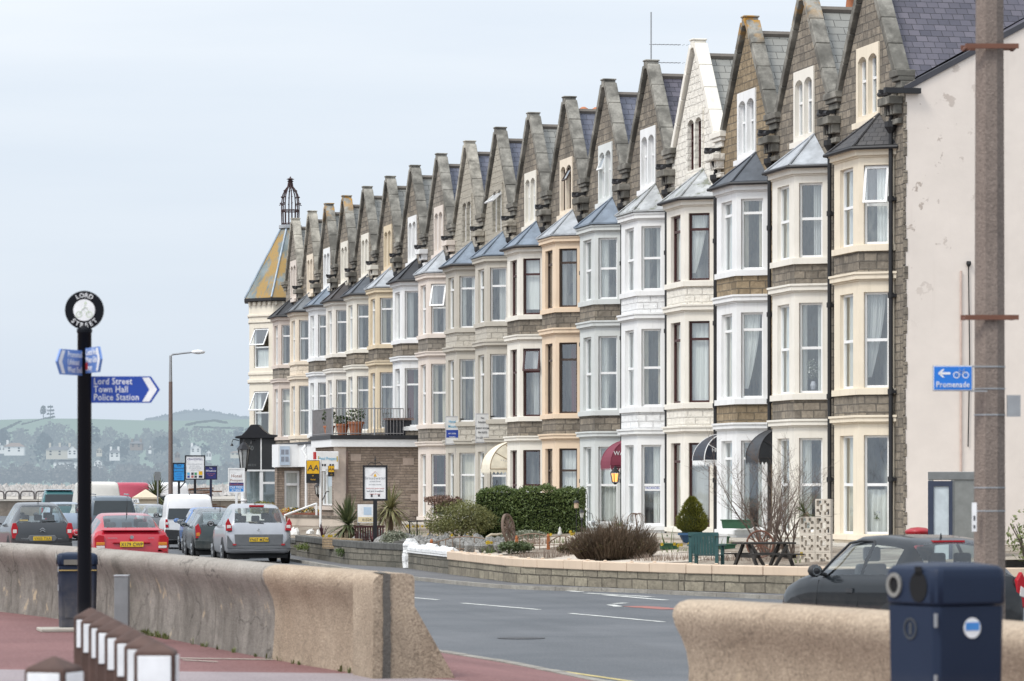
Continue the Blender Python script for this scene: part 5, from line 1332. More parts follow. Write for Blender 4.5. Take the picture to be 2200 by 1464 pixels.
# low brick bed, small walls
def low_wall(name, label, p, q, h, th, m, z=.42):
    t = thing(name, label, 'garden wall'); a, b = Vector(p), Vector(q); d = (b-a).normalized(); s = Vector((-d.y,d.x,0))*th; mb = MB(); mb.prism([(a.x,a.y,z),(b.x,b.y,z),(b.x+s.x,b.y+s.y,z),(a.x+s.x,a.y+s.y,z)],(0,0,h)); mb.build('wall_body', m, t, bevel=.01); return t
low_wall('brick_bed', 'low tan brick bed edge behind the daffodils', D(692,98,0), D(764,95.5,0), .3, .2, stone('tan_brick',(.34,.24,.14),(.42,.31,.19),(.25,.2,.15),.22,.07))
low_wall('brick_bed', 'low dark slab bed edge beside the rusty arched edging', D(845,97,0), D(925,96.5,0), .22, .2, CAPD)
low_wall('raised_bed', 'low pinkish block wall of the raised bed under the dark boulders', GG(1362,1172), GG(1482,1166), .34, .25, paint('pink_block',(.58,.50,.42)))
low_wall('raised_bed', 'long white edging slab below the conifer pot', GG(1400,1178), GG(1560,1172), .13, .3, paint('white_edging',(.66,.64,.58)))

# rusty arched edging panels
def arched_edging(label, p, q, h0, h1, n, seed):
    a, b = Vector(p), Vector(q); t = thing('arched_edging', label, 'fence', a); d = b-a; mb = MB(); N = 16; f = lambda u: h0+(h1-h0)*math.sin(PI*u)
    mb.tube([d*(i/N)+Vector((0,0,f(i/N))) for i in range(N+1)], .016, 5); mb.tube([Vector((0,0,.12)), d+Vector((0,0,.12))], .012, 5); mb.build('frame', flat('faded_rust',(.20,.14,.10),.9), t)
    mb = MB()
    for i in range(1,n): u = i/n; mb.tube([d*u, d*u+Vector((0,0,f(u)))], .011, 4)
    mb.build('bar', flat('faded_rust',(.20,.14,.10),.9), t); mb = MB(); mb.box(-.035,.035,-.035,.035,0,.3); mb.lathe([(.035,.3),(.045,.34),(.015,.4)],8); mb.build('post', flat('orange_rust',(.36,.13,.05),.9), t); return t
arched_edging('long rusty arched edging panel in front of the yellow-green shrub', DG(927,93.5), DG(1066,91.5), .27, .43, 9, 1)
arched_edging('short rusty arched edging panel right of the wagon wheel', DG(1110,91.5), DG(1172,91), .36, .42, 5, 2)
arched_edging('rusty edging panel sloping up to the garden lamp', DG(1178,91), DG(1240,89.5), .16, .34, 5, 3)
# wagon wheel, driftwood
p = GG(1092,1168); t = thing('wagon_wheel', 'weathered wooden wagon wheel leaning in the rockery before the hedge', 'wheel', p+Vector((0,0,.40)), math.radians(-34)); t.rotation_euler = (0, math.radians(-8), math.radians(-35)); WD = flat('weathered_wood',(.16,.115,.09),.9,0.0,.3); mb = MB(); n = 32
for z0, z1, r0, r1 in ((0,.07,.36,.41),):
    for k in range(n):
        a, b = 2*PI*k/n, 2*PI*(k+1)/n; P_ = lambda r_, w_, c: (w_, r_*math.cos(c), r_*math.sin(c))
        for w_ in (-.035,.035): mb.poly([P_(r0,w_,a),P_(r1,w_,a),P_(r1,w_,b),P_(r0,w_,b)])
        for r_ in (r0,r1): mb.poly([P_(r_,-.035,a),P_(r_,.035,a),P_(r_,.035,b),P_(r_,-.035,b)])
mb.build('rim', WD, t)
for k in range(12): mb = MB(); a = 2*PI*k/12; mb.tube([(0,.06*math.cos(a),.06*math.sin(a)),(0,.365*math.cos(a),.365*math.sin(a))],[.026,.018],6); mb.build('spoke', WD, t)
mb = MB(); mb.tube([(-.09,0,0),(.09,0,0)],[.08,.075],12); mb.build('hub', WD, t)
p = GG(1052,1164); t = thing('driftwood', 'pale bent driftwood branch beside the wagon wheel', 'driftwood', p); mb = MB(); mb.tube([(-.12,0,-.02),(-.08,0,.12),(.05,.02,.19),(.2,.0,.19),(.38,-.02,.22)],[.035,.04,.04,.035,.03],8); mb.build('branch', flat('bleached_wood',(.42,.36,.27),.9), t, smooth=True)

# garden lamp, planters, chair, table, screen
p = GG(1250,1166); t = thing('garden_lamp', 'small black garden lamp post at the right end of the hedge', 'lamp', p); mb = MB(); mb.lathe([(.05,0),(.05,.05),(.022,.08),(.02,.58),(.05,.6),(.03,.64)],10); mb.build('post', IRON, t); mb = MB(); mb.lathe([(.035,.65),(.06,.78)],6); mb.build('lamp_glass', flat('lamp_pane',(.45,.45,.42),.2), t); mb = MB(); mb.lathe([(.085,.78),(.03,.85),(.0,.89)],6); mb.build('lamp_roof', IRON, t)
p = GG(1244,1164); t = thing('bird_feeder', 'bird feeder with black cap and pale tube on a thin pole by the hedge end', 'bird feeder', p+Vector((-.06,.05,0))); mb = MB(); mb.tube([(0,0,0),(0,0,1.0)],.01,5); mb.build('pole', IRON, t); mb = MB(); mb.lathe([(.06,.88),(.06,1.02)],10); mb.build('feeder_tube', flat('seed_tube',(.5,.36,.25),.6), t); mb = MB(); mb.lathe([(.085,1.02),(.07,1.06),(.0,1.1)],10); mb.build('cap', IRON, t)
p = D(1262,96,.6); t = thing('garden_hook', 'tall thin shepherd hook with hanging feeders in front of the grey bay', 'hook', p); mb = MB(); mb.tube([(0,0,0),(0,0,1.25),(-.04,0,1.4),(-.14,0,1.46),(-.24,0,1.4),(-.26,0,1.3)],.009,5); mb.tube([(0,0,.8),(.12,0,.78),(.16,0,.6)],.008,5); mb.build('hook_pole', IRON, t); mb = MB(); mb.lathe([(.05,.45),(.07,.55),(.0,.62)],8,(.16,0,0)); mb.build('hanging_feeder', flat('grey_feeder',(.25,.26,.26),.6), t); mb = MB(); mb.lathe([(.06,.88),(.06,.92)],8); mb.build('dish', flat('white_dish',(.6,.6,.58),.5), t)
def trough(label, p, L, w_, h, m, plant=None, pm_=None, rot=0, name='planter_trough'):
    t = thing(name, label, 'planter', p, rot); mb = MB(); mb.mesh([(-L/2*.92,-w_/2*.9,0),(L/2*.92,-w_/2*.9,0),(L/2*.92,w_/2*.9,0),(-L/2*.92,w_/2*.9,0),(-L/2,-w_/2,h),(L/2,-w_/2,h),(L/2,w_/2,h),(-L/2,w_/2,h)],[(0,3,2,1),(0,1,5,4),(1,2,6,5),(2,3,7,6),(3,0,4,7)]); mb.box(-L/2-.02,L/2+.02,-w_/2-.02,w_/2+.02,h,h+.03); mb.build('trough', m, t, bevel=.008)
    if plant:
        mb = MB(); tufts(mb,(0,0,h),(L*.4,w_*.4),plant[0],plant[1],.012,lean=.5); leaf_mass(mb,(0,0,h+plant[1]*.3),(L*.35,w_*.35,plant[1]*.3),plant[0],.03); mb.build('plant', pm_ or LG, t)
    return t
GRP = flat('green_plastic',(.025,.085,.045),.45)
trough('white square planter with green bulbs in front of the grey bay', GG(1331,1150), .36, .32, .2, WHITE, (60,.22), LG)
trough('small green trough with two thin sprouting stems', GG(1437,1181), .42, .2, .12, GRP, (5,.5), LG)
trough('green trough on top of a white stand in front of the white bay', GG(1541,1168), .55, .22, .14, GRP)
trough('white plinth stand under the green trough', GG(1540,1174), .44, .22, .24, WHITE, name='planter_stand')
trough('green trough standing lower beside the white plinth stand', GG(1560,1180), .4, .2, .09, GRP)
trough('green window box under the ground-floor window of the white bay', Vector((WALLX-.78, HY[2]-1.75, 1.02)), .8, .2, .2, GRP, rot=math.radians(-34))
t = thing('hanging_basket', 'dried hanging basket beside the cream awning doorway', 'basket', (25.9,117.0,1.75)); mb = MB(); mb.lathe([(0,-.2),(.14,-.12),(.2,0)],12); mb.build('basket', flat('wicker',(.17,.11,.07),.9), t); mb = MB(); leaf_mass(mb,(0,0,.04),(.2,.2,.08),120,.04); mb.build('plant', LB, t); mb = MB()
for k in range(3): a = 2*PI*k/3; mb.tube([(.19*math.cos(a),.19*math.sin(a),0),(0,0,.55)],.005,4)
mb.build('chain', IRON, t)
TEAL = flat('teal_stain',(.03,.085,.085),.6)
p = GG(1518,1226); t = thing('garden_armchair', 'dark teal slatted wooden garden armchair behind the pinkish wall', 'chair', p, math.radians(150)); mb = MB()
def chair_parts():
    for x in (-.3,.3):
        for y, h in ((-.26,.62),(.26,.9)): m_ = MB(); m_.box(x-.035,x+.035,y-.035,y+.035,0,h if y < 0 else .9); m_.build('leg', TEAL, t)
    m_ = MB()
    for k in range(5): m_.box(-.3,.3,-.26+k*.105,-.17+k*.105,.36,.39)
    m_.build('seat', TEAL, t); m_ = MB()
    for k in range(8): x = -.265+k*.067; m_.prism([(x,.25,.40),(x+.06,.25,.40),(x+.06,.31,.93-.05*abs(k-3.5)/3.5),(x,.31,.93-.05*abs(k-3.5)/3.5)],(0,.02,0))
    m_.box(-.34,.34,.285,.32,.84,.93); m_.build('backrest', TEAL, t)
    for x in (-.32,.32): m_ = MB(); m_.box(x-.05,x+.05,-.34,.3,.6,.635); m_.build('armrest', TEAL, t)
chair_parts(); t.scale = (.9,.9,.82)
p = GG(1648,1223)+Vector((.1,.55,0)); t = thing('picnic_table', 'dark weathered picnic table with crossed legs under the bare shrub', 'picnic table', p, math.radians(8)); PW = flat('dark_wet_wood',(.045,.04,.035),.8,0.0,.3); mb = MB()
for k in range(5): mb.box(-.62,.62,-.3+k*.125,-.19+k*.125,.60,.645)
mb.build('table_top', PW, t)
for y in (-.62,.62): mb = MB(); mb.box(-.62,.62,y-.1,y+.1,.34,.375); mb.build('bench_seat', PW, t)
for x in (-.42,.42):
    for s in (-1,1): mb = MB(); mb.bar((x,s*.62,0),(x,s*.14,.6),.09,.045,up=(1,0,0)); mb.bar((x+s*.22-s*.3,s*.02,0),(x,0,.6),.07,.05) if False else None; mb.build('leg', PW, t)
    mb = MB(); mb.bar((x+.03,-.62,.31),(x+.03,.62,.31),.045,.09); mb.build('cross_beam', PW, t)
for s in (-1,1): mb = MB(); mb.bar((s*.12,-.3,.05),(s*.42,-.28,.58),.06,.06); mb.build('brace', PW, t)
t.scale = (.92,.92,.8)
# pierced concrete block screen
p0, p1 = D(1720,73,.44), D(1787,72.6,.44); t = thing('block_screen', 'pierced concrete block screen wall with square pattern beside the cream bay', 'screen wall', p0); d = (p1-p0); L = d.length; u = d.normalized(); nrm = Vector((-u.y,u.x,0)); BS = paint('screen_concrete',(.56,.50,.42)); cell = L/2
for row in range(4):
    for colm in range(2):
        if row == 3 and colm == 0: continue
        mb = MB(); c = u*(cell*(colm+.5))+Vector((0,0,cell*(row+.5)-.02)); h_ = cell/2-.004; w_ = .03
        def bb(x0,x1,z0,z1): mb.obox(c+u*((x0+x1)/2)+Vector((0,0,(z0+z1)/2)), u*((x1-x0)/2), nrm*.045, Vector((0,0,(z1-z0)/2)))
        for a in (-h_,h_-w_): bb(a,a+w_,-h_,h_)
        for a in (-h_,h_-w_): bb(-h_+w_,h_-w_,a,a+w_)
        k_ = h_*.42
        bb(-k_,k_,-k_-.012,-k_+.016); bb(-k_,k_,k_-.016,k_+.012); bb(-k_-.012,-k_+.016,-k_+.016,k_-.016); bb(k_-.016,k_+.012,-k_+.016,k_-.016)
        bb(-h_+w_,-k_-.012,-.03,.03); bb(k_+.012,h_-w_,-.03,.03); bb(-.03,.03,k_+.012,h_-w_); bb(-.03,.03,-h_+w_,-k_-.012)
        bb(-h_+w_,-h_+w_+.06,-h_+w_,-h_+w_+.06); bb(h_-w_-.06,h_-w_,h_-w_-.06,h_-w_)
        mb.build('screen_block', BS, t)
cordyline('spiky green plant standing on the pierced block screen', p0+u*.15+Vector((0,.12,cell*3-.02)), .06, .42, 40, CORD, 33, .25, .016, 'spiky_plant', 'plant', False)
# rusty ornament wheel, maroon bench, handrail
p = GG(1633,1200); t = thing('iron_wheel', 'small rusty spoked iron wheel half hidden by the bare shrub', 'wheel', p+Vector((0,0,.3)), math.radians(-20)); mb = MB(); mb.tube([(.28*math.cos(2*PI*k/24),0,.28*math.sin(2*PI*k/24)) for k in range(25)],.022,6,0,False); mb.build('rim', RUST, t); mb = MB()
for k in range(6): a = PI*k/6; mb.tube([(-.28*math.cos(a),0,-.28*math.sin(a)),(.28*math.cos(a),0,.28*math.sin(a))],.012,5)
mb.build('spoke', RUST, t)
p = DG(795,101); t = thing('garden_bench', 'dark red slatted bench behind the framed sign post', 'bench', p, math.radians(-4)); BR = flat('oxblood_stain',(.06,.024,.022),.8); mb = MB()
for k in range(3): mb.box(-.6,.6,-.22+k*.14,-.1+k*.14,.38,.41)
mb.build('seat', BR, t); mb = MB()
for k in range(12): mb.box(-.58+k*.1,-.52+k*.1,.2,.225,.42,.82)
mb.box(-.62,.62,.19,.24,.82,.9); mb.build('backrest', BR, t)
for x in (-.56,.56): mb = MB(); mb.box(x-.03,x+.03,-.24,-.18,0,.6); mb.box(x-.03,x+.03,.17,.23,0,.42); mb.box(x-.03,x+.03,-.24,.2,.6,.64); mb.build('side_frame', BR, t)
t.scale = (.7,1,.75)
p, q = DG(876,105), DG(926,105); t = thing('garden_handrail', 'plain dark metal handrail by the pinkish bay steps', 'handrail', p); mb = MB(); v = q-p; mb.tube([(0,0,.62),v+Vector((0,0,.6))],.022,6)
for k in (.08,.4,.95): mb.tube([v*k,v*k+Vector((0,0,.62))],.02,6)
mb.build('rail', IRON, t)
t = thing('garden_gnome', 'small pale garden figure beside the bulb leaves', 'ornament', GG(1203,1152)); mb = MB(); mb.lathe([(.06,0),(.07,.06),(.05,.12),(.035,.14),(.045,.18),(.03,.22),(.0,.27)],10); mb.build('figure', flat('pale_stoneware',(.55,.54,.5),.8), t, smooth=True)
# window flowers and pots seen on sills
t = thing('flower_vase', 'vase of blue flowers inside the lowest cream bay window', 'vase', (WALLX-.2, HY[0]-1.35, 1.05)); mb = MB(); mb.lathe([(.04,0),(.06,.08),(.035,.16)],10); mb.build('vase', flat('pale_china',(.5,.5,.55),.3), t); mb = MB(); leaf_mass(mb,(0,0,.34),(.13,.13,.16),80,.04); mb.build('leaves', LG, t); mb = MB(); leaf_mass(mb,(0,0,.45),(.12,.12,.1),40,.03); mb.build('flower_heads', leafy('blue_petal',(.05,.10,.42),(.12,.2,.5)), t)
t = thing('flower_vase', 'large white and pink bouquet inside the first-floor off-white bay window', 'vase', (WALLX-.2, HY[1]-1.35, 4.45)); mb = MB(); mb.lathe([(.05,0),(.08,.1),(.05,.2)],10); mb.build('vase', flat('pale_china',(.5,.5,.55),.3), t); mb = MB(); leaf_mass(mb,(0,0,.48),(.2,.2,.26),120,.045); mb.build('leaves', LGG, t); mb = MB(); leaf_mass(mb,(0,0,.52),(.2,.2,.24),80,.035); mb.build('flower_heads', FW, t)
# ------------------------------------------------------------------ vehicles (local: +y ahead, tail at y = 0, wheels on z = 0)
CGL = glass('car_glass', (.88,.93,.92), .07); TYRE = flat('tyre_rubber', (.018,.018,.019), .8); RIMM = flat('alloy_rim', (.42,.43,.44), .35, .7); BLKP = flat('black_plastic_trim', (.028,.029,.031), .55)
LRED = gloss('tail_lamp_red', (.40,.012,.02), .15); LWHT = gloss('tail_lamp_clear', (.62,.58,.55), .15); LAMB = gloss('tail_lamp_amber', (.55,.20,.03), .15); PLY = flat('yellow_plate', (.70,.46,.03), .4, 0.0, .05)
CHROME = flat('chrome', (.6,.6,.6), .15, 1.0); SEATM = flat('dark_upholstery', (.04,.042,.046), .9); INTM = flat('car_interior', (.025,.026,.028), .9)
def interp(keys, y):
    if y <= keys[0][0]: return keys[0][1:]
    for a, b in zip(keys[:-1], keys[1:]):
        if y <= b[0]:
            u = (y-a[0])/(b[0]-a[0]); return [p+(q-p)*u for p, q in zip(a[1:], b[1:])]
    return keys[-1][1:]
def smoothkeys(keys, step, rad):
    y0, y1 = keys[0][0], keys[-1][0]; ys = []; y = y0
    while y < y1-1e-6: ys.append(y); y += step
    ys.append(y1)
    out = []
    for y in ys:
        r = min(rad, y-y0, y1-y); ks = [interp(keys, y+r*d) for d in (-1,-.66,-.33,0,.33,.66,1)]; w = (1,2,3,3,3,2,1)
        out.append([y]+[sum(k[i]*ww for k, ww in zip(ks, w))/15 for i in range(len(ks[0]))])
    return out
def car(name, label, cat, loc, rotz, bodym, keys, rear=(.1,.7), screen=(2.0,2.8), sides=((.5,1.3),(1.4,2.3)), wheels=(.72,3.2), wr=.30, step=.07, rad=.10, lamps=(), plate=None, plate_at=(0,.8), wiper=None,
        bumper=None, interior=True, mirror=None, extra=None, group=None, rear_plate_glass=None, w_out=None, glass_belt=(.06,.90), smooth_ang=40, hi_lamp=None, aerial=None, L_=None):
    t = thing(name, label, cat, loc, rotz, group); S = smoothkeys(keys, step, rad); rings = []
    for y, zb, zs, zr, ws, wt in S:
        g = max(0, zr-zs); bl = Vector((ws*.955, zs)); rf = Vector((wt, zr-min(.075, g*.25)))
        if g < .12: rf = Vector((ws*.93, zs+g*.4))
        P = [(0,zb),(ws*.8,zb),(ws*.93,zb+.03),(ws*.985,zb+.10),(ws*1.0,zb+(zs-zb)*.42),(ws*1.0,zb+(zs-zb)*.66),(ws*.99,zs-.09),(ws*.98,zs-.035),(bl.x,bl.y)]
        for u in (glass_belt[0], .35, .62, glass_belt[1]): q = bl.lerp(rf, u); P.append((q.x+.025*math.sin(PI*u)*min(1,g), q.y))
        P += [(rf.x,rf.y),(rf.x*.94, rf.y+(zr-rf.y)*.55),(rf.x*.84, rf.y+(zr-rf.y)*.86),(rf.x*.5, zr-.004),(0,zr)]
        rings.append([Vector((x,y,z)) for x,z in P])
    n = len(rings[0]); body, gl = MB(), MB()
    for i in range(len(rings)-1):
        ym = (S[i][0]+S[i+1][0])/2
        for k in range(n-1):
            g = False
            if 9 <= k <= 11 and any(a <= ym <= b for a, b in sides): g = 'side'
            if k >= 14 and rear and rear[0] <= ym <= rear[1]: g = 'rear'
            if k >= 14 and screen and screen[0] <= ym <= screen[1]: g = 'front'
            for sx in (1,-1):
                q = [rings[i][k], rings[i][k+1], rings[i+1][k+1], rings[i+1][k]]
                q = [Vector((v.x*sx, v.y, v.z)) for v in q]
                if sx < 0: q.reverse()
                (gl if g else body).poly(q)
    for R in (rings[0], rings[-1]): body.poly([(v.x,v.y,v.z) for v in R]+[(-v.x,v.y,v.z) for v in R[::-1][1:]])
    weld(body.build('body', bodym, t), smooth_ang)
    weld(gl.build('window_glass', CGL, t), 30)
    # underside shadow pan, wheels with arches
    W = max(s[4] for s in S); zmin = min(s[1] for s in S)
    for wy in wheels:
        for sx in (1,-1):
            x = sx*(interp(keys, wy)[3]-.005); mb = MB(); mb.disc((x,wy,wr+.015), (sx,0,0), wr+.065, 24, 0, None, .012); mb.build('wheel_arch', BLKP, t)
            mb = MB(); pr = [(wr*.62,-.10),(wr*.93,-.11),(wr,-.07),(wr,.07),(wr*.93,.10),(wr*.66,.105),(wr*.62,.08)]; vs, fs = [], []; N = 20
            for r_, o in pr:
                for k in range(N): a = 2*PI*k/N; vs.append((x-sx*.075+sx*o, wy+r_*math.cos(a), wr+r_*math.sin(a)))
            for j in range(len(pr)-1):
                for k in range(N): fs.append((j*N+k,j*N+(k+1)%N,(j+1)*N+(k+1)%N,(j+1)*N+k))
            mb.mesh(vs, fs); wh = mb.build('wheel', TYRE, t, smooth=True)
            mb = MB(); mb.disc((x-sx*.075+sx*.085,wy,wr), (sx,0,0), wr*.64, 20, 0, None, .01)
            for k in range(5): a = 2*PI*k/5; mb.bar((x+sx*.022,wy,wr),(x+sx*.022,wy+wr*.58*math.cos(a),wr+wr*.58*math.sin(a)),.012,.07,up=(1,0,0))
            mb.build('rim', RIMM, wh)
    mb = MB(); L = S[-1][0]; mb.box(-W*.9,W*.9,.25,L-.3,zmin-.09,zmin+.02); mb.build('underbody', INTM, t)
    if interior:
        mb = MB(); zs = interp(keys, L*.4)[1]; mb.box(-W*.88,W*.88,.3,L*.72,zmin+.05,zs-.12)
        mb.build('cabin_floor', INTM, t)
        ry = (sides[0][0]+.25) if sides else L*.2
        for yy, xs in ((ry, (-.36,0,.36)), (ry+.95, (-.38,.38))):
            for x in xs:
                mb = MB(); wd = .2 if len(xs) == 3 else .24; h = zs+.10 if len(xs) == 3 else zs+.16
                mb.mesh([(x-wd,yy,zs-.3),(x+wd,yy,zs-.3),(x+wd,yy+.14,zs-.3),(x-wd,yy+.14,zs-.3),(x-wd*.85,yy-.06,h),(x+wd*.85,yy-.06,h),(x+wd*.85,yy+.03,h),(x-wd*.85,yy+.03,h)],[(0,3,2,1),(4,5,6,7),(0,1,5,4),(1,2,6,5),(2,3,7,6),(3,0,4,7)])
                mb.box(x-.11,x+.11,yy-.08,yy+.02,h+.03,h+.2); mb.build('seat', SEATM, t, bevel=.03)
    w0 = w_out or 0
    for nm, pts, m, y in lamps:
        for sx in (1,-1):
            mb = MB(); mb.prism([(sx*x, y, z) for x, z in pts], (0,.08,0)); mb.build(nm, m, t, bevel=.008)
    if plate:
        mb = MB(); zc, yp = plate_at[1], plate_at[0]; mb.box(-.26,.26,yp-.012,yp,zc-.056,zc+.056); p = mb.build('number_plate', PLY, t, bevel=.005)
        text(plate, .105, INK, 'lettering', p, (0,yp-.014,zc-.037), (1,0,0), (0,0,1), sx=.93)
    if wiper:
        mb = MB(); mb.bar(*wiper, .03, .015); mb.build('wiper', BLKP, t)
    if bumper:
        for nm, pts, m, y in bumper: mb = MB(); mb.prism([(x,y,z) for x,z in pts]+[(-x,y,z) for x,z in pts[::-1] if x > 1e-6], (0,.10,0)); mb.build(nm, m, t, bevel=.015)
    if mirror:
        y, z, m = mirror; k = interp(keys, y); 
        for sx in (1,-1):
            mb = MB(); c = Vector((sx*(k[3]+.11), y, z)); vs, fs = [], []
            for j in range(7):
                f = PI*j/6
                for i in range(10): a = 2*PI*i/10; vs.append((c.x+.105*math.sin(f)*math.cos(a)*1.0, c.y+.06*math.cos(f), c.z+.078*math.sin(f)*math.sin(a)))
            for j in range(6):
                for i in range(10): fs.append((j*10+i,j*10+(i+1)%10,(j+1)*10+(i+1)%10,(j+1)*10+i))
            mb.mesh(vs, fs); mb.bar((sx*(k[3]*.93),y+.02,z-.05),(c.x,c.y+.02,c.z-.02),.05,.04); mo = mb.build('mirror', m, t, smooth=True)
            mb = MB(); mb.disc((c.x,c.y-.052,c.z),(0,-1,0),.06,14); mb.build('mirror_glass', CHROME, mo)
    if hi_lamp: x, y, z = hi_lamp; mb = MB(); mb.box(-x,x,y-.02,y+.05,z-.022,z+.022); mb.build('brake_lamp', LRED, t)
    if aerial: y, z, h, dy = aerial; mb = MB(); mb.tube([(0,y,z-.02),(0,y,z+.03),(0,y+dy,z+h)],[.018,.01,.003],5); mb.build('aerial', BLKP, t)
    return t
def head(dx, dy): return math.atan2(-dx, dy)
def dirn(y): return 0.0

# keys: y, z bottom, z belt, z roof, half width, half roof width
HATCH = [(0,.36,.62,.66,.66,.5),(.03,.30,.74,.80,.72,.52),(.10,.27,.86,.93,.77,.56),(.30,.25,.93,1.16,.80,.56),(.50,.24,.93,1.32,.81,.555),(.75,.23,.925,1.385,.815,.55),(1.4,.22,.91,1.42,.82,.57),(1.95,.22,.90,1.395,.82,.55),(2.35,.22,.89,1.19,.82,.58),(2.72,.22,.88,.97,.815,.64),(3.1,.23,.82,.90,.80,.6),(3.5,.25,.72,.80,.75,.55),(3.72,.28,.62,.68,.66,.45),(3.80,.33,.5,.56,.56,.4)]
DKG = gloss('charcoal_paint', (.011,.014,.017), .42, 0.0, .55, .12)
def clio():
    p = D(2092,43.8,0); d = Vector((-.40*CT+.92*ST, .40*ST+.92*CT))
    c = car('hatchback_car', 'charcoal three-door hatchback pulling out behind the blue litter bin', 'car', (p.x,p.y,0), head(d.x,d.y), DKG, HATCH, rear=(.14,.56), screen=(1.98,2.70), sides=((.66,1.34),(1.46,2.42)), wheels=(.62,3.08), wr=.285, step=.045, rad=.12,
        lamps=[('tail_lamp',[(.60,.62),(.76,.58),(.775,.86),(.70,1.0),(.635,.90)],LRED,.035),('lamp_lens',[(.66,.72),(.74,.70),(.745,.80),(.68,.84)],LWHT,.028)], plate='PX52 KUA' if False else None, wiper=((.05,.12,.98),(.42,.2,1.02)), mirror=(2.30,.98,BLKP), hi_lamp=(.22,.60,1.335), aerial=(.78,1.39,.05,0), glass_belt=(.10,.90))
    
    for sx in (1,-1):
        mb = MB(); mb.bar((sx*.826,.75,.50),(sx*.826,2.35,.50),.012,.09); mb.build('side_moulding', BLKP, c)
        mb = MB(); mb.box(sx*.822-.012,sx*.822+.012,1.52,1.68,.74,.79); mb.build('door_handle', flat('dark_handle',(.05,.055,.06),.25), c); mb = MB()
        for y in (1.40,2.46): mb.tube([(sx*.823,y,.32),(sx*.825,y+.02,.6),(sx*.80,y-.02,.87)],.006,4)
        mb.build('door_seam', BLKP, c); mb = MB(); mb.tube([(sx*.79,2.44,.93),(sx*.70,2.2,1.13),(sx*.60,1.98,1.31),(sx*.575,1.7,1.345),(sx*.575,1.42,1.34),(sx*.58,1.36,1.30)],.017,5)
        mb.build('window_seal', BLKP, c)
    text('CLIO', .06, CHROME, 'lettering', c, (.42,-.008,.93) if False else (.30,.066,.80), (1,0,0), (0,0,1))
    c.scale = (1,1,1.06); return c
clio()
SALOON = [(0,.34,.60,.66,.70,.5),(.05,.28,.80,.88,.78,.56),(.12,.26,.93,1.0,.83,.6),(.42,.25,.95,1.03,.845,.6),(.85,.24,.945,1.28,.85,.58),(1.25,.23,.94,1.40,.855,.57),(1.9,.22,.925,1.43,.855,.58),(2.35,.22,.91,1.40,.855,.57),(2.75,.22,.90,1.17,.855,.6),(3.05,.22,.885,.99,.85,.66),(3.6,.24,.80,.90,.82,.62),(4.0,.26,.68,.78,.75,.5),(4.11,.32,.5,.56,.62,.4)]
ASTRA = [(0,.34,.60,.66,.74,.55),(.04,.28,.80,.90,.80,.62),(.10,.26,.95,1.02,.84,.64),(.20,.25,.96,1.06,.85,.62),(.62,.24,.95,1.30,.855,.60),(.95,.23,.945,1.39,.857,.58),(1.7,.22,.93,1.43,.857,.58),(2.15,.22,.92,1.40,.857,.57),(2.6,.22,.90,1.16,.855,.6),(2.92,.22,.885,.98,.85,.66),(3.5,.24,.80,.90,.82,.62),(4.0,.26,.68,.78,.75,.5),(4.11,.32,.5,.56,.62,.4)]
SCENIC = [(0,.36,.62,.68,.76,.6),(.04,.30,.86,.95,.85,.68),(.10,.28,1.0,1.06,.885,.70),(.28,.27,1.03,1.32,.90,.66),(.48,.26,1.03,1.52,.905,.63),(.75,.25,1.02,1.59,.905,.62),(1.6,.24,1.0,1.63,.905,.63),(2.3,.24,.98,1.58,.905,.61),(2.8,.24,.96,1.33,.905,.64),(3.3,.24,.93,1.03,.89,.68),(3.8,.26,.82,.93,.85,.6),(4.2,.28,.68,.78,.76,.5),(4.3,.34,.5,.58,.64,.4)]
PICASSO = [(0,.36,.66,.72,.74,.58),(.05,.30,.88,.96,.83,.66),(.12,.28,.98,1.05,.87,.68),(.38,.27,1.0,1.35,.88,.62),(.66,.26,1.0,1.55,.88,.57),(.95,.25,1.0,1.61,.88,.56),(1.8,.24,.98,1.64,.88,.58),(2.4,.24,.96,1.56,.88,.57),(3.0,.24,.93,1.25,.87,.62),(3.5,.26,.88,.98,.85,.6),(4.0,.28,.74,.84,.78,.5),(4.25,.34,.54,.6,.64,.4)]
ESTATE = [(0,.34,.62,.68,.74,.6),(.04,.28,.84,.92,.82,.66),(.12,.26,.95,1.05,.855,.66),(.40,.25,.96,1.36,.86,.60),(.62,.24,.955,1.44,.86,.58),(1.6,.23,.94,1.49,.86,.59),(2.4,.22,.92,1.44,.86,.57),(2.85,.22,.90,1.2,.86,.6),(3.2,.22,.885,.99,.85,.66),(3.8,.24,.80,.90,.82,.62),(4.3,.26,.66,.74,.74,.5),(4.4,.32,.5,.56,.62,.4)]
OFFROAD = [(0,.45,.95,1.02,.84,.72),(.05,.42,1.05,1.25,.88,.74),(.10,.40,1.10,1.72,.90,.72),(.25,.40,1.10,1.86,.90,.70),(.6,.40,1.10,1.91,.90,.70),(1.8,.40,1.08,1.92,.90,.70),(2.5,.40,1.06,1.86,.90,.69),(2.9,.40,1.05,1.4,.90,.72),(3.1,.40,1.04,1.14,.90,.76),(3.9,.42,.98,1.06,.86,.7),(4.3,.45,.85,.92,.8,.6),(4.4,.5,.7,.76,.7,.5)]
VANK = [(0,.36,1.0,1.66,.80,.70),(.03,.32,1.02,1.76,.82,.71),(.10,.30,1.03,1.80,.83,.71),(.4,.29,1.03,1.83,.835,.70),(1.4,.28,1.02,1.84,.835,.70),(2.2,.28,1.0,1.80,.835,.69),(2.8,.28,.98,1.45,.83,.68),(3.2,.28,.95,1.08,.82,.7),(3.7,.3,.82,.92,.78,.6),(3.95,.34,.6,.68,.66,.5)]
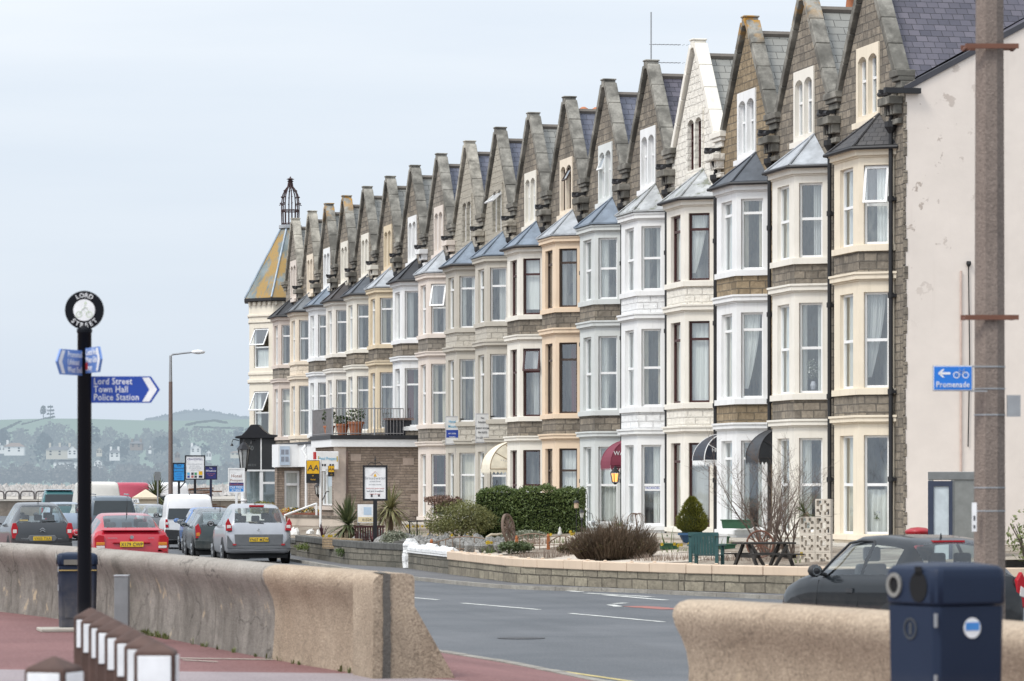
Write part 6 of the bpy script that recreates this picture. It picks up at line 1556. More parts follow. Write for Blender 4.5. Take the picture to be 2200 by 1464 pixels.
VANB = [(0,.42,1.15,2.12,.90,.78),(.04,.38,1.16,2.2,.93,.79),(.12,.36,1.18,2.25,.95,.79),(.5,.35,1.18,2.29,.955,.78),(2.5,.35,1.16,2.29,.955,.78),(3.6,.35,1.12,2.22,.955,.76),(4.1,.35,1.1,1.75,.95,.78),(4.5,.35,1.06,1.25,.93,.8),(4.9,.4,.9,1.0,.86,.7),(5.0,.45,.7,.8,.75,.6)]
def mir(pts): return pts
def place(px, Z, z=0): q = D(px, Z, z); return (q.x, q.y, 0)
SILV = gloss('silver_paint', (.37,.38,.40), .28, .4, .5); RED = gloss('red_paint', (.40,.012,.026), .3, 0.0, .6); PIC = gloss('dark_grey_paint', (.018,.021,.025), .35, 0.0, .7, .3); GRN = gloss('dark_green_paint', (.022,.034,.036), .25); GRY = gloss('graphite_paint', (.11,.12,.135), .25, .2); BLU = gloss('mid_blue_paint', (.06,.15,.36), .25); WHV = gloss('white_van_paint', (.74,.74,.74), .35)
GRYB = flat('grey_bumper', (.13,.135,.14), .6); 
sc = car('people_carrier', 'silver people carrier parked by the dark garden wall, nearest of the right-hand line', 'car', place(556,98.2), head(.035,1), SILV, SCENIC, rear=(.115,.52), screen=(2.36,3.22), sides=((.58,1.02),(1.10,1.72),(1.80,2.55)), wheels=(.8,3.42), wr=.32,
    lamps=[('tail_lamp',[(.72,.90),(.885,.89),(.90,1.10),(.83,1.24),(.735,1.04)],LRED,-.002),('lamp_lens',[(.75,.97),(.865,.96),(.865,1.05),(.755,1.05)],LWHT,-.010)],
    bumper=[('lower_tailgate',[(.0,.80),(.66,.80),(.64,.50),(.0,.48)],GRYB,-.02),('bumper_insert',[(.0,.47),(.64,.49),(.86,.78),(.86,.42),(.0,.38)],GRYB,-.012)], plate='YN07 MZW', plate_at=(-.028,.655), wiper=((-.25,.13,1.12),(.15,.12,1.10)), mirror=(2.75,1.06,BLKP), hi_lamp=(.2,.53,1.565), aerial=(.9,1.61,.06,0))
mb = MB()
for sx in (1,-1): mb.box(sx*.66-.05,sx*.66+.05,-.03,0,.50,.545)
mb.build('reflector', LRED, sc); mb = MB(); mb.prism([(-.03,.02,.93),(0,.02,.96),(.03,.02,.93),(0,.02,.90)],(0,-.03,0)); mb.build('badge', CHROME, sc); text('SCENIC', .045, CHROME, 'lettering', sc, (0,-.002,.82), (1,0,0), (0,0,1)) if False else None
as_ = car('red_hatchback', 'red hatchback with rear spoiler, nearest car in the queue beyond the sea wall', 'car', place(283,81), head(-.0,1), RED, ASTRA, rear=(.22,.90), screen=(2.2,2.88), sides=((.72,1.18),(1.26,1.85),(1.92,2.6)), wheels=(.75,3.25), wr=.30,
    lamps=[('tail_lamp',[(.58,.60),(.80,.60),(.83,.90),(.74,.97),(.62,.95)],LRED,.0),('lamp_lens',[(.60,.68),(.78,.68),(.79,.735),(.60,.735)],LWHT,-.008),('amber_lens',[(.60,.745),(.79,.745),(.79,.81),(.60,.81)],LAMB,-.008)],
    bumper=[('bumper',[(.0,.56),(.84,.56),(.86,.36),(.0,.30)],RED,-.03)], plate='X179 CWP', plate_at=(-.02,.765), wiper=((-.5,.26,1.075),(-.02,.24,1.08)), mirror=(2.6,.99,RED), aerial=(.95,1.40,.34,-.06))
mb = MB(); mb.prism([(-.66,.08,1.05),(.66,.08,1.05),(.62,.24,1.10),(-.62,.24,1.10)],(0,0,.02)); mb.build('spoiler', RED, as_, bevel=.008); as_.scale = (1,1,1.05); mb = MB(); mb.disc((0,-.0,.915),(0,-1,0),.042,18,0,None,.03); mb.build('badge', CHROME, as_); mb = MB(); mb.box(-.42,.42,-.012,.05,.79,.815); mb.build('grip_strip', RED, as_)
for x, s in ((-.43,'VAUXHALL'),(.44,'ASTRA')): text(s, .042, CHROME, 'lettering', as_, (x,-.001,.885), (1,0,0), (0,0,1))
pc = car('people_carrier', 'dark grey rounded people carrier with chevron badge at the left edge of the queue', 'car', place(91,103), head(-.03,1), PIC, PICASSO, rear=(.125,.70), screen=(2.5,3.4), sides=((.8,1.2),(1.28,1.95),(2.02,2.9)), wheels=(.8,3.5), wr=.31,
    lamps=[('tail_lamp',[(.69,.62),(.85,.62),(.875,.90),(.84,1.05),(.74,1.06),(.69,.92)],LRED,.02),('lamp_lens',[(.72,.77),(.83,.77),(.83,.87),(.72,.87)],LWHT,.012)],
    bumper=[('bumper',[(.0,.46),(.84,.5),(.86,.34),(.0,.30)],BLKP,-.02),('plate_recess',[(.0,.71),(.36,.71),(.42,.62),(.34,.53),(.0,.52)],GRYB,-.012)], plate='VX03 TXA', plate_at=(-.025,.615), wiper=((.0,.15,1.09),(.48,.17,1.11)), mirror=(3.0,1.05,PIC), aerial=(.98,1.615,.30,-.05))
mb = MB()
for dz in (0,.055):
    for sx in (1,-1): mb.bar((0,-.02,.86+dz),(sx*.075,-.02,.805+dz),.03,.02)
mb.build('badge', CHROME, pc)
for x, s in ((-.48,'CITROEN'),(.5,'Xsara')): text(s, .05, CHROME, 'lettering', pc, (x,-.002,.595), (1,0,0), (0,0,1))
mb = MB(); mb.box(-.62,-.38,.20,.215,1.11,1.15); mb.build('window_sticker', flat('yellow_sticker',(.55,.38,.08),.5), pc)
simple = dict(interior=False)
LR = [('tail_lamp',[(.62,.62),(.80,.62),(.83,.90),(.70,.98)],LRED,.01)]
car('dark_green_hatchback', 'dark green hatchback with tall red tail lamp just ahead of the silver people carrier', 'car', place(478,104.3), head(.05,1), GRN, HATCH, rear=(.12,.72), screen=(2.0,2.7), sides=((.7,1.34),(1.42,2.4)), wheels=(.62,3.05), wr=.29, lamps=[('tail_lamp',[(.60,.62),(.76,.60),(.78,.95),(.69,1.03),(.62,.85)],LRED,.03),('amber_lens',[(.64,.67),(.74,.66),(.75,.76),(.65,.77)],LAMB,.022)], bumper=[('bumper',[(.0,.52),(.78,.55),(.79,.32),(.0,.28)],GRN,-.03)], mirror=(2.35,.98,GRN), aerial=(.75,1.39,.3,-.05), **simple)
car('grey_saloon', 'graphite saloon third in the line of parked cars ahead of the green hatchback', 'car', place(470,110.5), head(.055,1), GRY, SALOON, rear=(.5,1.2), screen=(2.4,3.0), sides=((1.0,1.75),(1.82,2.65)), wheels=(.85,3.3), wr=.3, lamps=LR, mirror=(2.75,1.0,GRY), aerial=(1.3,1.41,.12,-.02), **simple)
car('blue_hatchback', 'bright blue hatchback peeping out behind the graphite saloon', 'car', place(452,116.2), head(.07,1), BLU, HATCH, rear=(.16,.72), screen=(2.0,2.7), sides=((.7,1.34),(1.42,2.4)), wheels=(.62,3.05), wr=.29, lamps=[('tail_lamp',[(.62,.62),(.75,.60),(.77,.9),(.68,.98)],LRED,.03)], mirror=(2.35,.98,BLU), **simple)
def van_face(t, w, z0, z1, y, name='rear_window', m=None):
    mb = MB(); mb.prism([(-w,y,z0),(w,y,z0),(w*.93,y+.04,z1),(-w*.93,y+.04,z1)],(0,.02,0)); return mb.build(name, m or DGL, t, bevel=.01)
DGL = gloss('dark_van_glass', (.05,.06,.065), .06)
k = car('small_white_van', 'small clean white van ahead of the blue hatchback', 'van', place(408,121), head(.06,1), WHV, VANK, rear=None, screen=(2.25,3.1), sides=((1.9,2.7),), wheels=(.75,3.2), wr=.3, lamps=[('tail_lamp',[(.70,.72),(.815,.72),(.815,1.0),(.75,1.0)],LRED,-.02),('lamp_lens',[(.72,.82),(.805,.82),(.805,.9),(.72,.9)],LWHT,-.03)], bumper=[('bumper',[(.0,.62),(.82,.66),(.84,.34),(.0,.30)],BLKP,-.04)], mirror=(2.75,1.12,BLKP), aerial=(.2,1.82,.05,0), **simple)
van_face(k, .74, 1.0, 1.60, -.024)
van = car('large_white_van', 'large dirty white high-sided van in the queue behind the black signpost', 'van', place(212,146), head(.05,1), gloss('dirty_white_paint',(.60,.58,.53),.5), VANB, rear=None, screen=(3.65,4.4), sides=((3.3,4.1),), wheels=(.9,4.1), wr=.34, lamps=[('tail_lamp',[(.82,.8),(.93,.8),(.93,1.2),(.84,1.2)],LRED,-.02)], mirror=(4.1,1.35,BLKP), **simple)
van_face(van, .74, 1.2, 1.85, -.024)
rv = car('red_minibus', 'faded red minibus with side windows ahead of the large white van', 'minibus', place(283,172), head(.10,1), gloss('faded_red_paint',(.40,.05,.085),.4), VANB, rear=None, screen=(3.65,4.4), sides=((.5,1.3),(1.4,2.2),(2.3,3.1),(3.3,4.1)), wheels=(.9,4.1), wr=.34, lamps=[('tail_lamp',[(.82,.8),(.93,.8),(.93,1.2),(.84,1.2)],LRED,-.02)], **simple)
van_face(rv, .74, 1.2, 1.8, -.024)
tl = car('teal_off_roader', 'teal off-road estate with pale roof at the back of the queue', 'car', place(128,178), head(.06,1), gloss('teal_paint',(.035,.13,.14),.3), OFFROAD, rear=None, screen=(2.55,3.05), sides=((.4,1.2),(1.3,2.0),(2.05,2.8)), wheels=(.85,3.4), wr=.36, lamps=[('tail_lamp',[(.78,.8),(.88,.8),(.88,1.05),(.80,1.05)],LRED,.0)], mirror=(2.8,1.2,BLKP), **simple)
mb = MB(); mb.box(-.66,.66,.15,2.4,1.90,1.945); mb.build('roof_panel', gloss('pale_roof_paint',(.42,.5,.55),.35), tl, bevel=.02); van_face(tl, .74, 1.12, 1.7, .015)
e1 = car('slate_estate', 'slate blue estate car with roof bars just right of the black signpost', 'car', place(243,132), head(.03,1), gloss('slate_blue_paint',(.10,.125,.15),.25), OFFROAD, rear=None, screen=(2.55,3.05), sides=((.4,1.2),(1.3,2.0),(2.05,2.8)), wheels=(.85,3.4), wr=.34, lamps=[('tail_lamp',[(.76,.75),(.88,.75),(.88,1.05),(.78,1.05)],LRED,.0)], **simple)
e1.scale = (1,1,.915); van_face(e1, .72, 1.14, 1.72, .015); mb = MB()
for sx in (1,-1): mb.bar((sx*.6,.4,1.96),(sx*.6,2.3,1.98),.035,.05)
mb.build('roof_bar', STEEL, e1)
car('grey_saloon', 'silver-grey saloon half hidden left of the taxi', 'car', place(272,140), head(.04,1), gloss('pewter_paint',(.26,.28,.31),.28,.2), SALOON, rear=(.5,1.2), screen=(2.4,3.0), sides=((1.0,1.75),(1.82,2.65)), wheels=(.85,3.3), wr=.3, lamps=LR, **simple)
tx = car('taxi_car', 'pale grey saloon with a white roof sign reading TAXI', 'taxi', place(324,136.5), head(.04,1), gloss('pale_grey_paint',(.36,.38,.40),.28,.2), SALOON, rear=(.5,1.2), screen=(2.4,3.0), sides=((1.0,1.75),(1.82,2.65)), wheels=(.85,3.3), wr=.3, lamps=LR, **simple)
mb = MB(); mb.prism([(-.86,1.5,1.46),(-.30,1.5,1.46),(-.34,1.5,1.62),(-.82,1.5,1.62)],(0,.16,0)); rs_ = mb.build('roof_sign', WHITE, tx, bevel=.01); text('TAXI', .15, INK, 'lettering', rs_, (-.58,1.495,1.485), (1,0,0), (0,0,1))
car('dark_grey_hatchback', 'dark grey hatchback squeezed between the taxi and the small white van', 'car', place(351,131), head(.05,1), gloss('storm_grey_paint',(.13,.14,.15),.28,.1), HATCH, rear=(.16,.72), screen=(2.0,2.7), sides=((.7,1.34),(1.42,2.4)), wheels=(.62,3.05), wr=.29, lamps=[('tail_lamp',[(.62,.62),(.75,.60),(.77,.9),(.68,.98)],LRED,.03)], **simple)
car('silver_estate', 'silver-blue estate car wedged ahead of the dark people carrier', 'car', place(143,140), head(.02,1), gloss('silver_blue_paint',(.28,.33,.40),.28,.3), ESTATE, rear=(.13,.58), screen=(2.45,3.15), sides=((.7,1.4),(1.5,2.1),(2.2,2.8)), wheels=(.8,3.4), wr=.3, lamps=LR, mirror=(2.85,1.0,BLKP), **simple)
lo = car('white_lorry', 'white lorry cab beyond the tall cabbage palm', 'lorry', place(367,176), head(.1,1), WHV, VANB, rear=None, screen=(3.65,4.4), sides=((3.3,4.1),), wheels=(.9,4.1), wr=.36, lamps=[('tail_lamp',[(.82,.8),(.93,.8),(.93,1.2),(.84,1.2)],LRED,-.02)], **simple); van_face(lo, .74, 1.2, 1.9, -.024)
# ------------------------------------------------------------------ signs and street furniture
BLUE = gloss('sign_blue', (.012,.055,.33), .35); WT = flat('sign_white', (.78,.78,.78), .4); SBK = gloss('post_black', (.007,.008,.011), .4, 0.0, 0.0, .12)
p = D(181.5, 29.6, PZ); k_ = 29.6/F_PX
fp = thing('fingerpost', 'black fingerpost with round street roundel and three blue direction blades', 'signpost', p, -TH)
zz = lambda py: EYE-PZ-(py-HOR)*k_
mb = MB(); mb.tube([(0,0,-.1),(0,0,zz(716))], .0575, 20); mb.lathe([(.0575,zz(716)),(.064,zz(714)),(.064,zz(708)),(.04,zz(705)),(.03,zz(700))],20); mb.build('pole', SBK, fp, smooth=False)
for o in fp.children: weld(o, 40)
rc = Vector((0,0,zz(667))); mb = MB(); mb.disc(rc+Vector((0,.02,0)),(0,-1,0),.158,40,0,None,.04); rd = mb.build('roundel', SBK, fp, bevel=.004)
mb = MB(); mb.disc(rc+Vector((0,-.021,0)),(0,-1,0),.088,36,0,None,.002); mb.build('roundel_face', WT, rd)
CYC = flat('pale_green_print', (.50,.58,.42), .5); mb = MB(); o = rc+Vector((0,-.0245,0)); P_ = lambda x, z: o+Vector((x,0,z))
for x in (-.042,.042): mb.disc(P_(x,-.035),(0,-1,0),.026,20,0,.020)
for a, b in (((-.042,-.035),(-.012,.012)),((-.012,.012),(.02,-.03)),((-.012,.012),(.022,.022)),((.022,.022),(.042,-.035)),((-.004,.012),(.008,.048))): mb.bar(P_(*a),P_(*b),.006,.001)
mb.disc(P_(.012,.058),(0,-1,0),.010,12); mb.build('cyclist_symbol', CYC, rd)
def arc_text(s, r_, a0, da, size, up=True):
    for i, ch in enumerate(s):
        a = math.radians(a0-da*i) if up else math.radians(a0+da*i); d = Vector((math.cos(a),0,math.sin(a))); tn = Vector((d.z,0,-d.x)); 
        if not up: tn, dd = -tn, -d
        else: dd = d
        text(ch, size, WT, 'lettering', rd, rc+d*r_+Vector((0,-.0225,0)), tn, dd)
arc_text('LORD', .104, 117, 18, .052); arc_text('STREET', .140, 225, 18, .052, False)
def blade(label_lines, z0, z1, L, rz, flip=False, size=.058, extra=None):
    h = z1-z0; e = thing('x','x','x'); bpy.data.objects.remove(e)
    R = Matrix.Rotation(rz, 4, 'Z'); X = R @ Vector((1,0,0)); N = R @ Vector((0,-1,0)); O = Vector((0,0,0)); s = -1 if flip else 1
    Q = lambda x, z, d=0: X*(s*x) + N*d + Vector((0,0,z)); zm = (z0+z1)/2; pt = h*.34
    mb = MB(); mb.prism([Q(.05,z0,-.008),Q(L-pt,z0,-.008),Q(L,zm,-.008),Q(L-pt,z1,-.008),Q(.05,z1,-.008)], N*.016); bl = mb.build('direction_blade', BLUE if rz == 0 else gloss('pale_sign_blue', (.12,.22,.50), .35), fp)  # side blades get a paler blue than the front one
    mb = MB(); w = .055; a = [(L-pt-w-.015,z0+.01),(L-pt-.012,z0+.01),(L-.022,zm),(L-pt-.012,z1-.01),(L-pt-w-.015,z1-.01),(L-w-.03,zm)]
    mb.poly([Q(x,z,.0095) for x,z in a]); mb.build('arrow_head', WT, bl)
    for i, ln in enumerate(label_lines):
        zb = z1 - h*(.30+.30*i); org = Q(.075,zb,.0085) if not flip else Q(L-pt-w-.06,zb,.0085)
        text(ln, size, WT, 'lettering', bl, org, X, (0,0,1), 'LEFT', .0015, .85)
    return bl
blade(['Lord Street','Town Hall','Police Station'], zz(866), zz(809), .615, 0, size=.074)
b2 = blade(['Central Area','Winter Gdns','Library'], zz(803), zz(749), .52, math.radians(-68), size=.07)
mb = MB(); R = Matrix.Rotation(math.radians(-68),4,'Z'); X = R@Vector((1,0,0)); N = R@Vector((0,-1,0)); mb.obox(X*.1+N*.011+Vector((0,0,zz(788))), X*.035, N*.001, Vector((0,0,.028))); mb.build('red_emblem', REDI, b2)
blade(['Promenade','Lifeboat','West End'], zz(808), zz(754), .50, math.radians(70), True, size=.07)

# timber bollards with reflective plates
TIM = flat('brown_timber', (.085,.05,.04), .8, 0.0, .3); REFL = flat('reflective_white', (.75,.76,.77), .3)
def bollard(p, rz, label, group, proto=None):
    if proto is not None:
        t = copy_tree(proto); t.location = p; t.rotation_euler = (0,0,rz); tag(t, label, 'bollard', group); return t
    t = thing('timber_bollard', label, 'bollard', p, rz, group); w = .105; mb = MB(); vs = [(-w,-w,-.05),(w,-w,-.05),(w,w,-.05),(-w,w,-.05),(-w,-w,.84),(w,-w,.84),(w,w,.84),(-w,w,.84),(0,0,.90)]
    mb.mesh(vs, [(0,1,5,4),(1,2,6,5),(2,3,7,6),(3,0,4,7),(4,5,8),(5,6,8),(6,7,8),(7,4,8)]); mb.build('post', TIM, t, bevel=.012)
    mb = MB(); mb.box(-.085,.085,-w-.008,-w,.64,.82); mb.build('reflector', REFL, t, bevel=.004); mb = MB(); mb.box(w,w+.008,-.085,.085,.64,.82); mb.build('reflector', REFL, t, bevel=.004); return t
near, far = D(335,18.6,PZ), D(196,23.6,PZ); n = 8
b0 = bollard(near, -TH+.02, 'nearest timber bollard of the row, its white reflector plate fully in view', 'timber bollards in a receding row')
for i in range(1,n):
    q = near+(far-near)*(i/(n-1)); bollard(q, -TH+.02+rnd.uniform(-.04,.04), 'timber bollard in the receding row behind the nearest one, white reflectors on its sides', 'timber bollards in a receding row', b0)
bollard(D(116,17.1,PZ-.01), -TH-.35, 'lone timber bollard in the bottom corner left of the black fingerpost', 'timber bollards in a receding row', b0)

# litter bins
NAVY = gloss('navy_plastic', (.013,.022,.046), .5, 0.0, 0.0, .2)
def bin_(p, rz, label, w, h, name='litter_bin', sticker=True):
    t = thing(name, label, 'litter bin', p, rz); a = w/2; zt = h*.84; mb = MB()
    def rr(s, z, k=.86): r_ = s*k; return [(x,y,z) for x,y in [(-r_,-s),(r_,-s),(s,-r_),(s,r_),(r_,s),(-r_,s),(-s,r_),(-s,-r_)]]
    L = [rr(a*.88,.02),rr(a*.90,.05),rr(a*.965,zt-.01),rr(a*.965,zt)]; vs = [v for q in L for v in q]; mb.mesh(vs, [(j*8+k,j*8+(k+1)%8,(j+1)*8+(k+1)%8,(j+1)*8+k) for j in range(len(L)-1) for k in range(8)]+[tuple(range(7,-1,-1))]); mb.build('bin_body', NAVY, t, bevel=.008)
    mb = MB(); L = [rr(a,zt+.005),rr(a*1.005,h-.07),rr(a*.985,h-.03),rr(a*.93,h-.005),rr(a*.5,h+.012)]; vs = [v for q in L for v in q]; mb.mesh(vs, [(j*8+k,j*8+(k+1)%8,(j+1)*8+(k+1)%8,(j+1)*8+k) for j in range(len(L)-1) for k in range(8)]+[tuple(range(7,-1,-1)),tuple(len(vs)-8+k for k in range(8))]); hd = weld(mb.build('hood', NAVY, t), 30); hd.modifiers.new('edge','BEVEL').width = .015
    zc = zt+(h-zt)*.5; mb = MB(); HOLE = flat('bin_hole',(.004,.004,.005),.9)
    mb.prism([(-a-.002, y, z) for y, z in [(-.085+.075*math.cos(2*PI*q/24), zc-.005+.078*math.sin(2*PI*q/24)) for q in range(24)]],(-.003,0,0)); mb.box(-a-.005,-a-.002,-.115,-.055,zc+.05,zc+.098); mb.build('aperture', HOLE, hd)
    mb = MB(); mb.disc((-a-.002,.12,zc),(-1,0,0),.062,24,0,.042,.012); mb.build('ashtray_ring', CHROME if False else flat('dull_steel',(.33,.32,.29),.4,.6), hd); mb = MB(); mb.disc((-a-.002,.12,zc),(-1,0,0),.044,24,0,None,.003); mb.build('ashtray', HOLE, hd)
    mb = MB(); mb.disc((-a*.955,.0,h*.75),(-1,0,0),.055,24,0,.045,.006); mb.obox((-a*.96,.0,h*.75),(.003,0,0),(0,.012,0),(0,0,.03)); mb.build('embossed_badge', flat('worn_badge',(.05,.055,.06),.5), t)
    
    for z in (h*.52,h*.76): mb = MB(); mb.box(-a*.99,-a*.93,-a*.985,-a*.93,z,z+.07); mb.build('hinge', STEEL, t)
    mb = MB(); mb.box(-a*.62,a*.62,-a*.945,-a*.925,.15,h*.42); mb.build('door_panel', NAVY, t, bevel=.012)
    if sticker:
        mb = MB(); mb.disc((a*.02,-a*.955,h*.755),(0,-1,0),.052,28,0,None,.004); st = mb.build('sticker', WT, t); mb = MB(); mb.box(a*.02-.042,a*.02+.042,-a*.955-.0065,-a*.955-.0045,h*.745,h*.777); mb.build('sticker_band', SKYB if False else flat('council_blue',(.05,.22,.55),.4), st); text('COUNCIL', .026, flat('pale_print',(.5,.6,.7),.5), 'lettering', st, (a*.04,-a*.945-.0075,h*.598), (1,0,0), (0,0,1), sx=.9) if False else None
    mb = MB(); mb.box(-a*.80,a*.8,-a*.8,a*.8,-.03,.02); mb.build('plinth', flat('concrete_plinth',(.4,.37,.32),.9), t); return t
bin_(D(2032,18.5,PZ), -TH+math.radians(29), 'large navy blue litter bin with round white sticker by the right wall section', .455, 1.285)
bl = bin_(D(166,42.5,PZ), -TH+math.radians(8), 'small navy blue litter bin behind the black fingerpost, against the long sea wall', .47, .90, sticker=False)
mb = MB(); mb.disc((.06,-.235,.52),(0,-1,0),.05,24,0,None,.004); st = mb.build('sticker', WT, bl); mb = MB(); mb.box(.03,.09,-.242,-.239,.505,.54); mb.build('sticker_band', flat('council_blue',(.05,.22,.55),.4), st)
mb = MB(); mb.box(-.16,.14,-.243,-.236,.77,.83); mb.build('front_slot', flat('slot_grey_brown',(.16,.15,.13),.8), bl); mb = MB(); mb.box(-.22,.22,-.24,-.232,.70,.712); mb.build('gold_line', flat('gold_line',(.42,.30,.10),.5), bl)  # slot is a plain grey-brown plate on the bin front
t = thing('slab', 'pale concrete slab on the red tarmac under the small litter bin', 'slab', D(150,42.2,PZ)); mb = MB(); mb.box(-.36,.34,-.3,.3,0,.04); mb.build('slab_stone', flat('concrete_plinth',(.4,.37,.32),.9), t, bevel=.01)
t = thing('service_cabinet', 'narrow grey metal cabinet standing against the long sea wall', 'cabinet', D(262,38.7,PZ), -TH); mb = MB(); mb.box(-.075,.075,-.08,.08,0,.72); mb.build('cabinet_body', flat('zinc_grey',(.23,.24,.245),.5,.3), t, bevel=.006); mb = MB(); mb.box(-.08,.08,-.085,.085,.721,.74); mb.build('cap', STEEL, t, bevel=.004)

# concrete lamp column with bands and cycle sign
lp = thing('concrete_column', 'tall brown aggregate concrete lamp column with rusty clamps at the right edge', 'lamp column', D(2126,30,0), -TH); s_ = 30/F_PX; zc = lambda py: EYE-(py-HOR)*s_
AGG = concrete('brown_aggregate', (.155,.125,.108), (.215,.175,.15), .2, 1.4); mb = MB(); mb.lathe([(.142,-.1),(.134,1.3),(.122,5.2),(.10,9.6)],8,rot=PI/8); weld(mb.build('column', AGG, lp), 25)
mb = MB(); mb.tube([(0,0,9.5),(-.05,0,10.2),(-.6,0,10.6),(-1.7,0,10.7)],.05,8); mb.build('lamp_arm', STEEL, lp); mb = MB(); mb.lathe([(.1,-.08),(.15,0),(.05,.08)],10,(-1.9,0,10.66),sx=2); mb.build('lamp_head', STEEL, lp)
for py, tl in ((104,.02),(684,.012)):
    z = zc(py); mb = MB(); mb.box(-.22,.22,-.16,-.135,z-.02,z+.02); mb.box(-.22,.22,.135,.16,z-.02+tl,z+.02+tl)
    for x in (-.2,.2): mb.box(x-.012,x+.012,-.135,.135,z-.012,z+.012)
    mb.build('rusty_clamp', RUST, lp)
for py in (789,836,892,1048,1098): mb = MB(); z = zc(py); mb.lathe([(.135,z-.006),(.135,z+.006)],8,rot=PI/8); mb.build('steel_band', STEEL, lp)
mb = MB(); mb.box(.13,.24,-.12,-.08,zc(896),zc(850)); mb.build('junction_box', STEEL, lp)
mb = MB(); mb.box(-.165,-.125,-.15,-.142,zc(1142),zc(1080)); mb.build('notice_plate', WT, lp); mb = MB(); mb.box(-.152,-.138,-.153,-.151,zc(1118),zc(1108)); mb.box(-.152,-.138,-.153,-.151,zc(1135),zc(1128)); mb.build('notice_print', INK, lp)
sg = thing('cycle_sign', 'blue sign with left arrow, bicycle and the word Promenade on the concrete column', 'sign', D(2046.5,29.8,0), -TH); z0, z1 = zc(842), zc(787); hw_ = 43*s_
mb = MB(); mb.box(-hw_,hw_,-.012,.0,z0,z1); mb.build('sign_plate', flat('grey_back',(.34,.35,.37),.5,.3), sg, bevel=.004)
mb = MB(); mb.box(-hw_+.006,hw_-.006,-.015,-.0125,z0+.006,z1-.006); mb.build('border', WT, sg); mb = MB(); mb.box(-hw_+.011,hw_-.011,-.0175,-.0155,z0+.011,z1-.011); mb.build('blue_face', gloss('cycle_blue',(.015,.17,.60),.4), sg)
text('Promenade', .066, WT, 'lettering', sg, (0,-.0195,z0+.032), (1,0,0), (0,0,1), sx=.86); mb = MB(); za = z0+.145; mb.box(-.105,-.02,-.0195,-.018,za-.009,za+.009); mb.poly([(-.122,-.0195,za),(-.085,-.0195,za+.034),(-.068,-.0195,za+.034),(-.098,-.0195,za),(-.068,-.0195,za-.034),(-.085,-.0195,za-.034)]); mb.build('arrow', WT, sg)
mb = MB()
for x in (.03,.105): mb.disc((x,-.019,za-.014),(0,-1,0),.027,20,0,.020)
for a, b in (((.03,-.014),(.052,.022)),((.052,.022),(.09,.022)),((.09,.022),(.105,-.014)),((.052,.022),(.066,-.014)),((.066,-.014),(.09,.022)),((.03,-.014),(.066,-.014)),((.048,.034),(.062,.034)),((.09,.022),(.094,.038)),((.088,.038),(.1,.038))): mb.bar((a[0],-.0192,za+a[1]),(b[0],-.0192,za+b[1]),.008,.001)
mb.build('bicycle_symbol', WT, sg); mb = MB()
for z in (z1-.01,z0-.0): mb.box(hw_-.02,hw_+.12,-.006,.004,z-.006,z+.006)
mb.build('bracket', STEEL, sg)

# phone kiosk, post box
ph = thing('phone_kiosk', 'grey steel and glass phone kiosk in front of the pink side wall', 'phone kiosk', D(2050,70.5,.12), math.radians(-20)); mb = MB(); W_ = .45
for x in (-W_,W_):
    for y in (-W_,W_): mb.box(x-.045,x+.045,y-.045,y+.045,0,2.1)
mb.box(-W_-.05,W_+.05,-W_-.05,W_+.05,2.1,2.26); mb.box(-.06,.0,-W_-.04,-W_+.04,0,2.1); KG = flat('kiosk_blue_grey',(.035,.045,.075),.45); mb.build('kiosk_frame', flat('kiosk_steel',(.25,.25,.24),.35,.7), ph, bevel=.01)
mb = MB(); mb.box(-W_-.05,-W_+.06,-W_-.06,-W_-.045,0,2.08); mb.box(-.1,-.03,-W_-.06,-W_-.045,0,2.08); mb.box(-W_+.06,-.1,-W_-.06,-W_-.045,1.98,2.08); mb.build('door_frame', KG, ph); mb = MB(); mb.poly([(-W_+.06,-W_-.03,.1),(-.1,-W_-.03,.1),(-.1,-W_-.03,1.98),(-W_+.06,-W_-.03,1.98)]); mb.build('frosted_pane', flat('frosted_pane',(.50,.55,.57),.3), ph); mb = MB(); mb.box(.0,W_,-W_-.02,-W_,.1,2.1); mb.build('steel_panel', flat('brushed_steel',(.27,.27,.25),.4,.6), ph)
pb = thing('pillar_box', 'red pillar box with domed cap just left of the phone kiosk', 'post box', D(1973,72,.12)); RP = gloss('post_red',(.32,.012,.02),.35); mb = MB(); mb.lathe([(.24,0),(.24,.1),(.21,.12),(.21,1.0)],24); mb.build('pillar', RP, pb, smooth=False); mb = MB(); mb.lathe([(.205,1.0),(.25,1.03),(.27,1.08),(.25,1.11),(.15,1.155),(0,1.17)],24); mb.build('cap', RP, pb, smooth=True); mb = MB(); mb.box(-.12,.12,-.225,-.2,.82,.86); mb.build('posting_slot', BLACK, pb)

# framed hotel sign on its post
def post_sign(label, px, Z, pyt, pyb, w_px, facem, frame, rows, zb=.4, lamp=False, fork=False, extra=None, cat='sign', base_py=None):
    s = Z/F_PX; z1, z0 = EYE-(pyt-HOR)*s, EYE-(pyb-HOR)*s; w = w_px*s/2; t = thing('hotel_sign', label, cat, D(px,Z,0), -TH)
    mb = MB()
    for a in ((-w,-w+.05,z0,z1),(w-.05,w,z0,z1),(-w+.05,w-.05,z0,z0+.05),(-w+.05,w-.05,z1-.05,z1)): mb.box(a[0],a[1],-.04,.04,a[2],a[3])
    mb.build('frame', frame, t); mb = MB(); mb.box(-w+.05,w-.05,-.02,.02,z0+.05,z1-.05); mb.build('face', facem, t)
    mb = MB(); mb.box(-.055,.055,-.05,.05,zb,z0) if not fork else (mb.box(-.05,.05,-.05,.05,zb,z0-.001), mb.bar((0,0,z0-.35),(.3,0,z0),.05)); mb.build('post', frame, t)
    for txt, u, sz, m in rows: text(txt, sz*2*w, m, 'lettering', t, (0,-.022,z0+(z1-z0)*u), (1,0,0), (0,0,1))
    return t, w, z0, z1
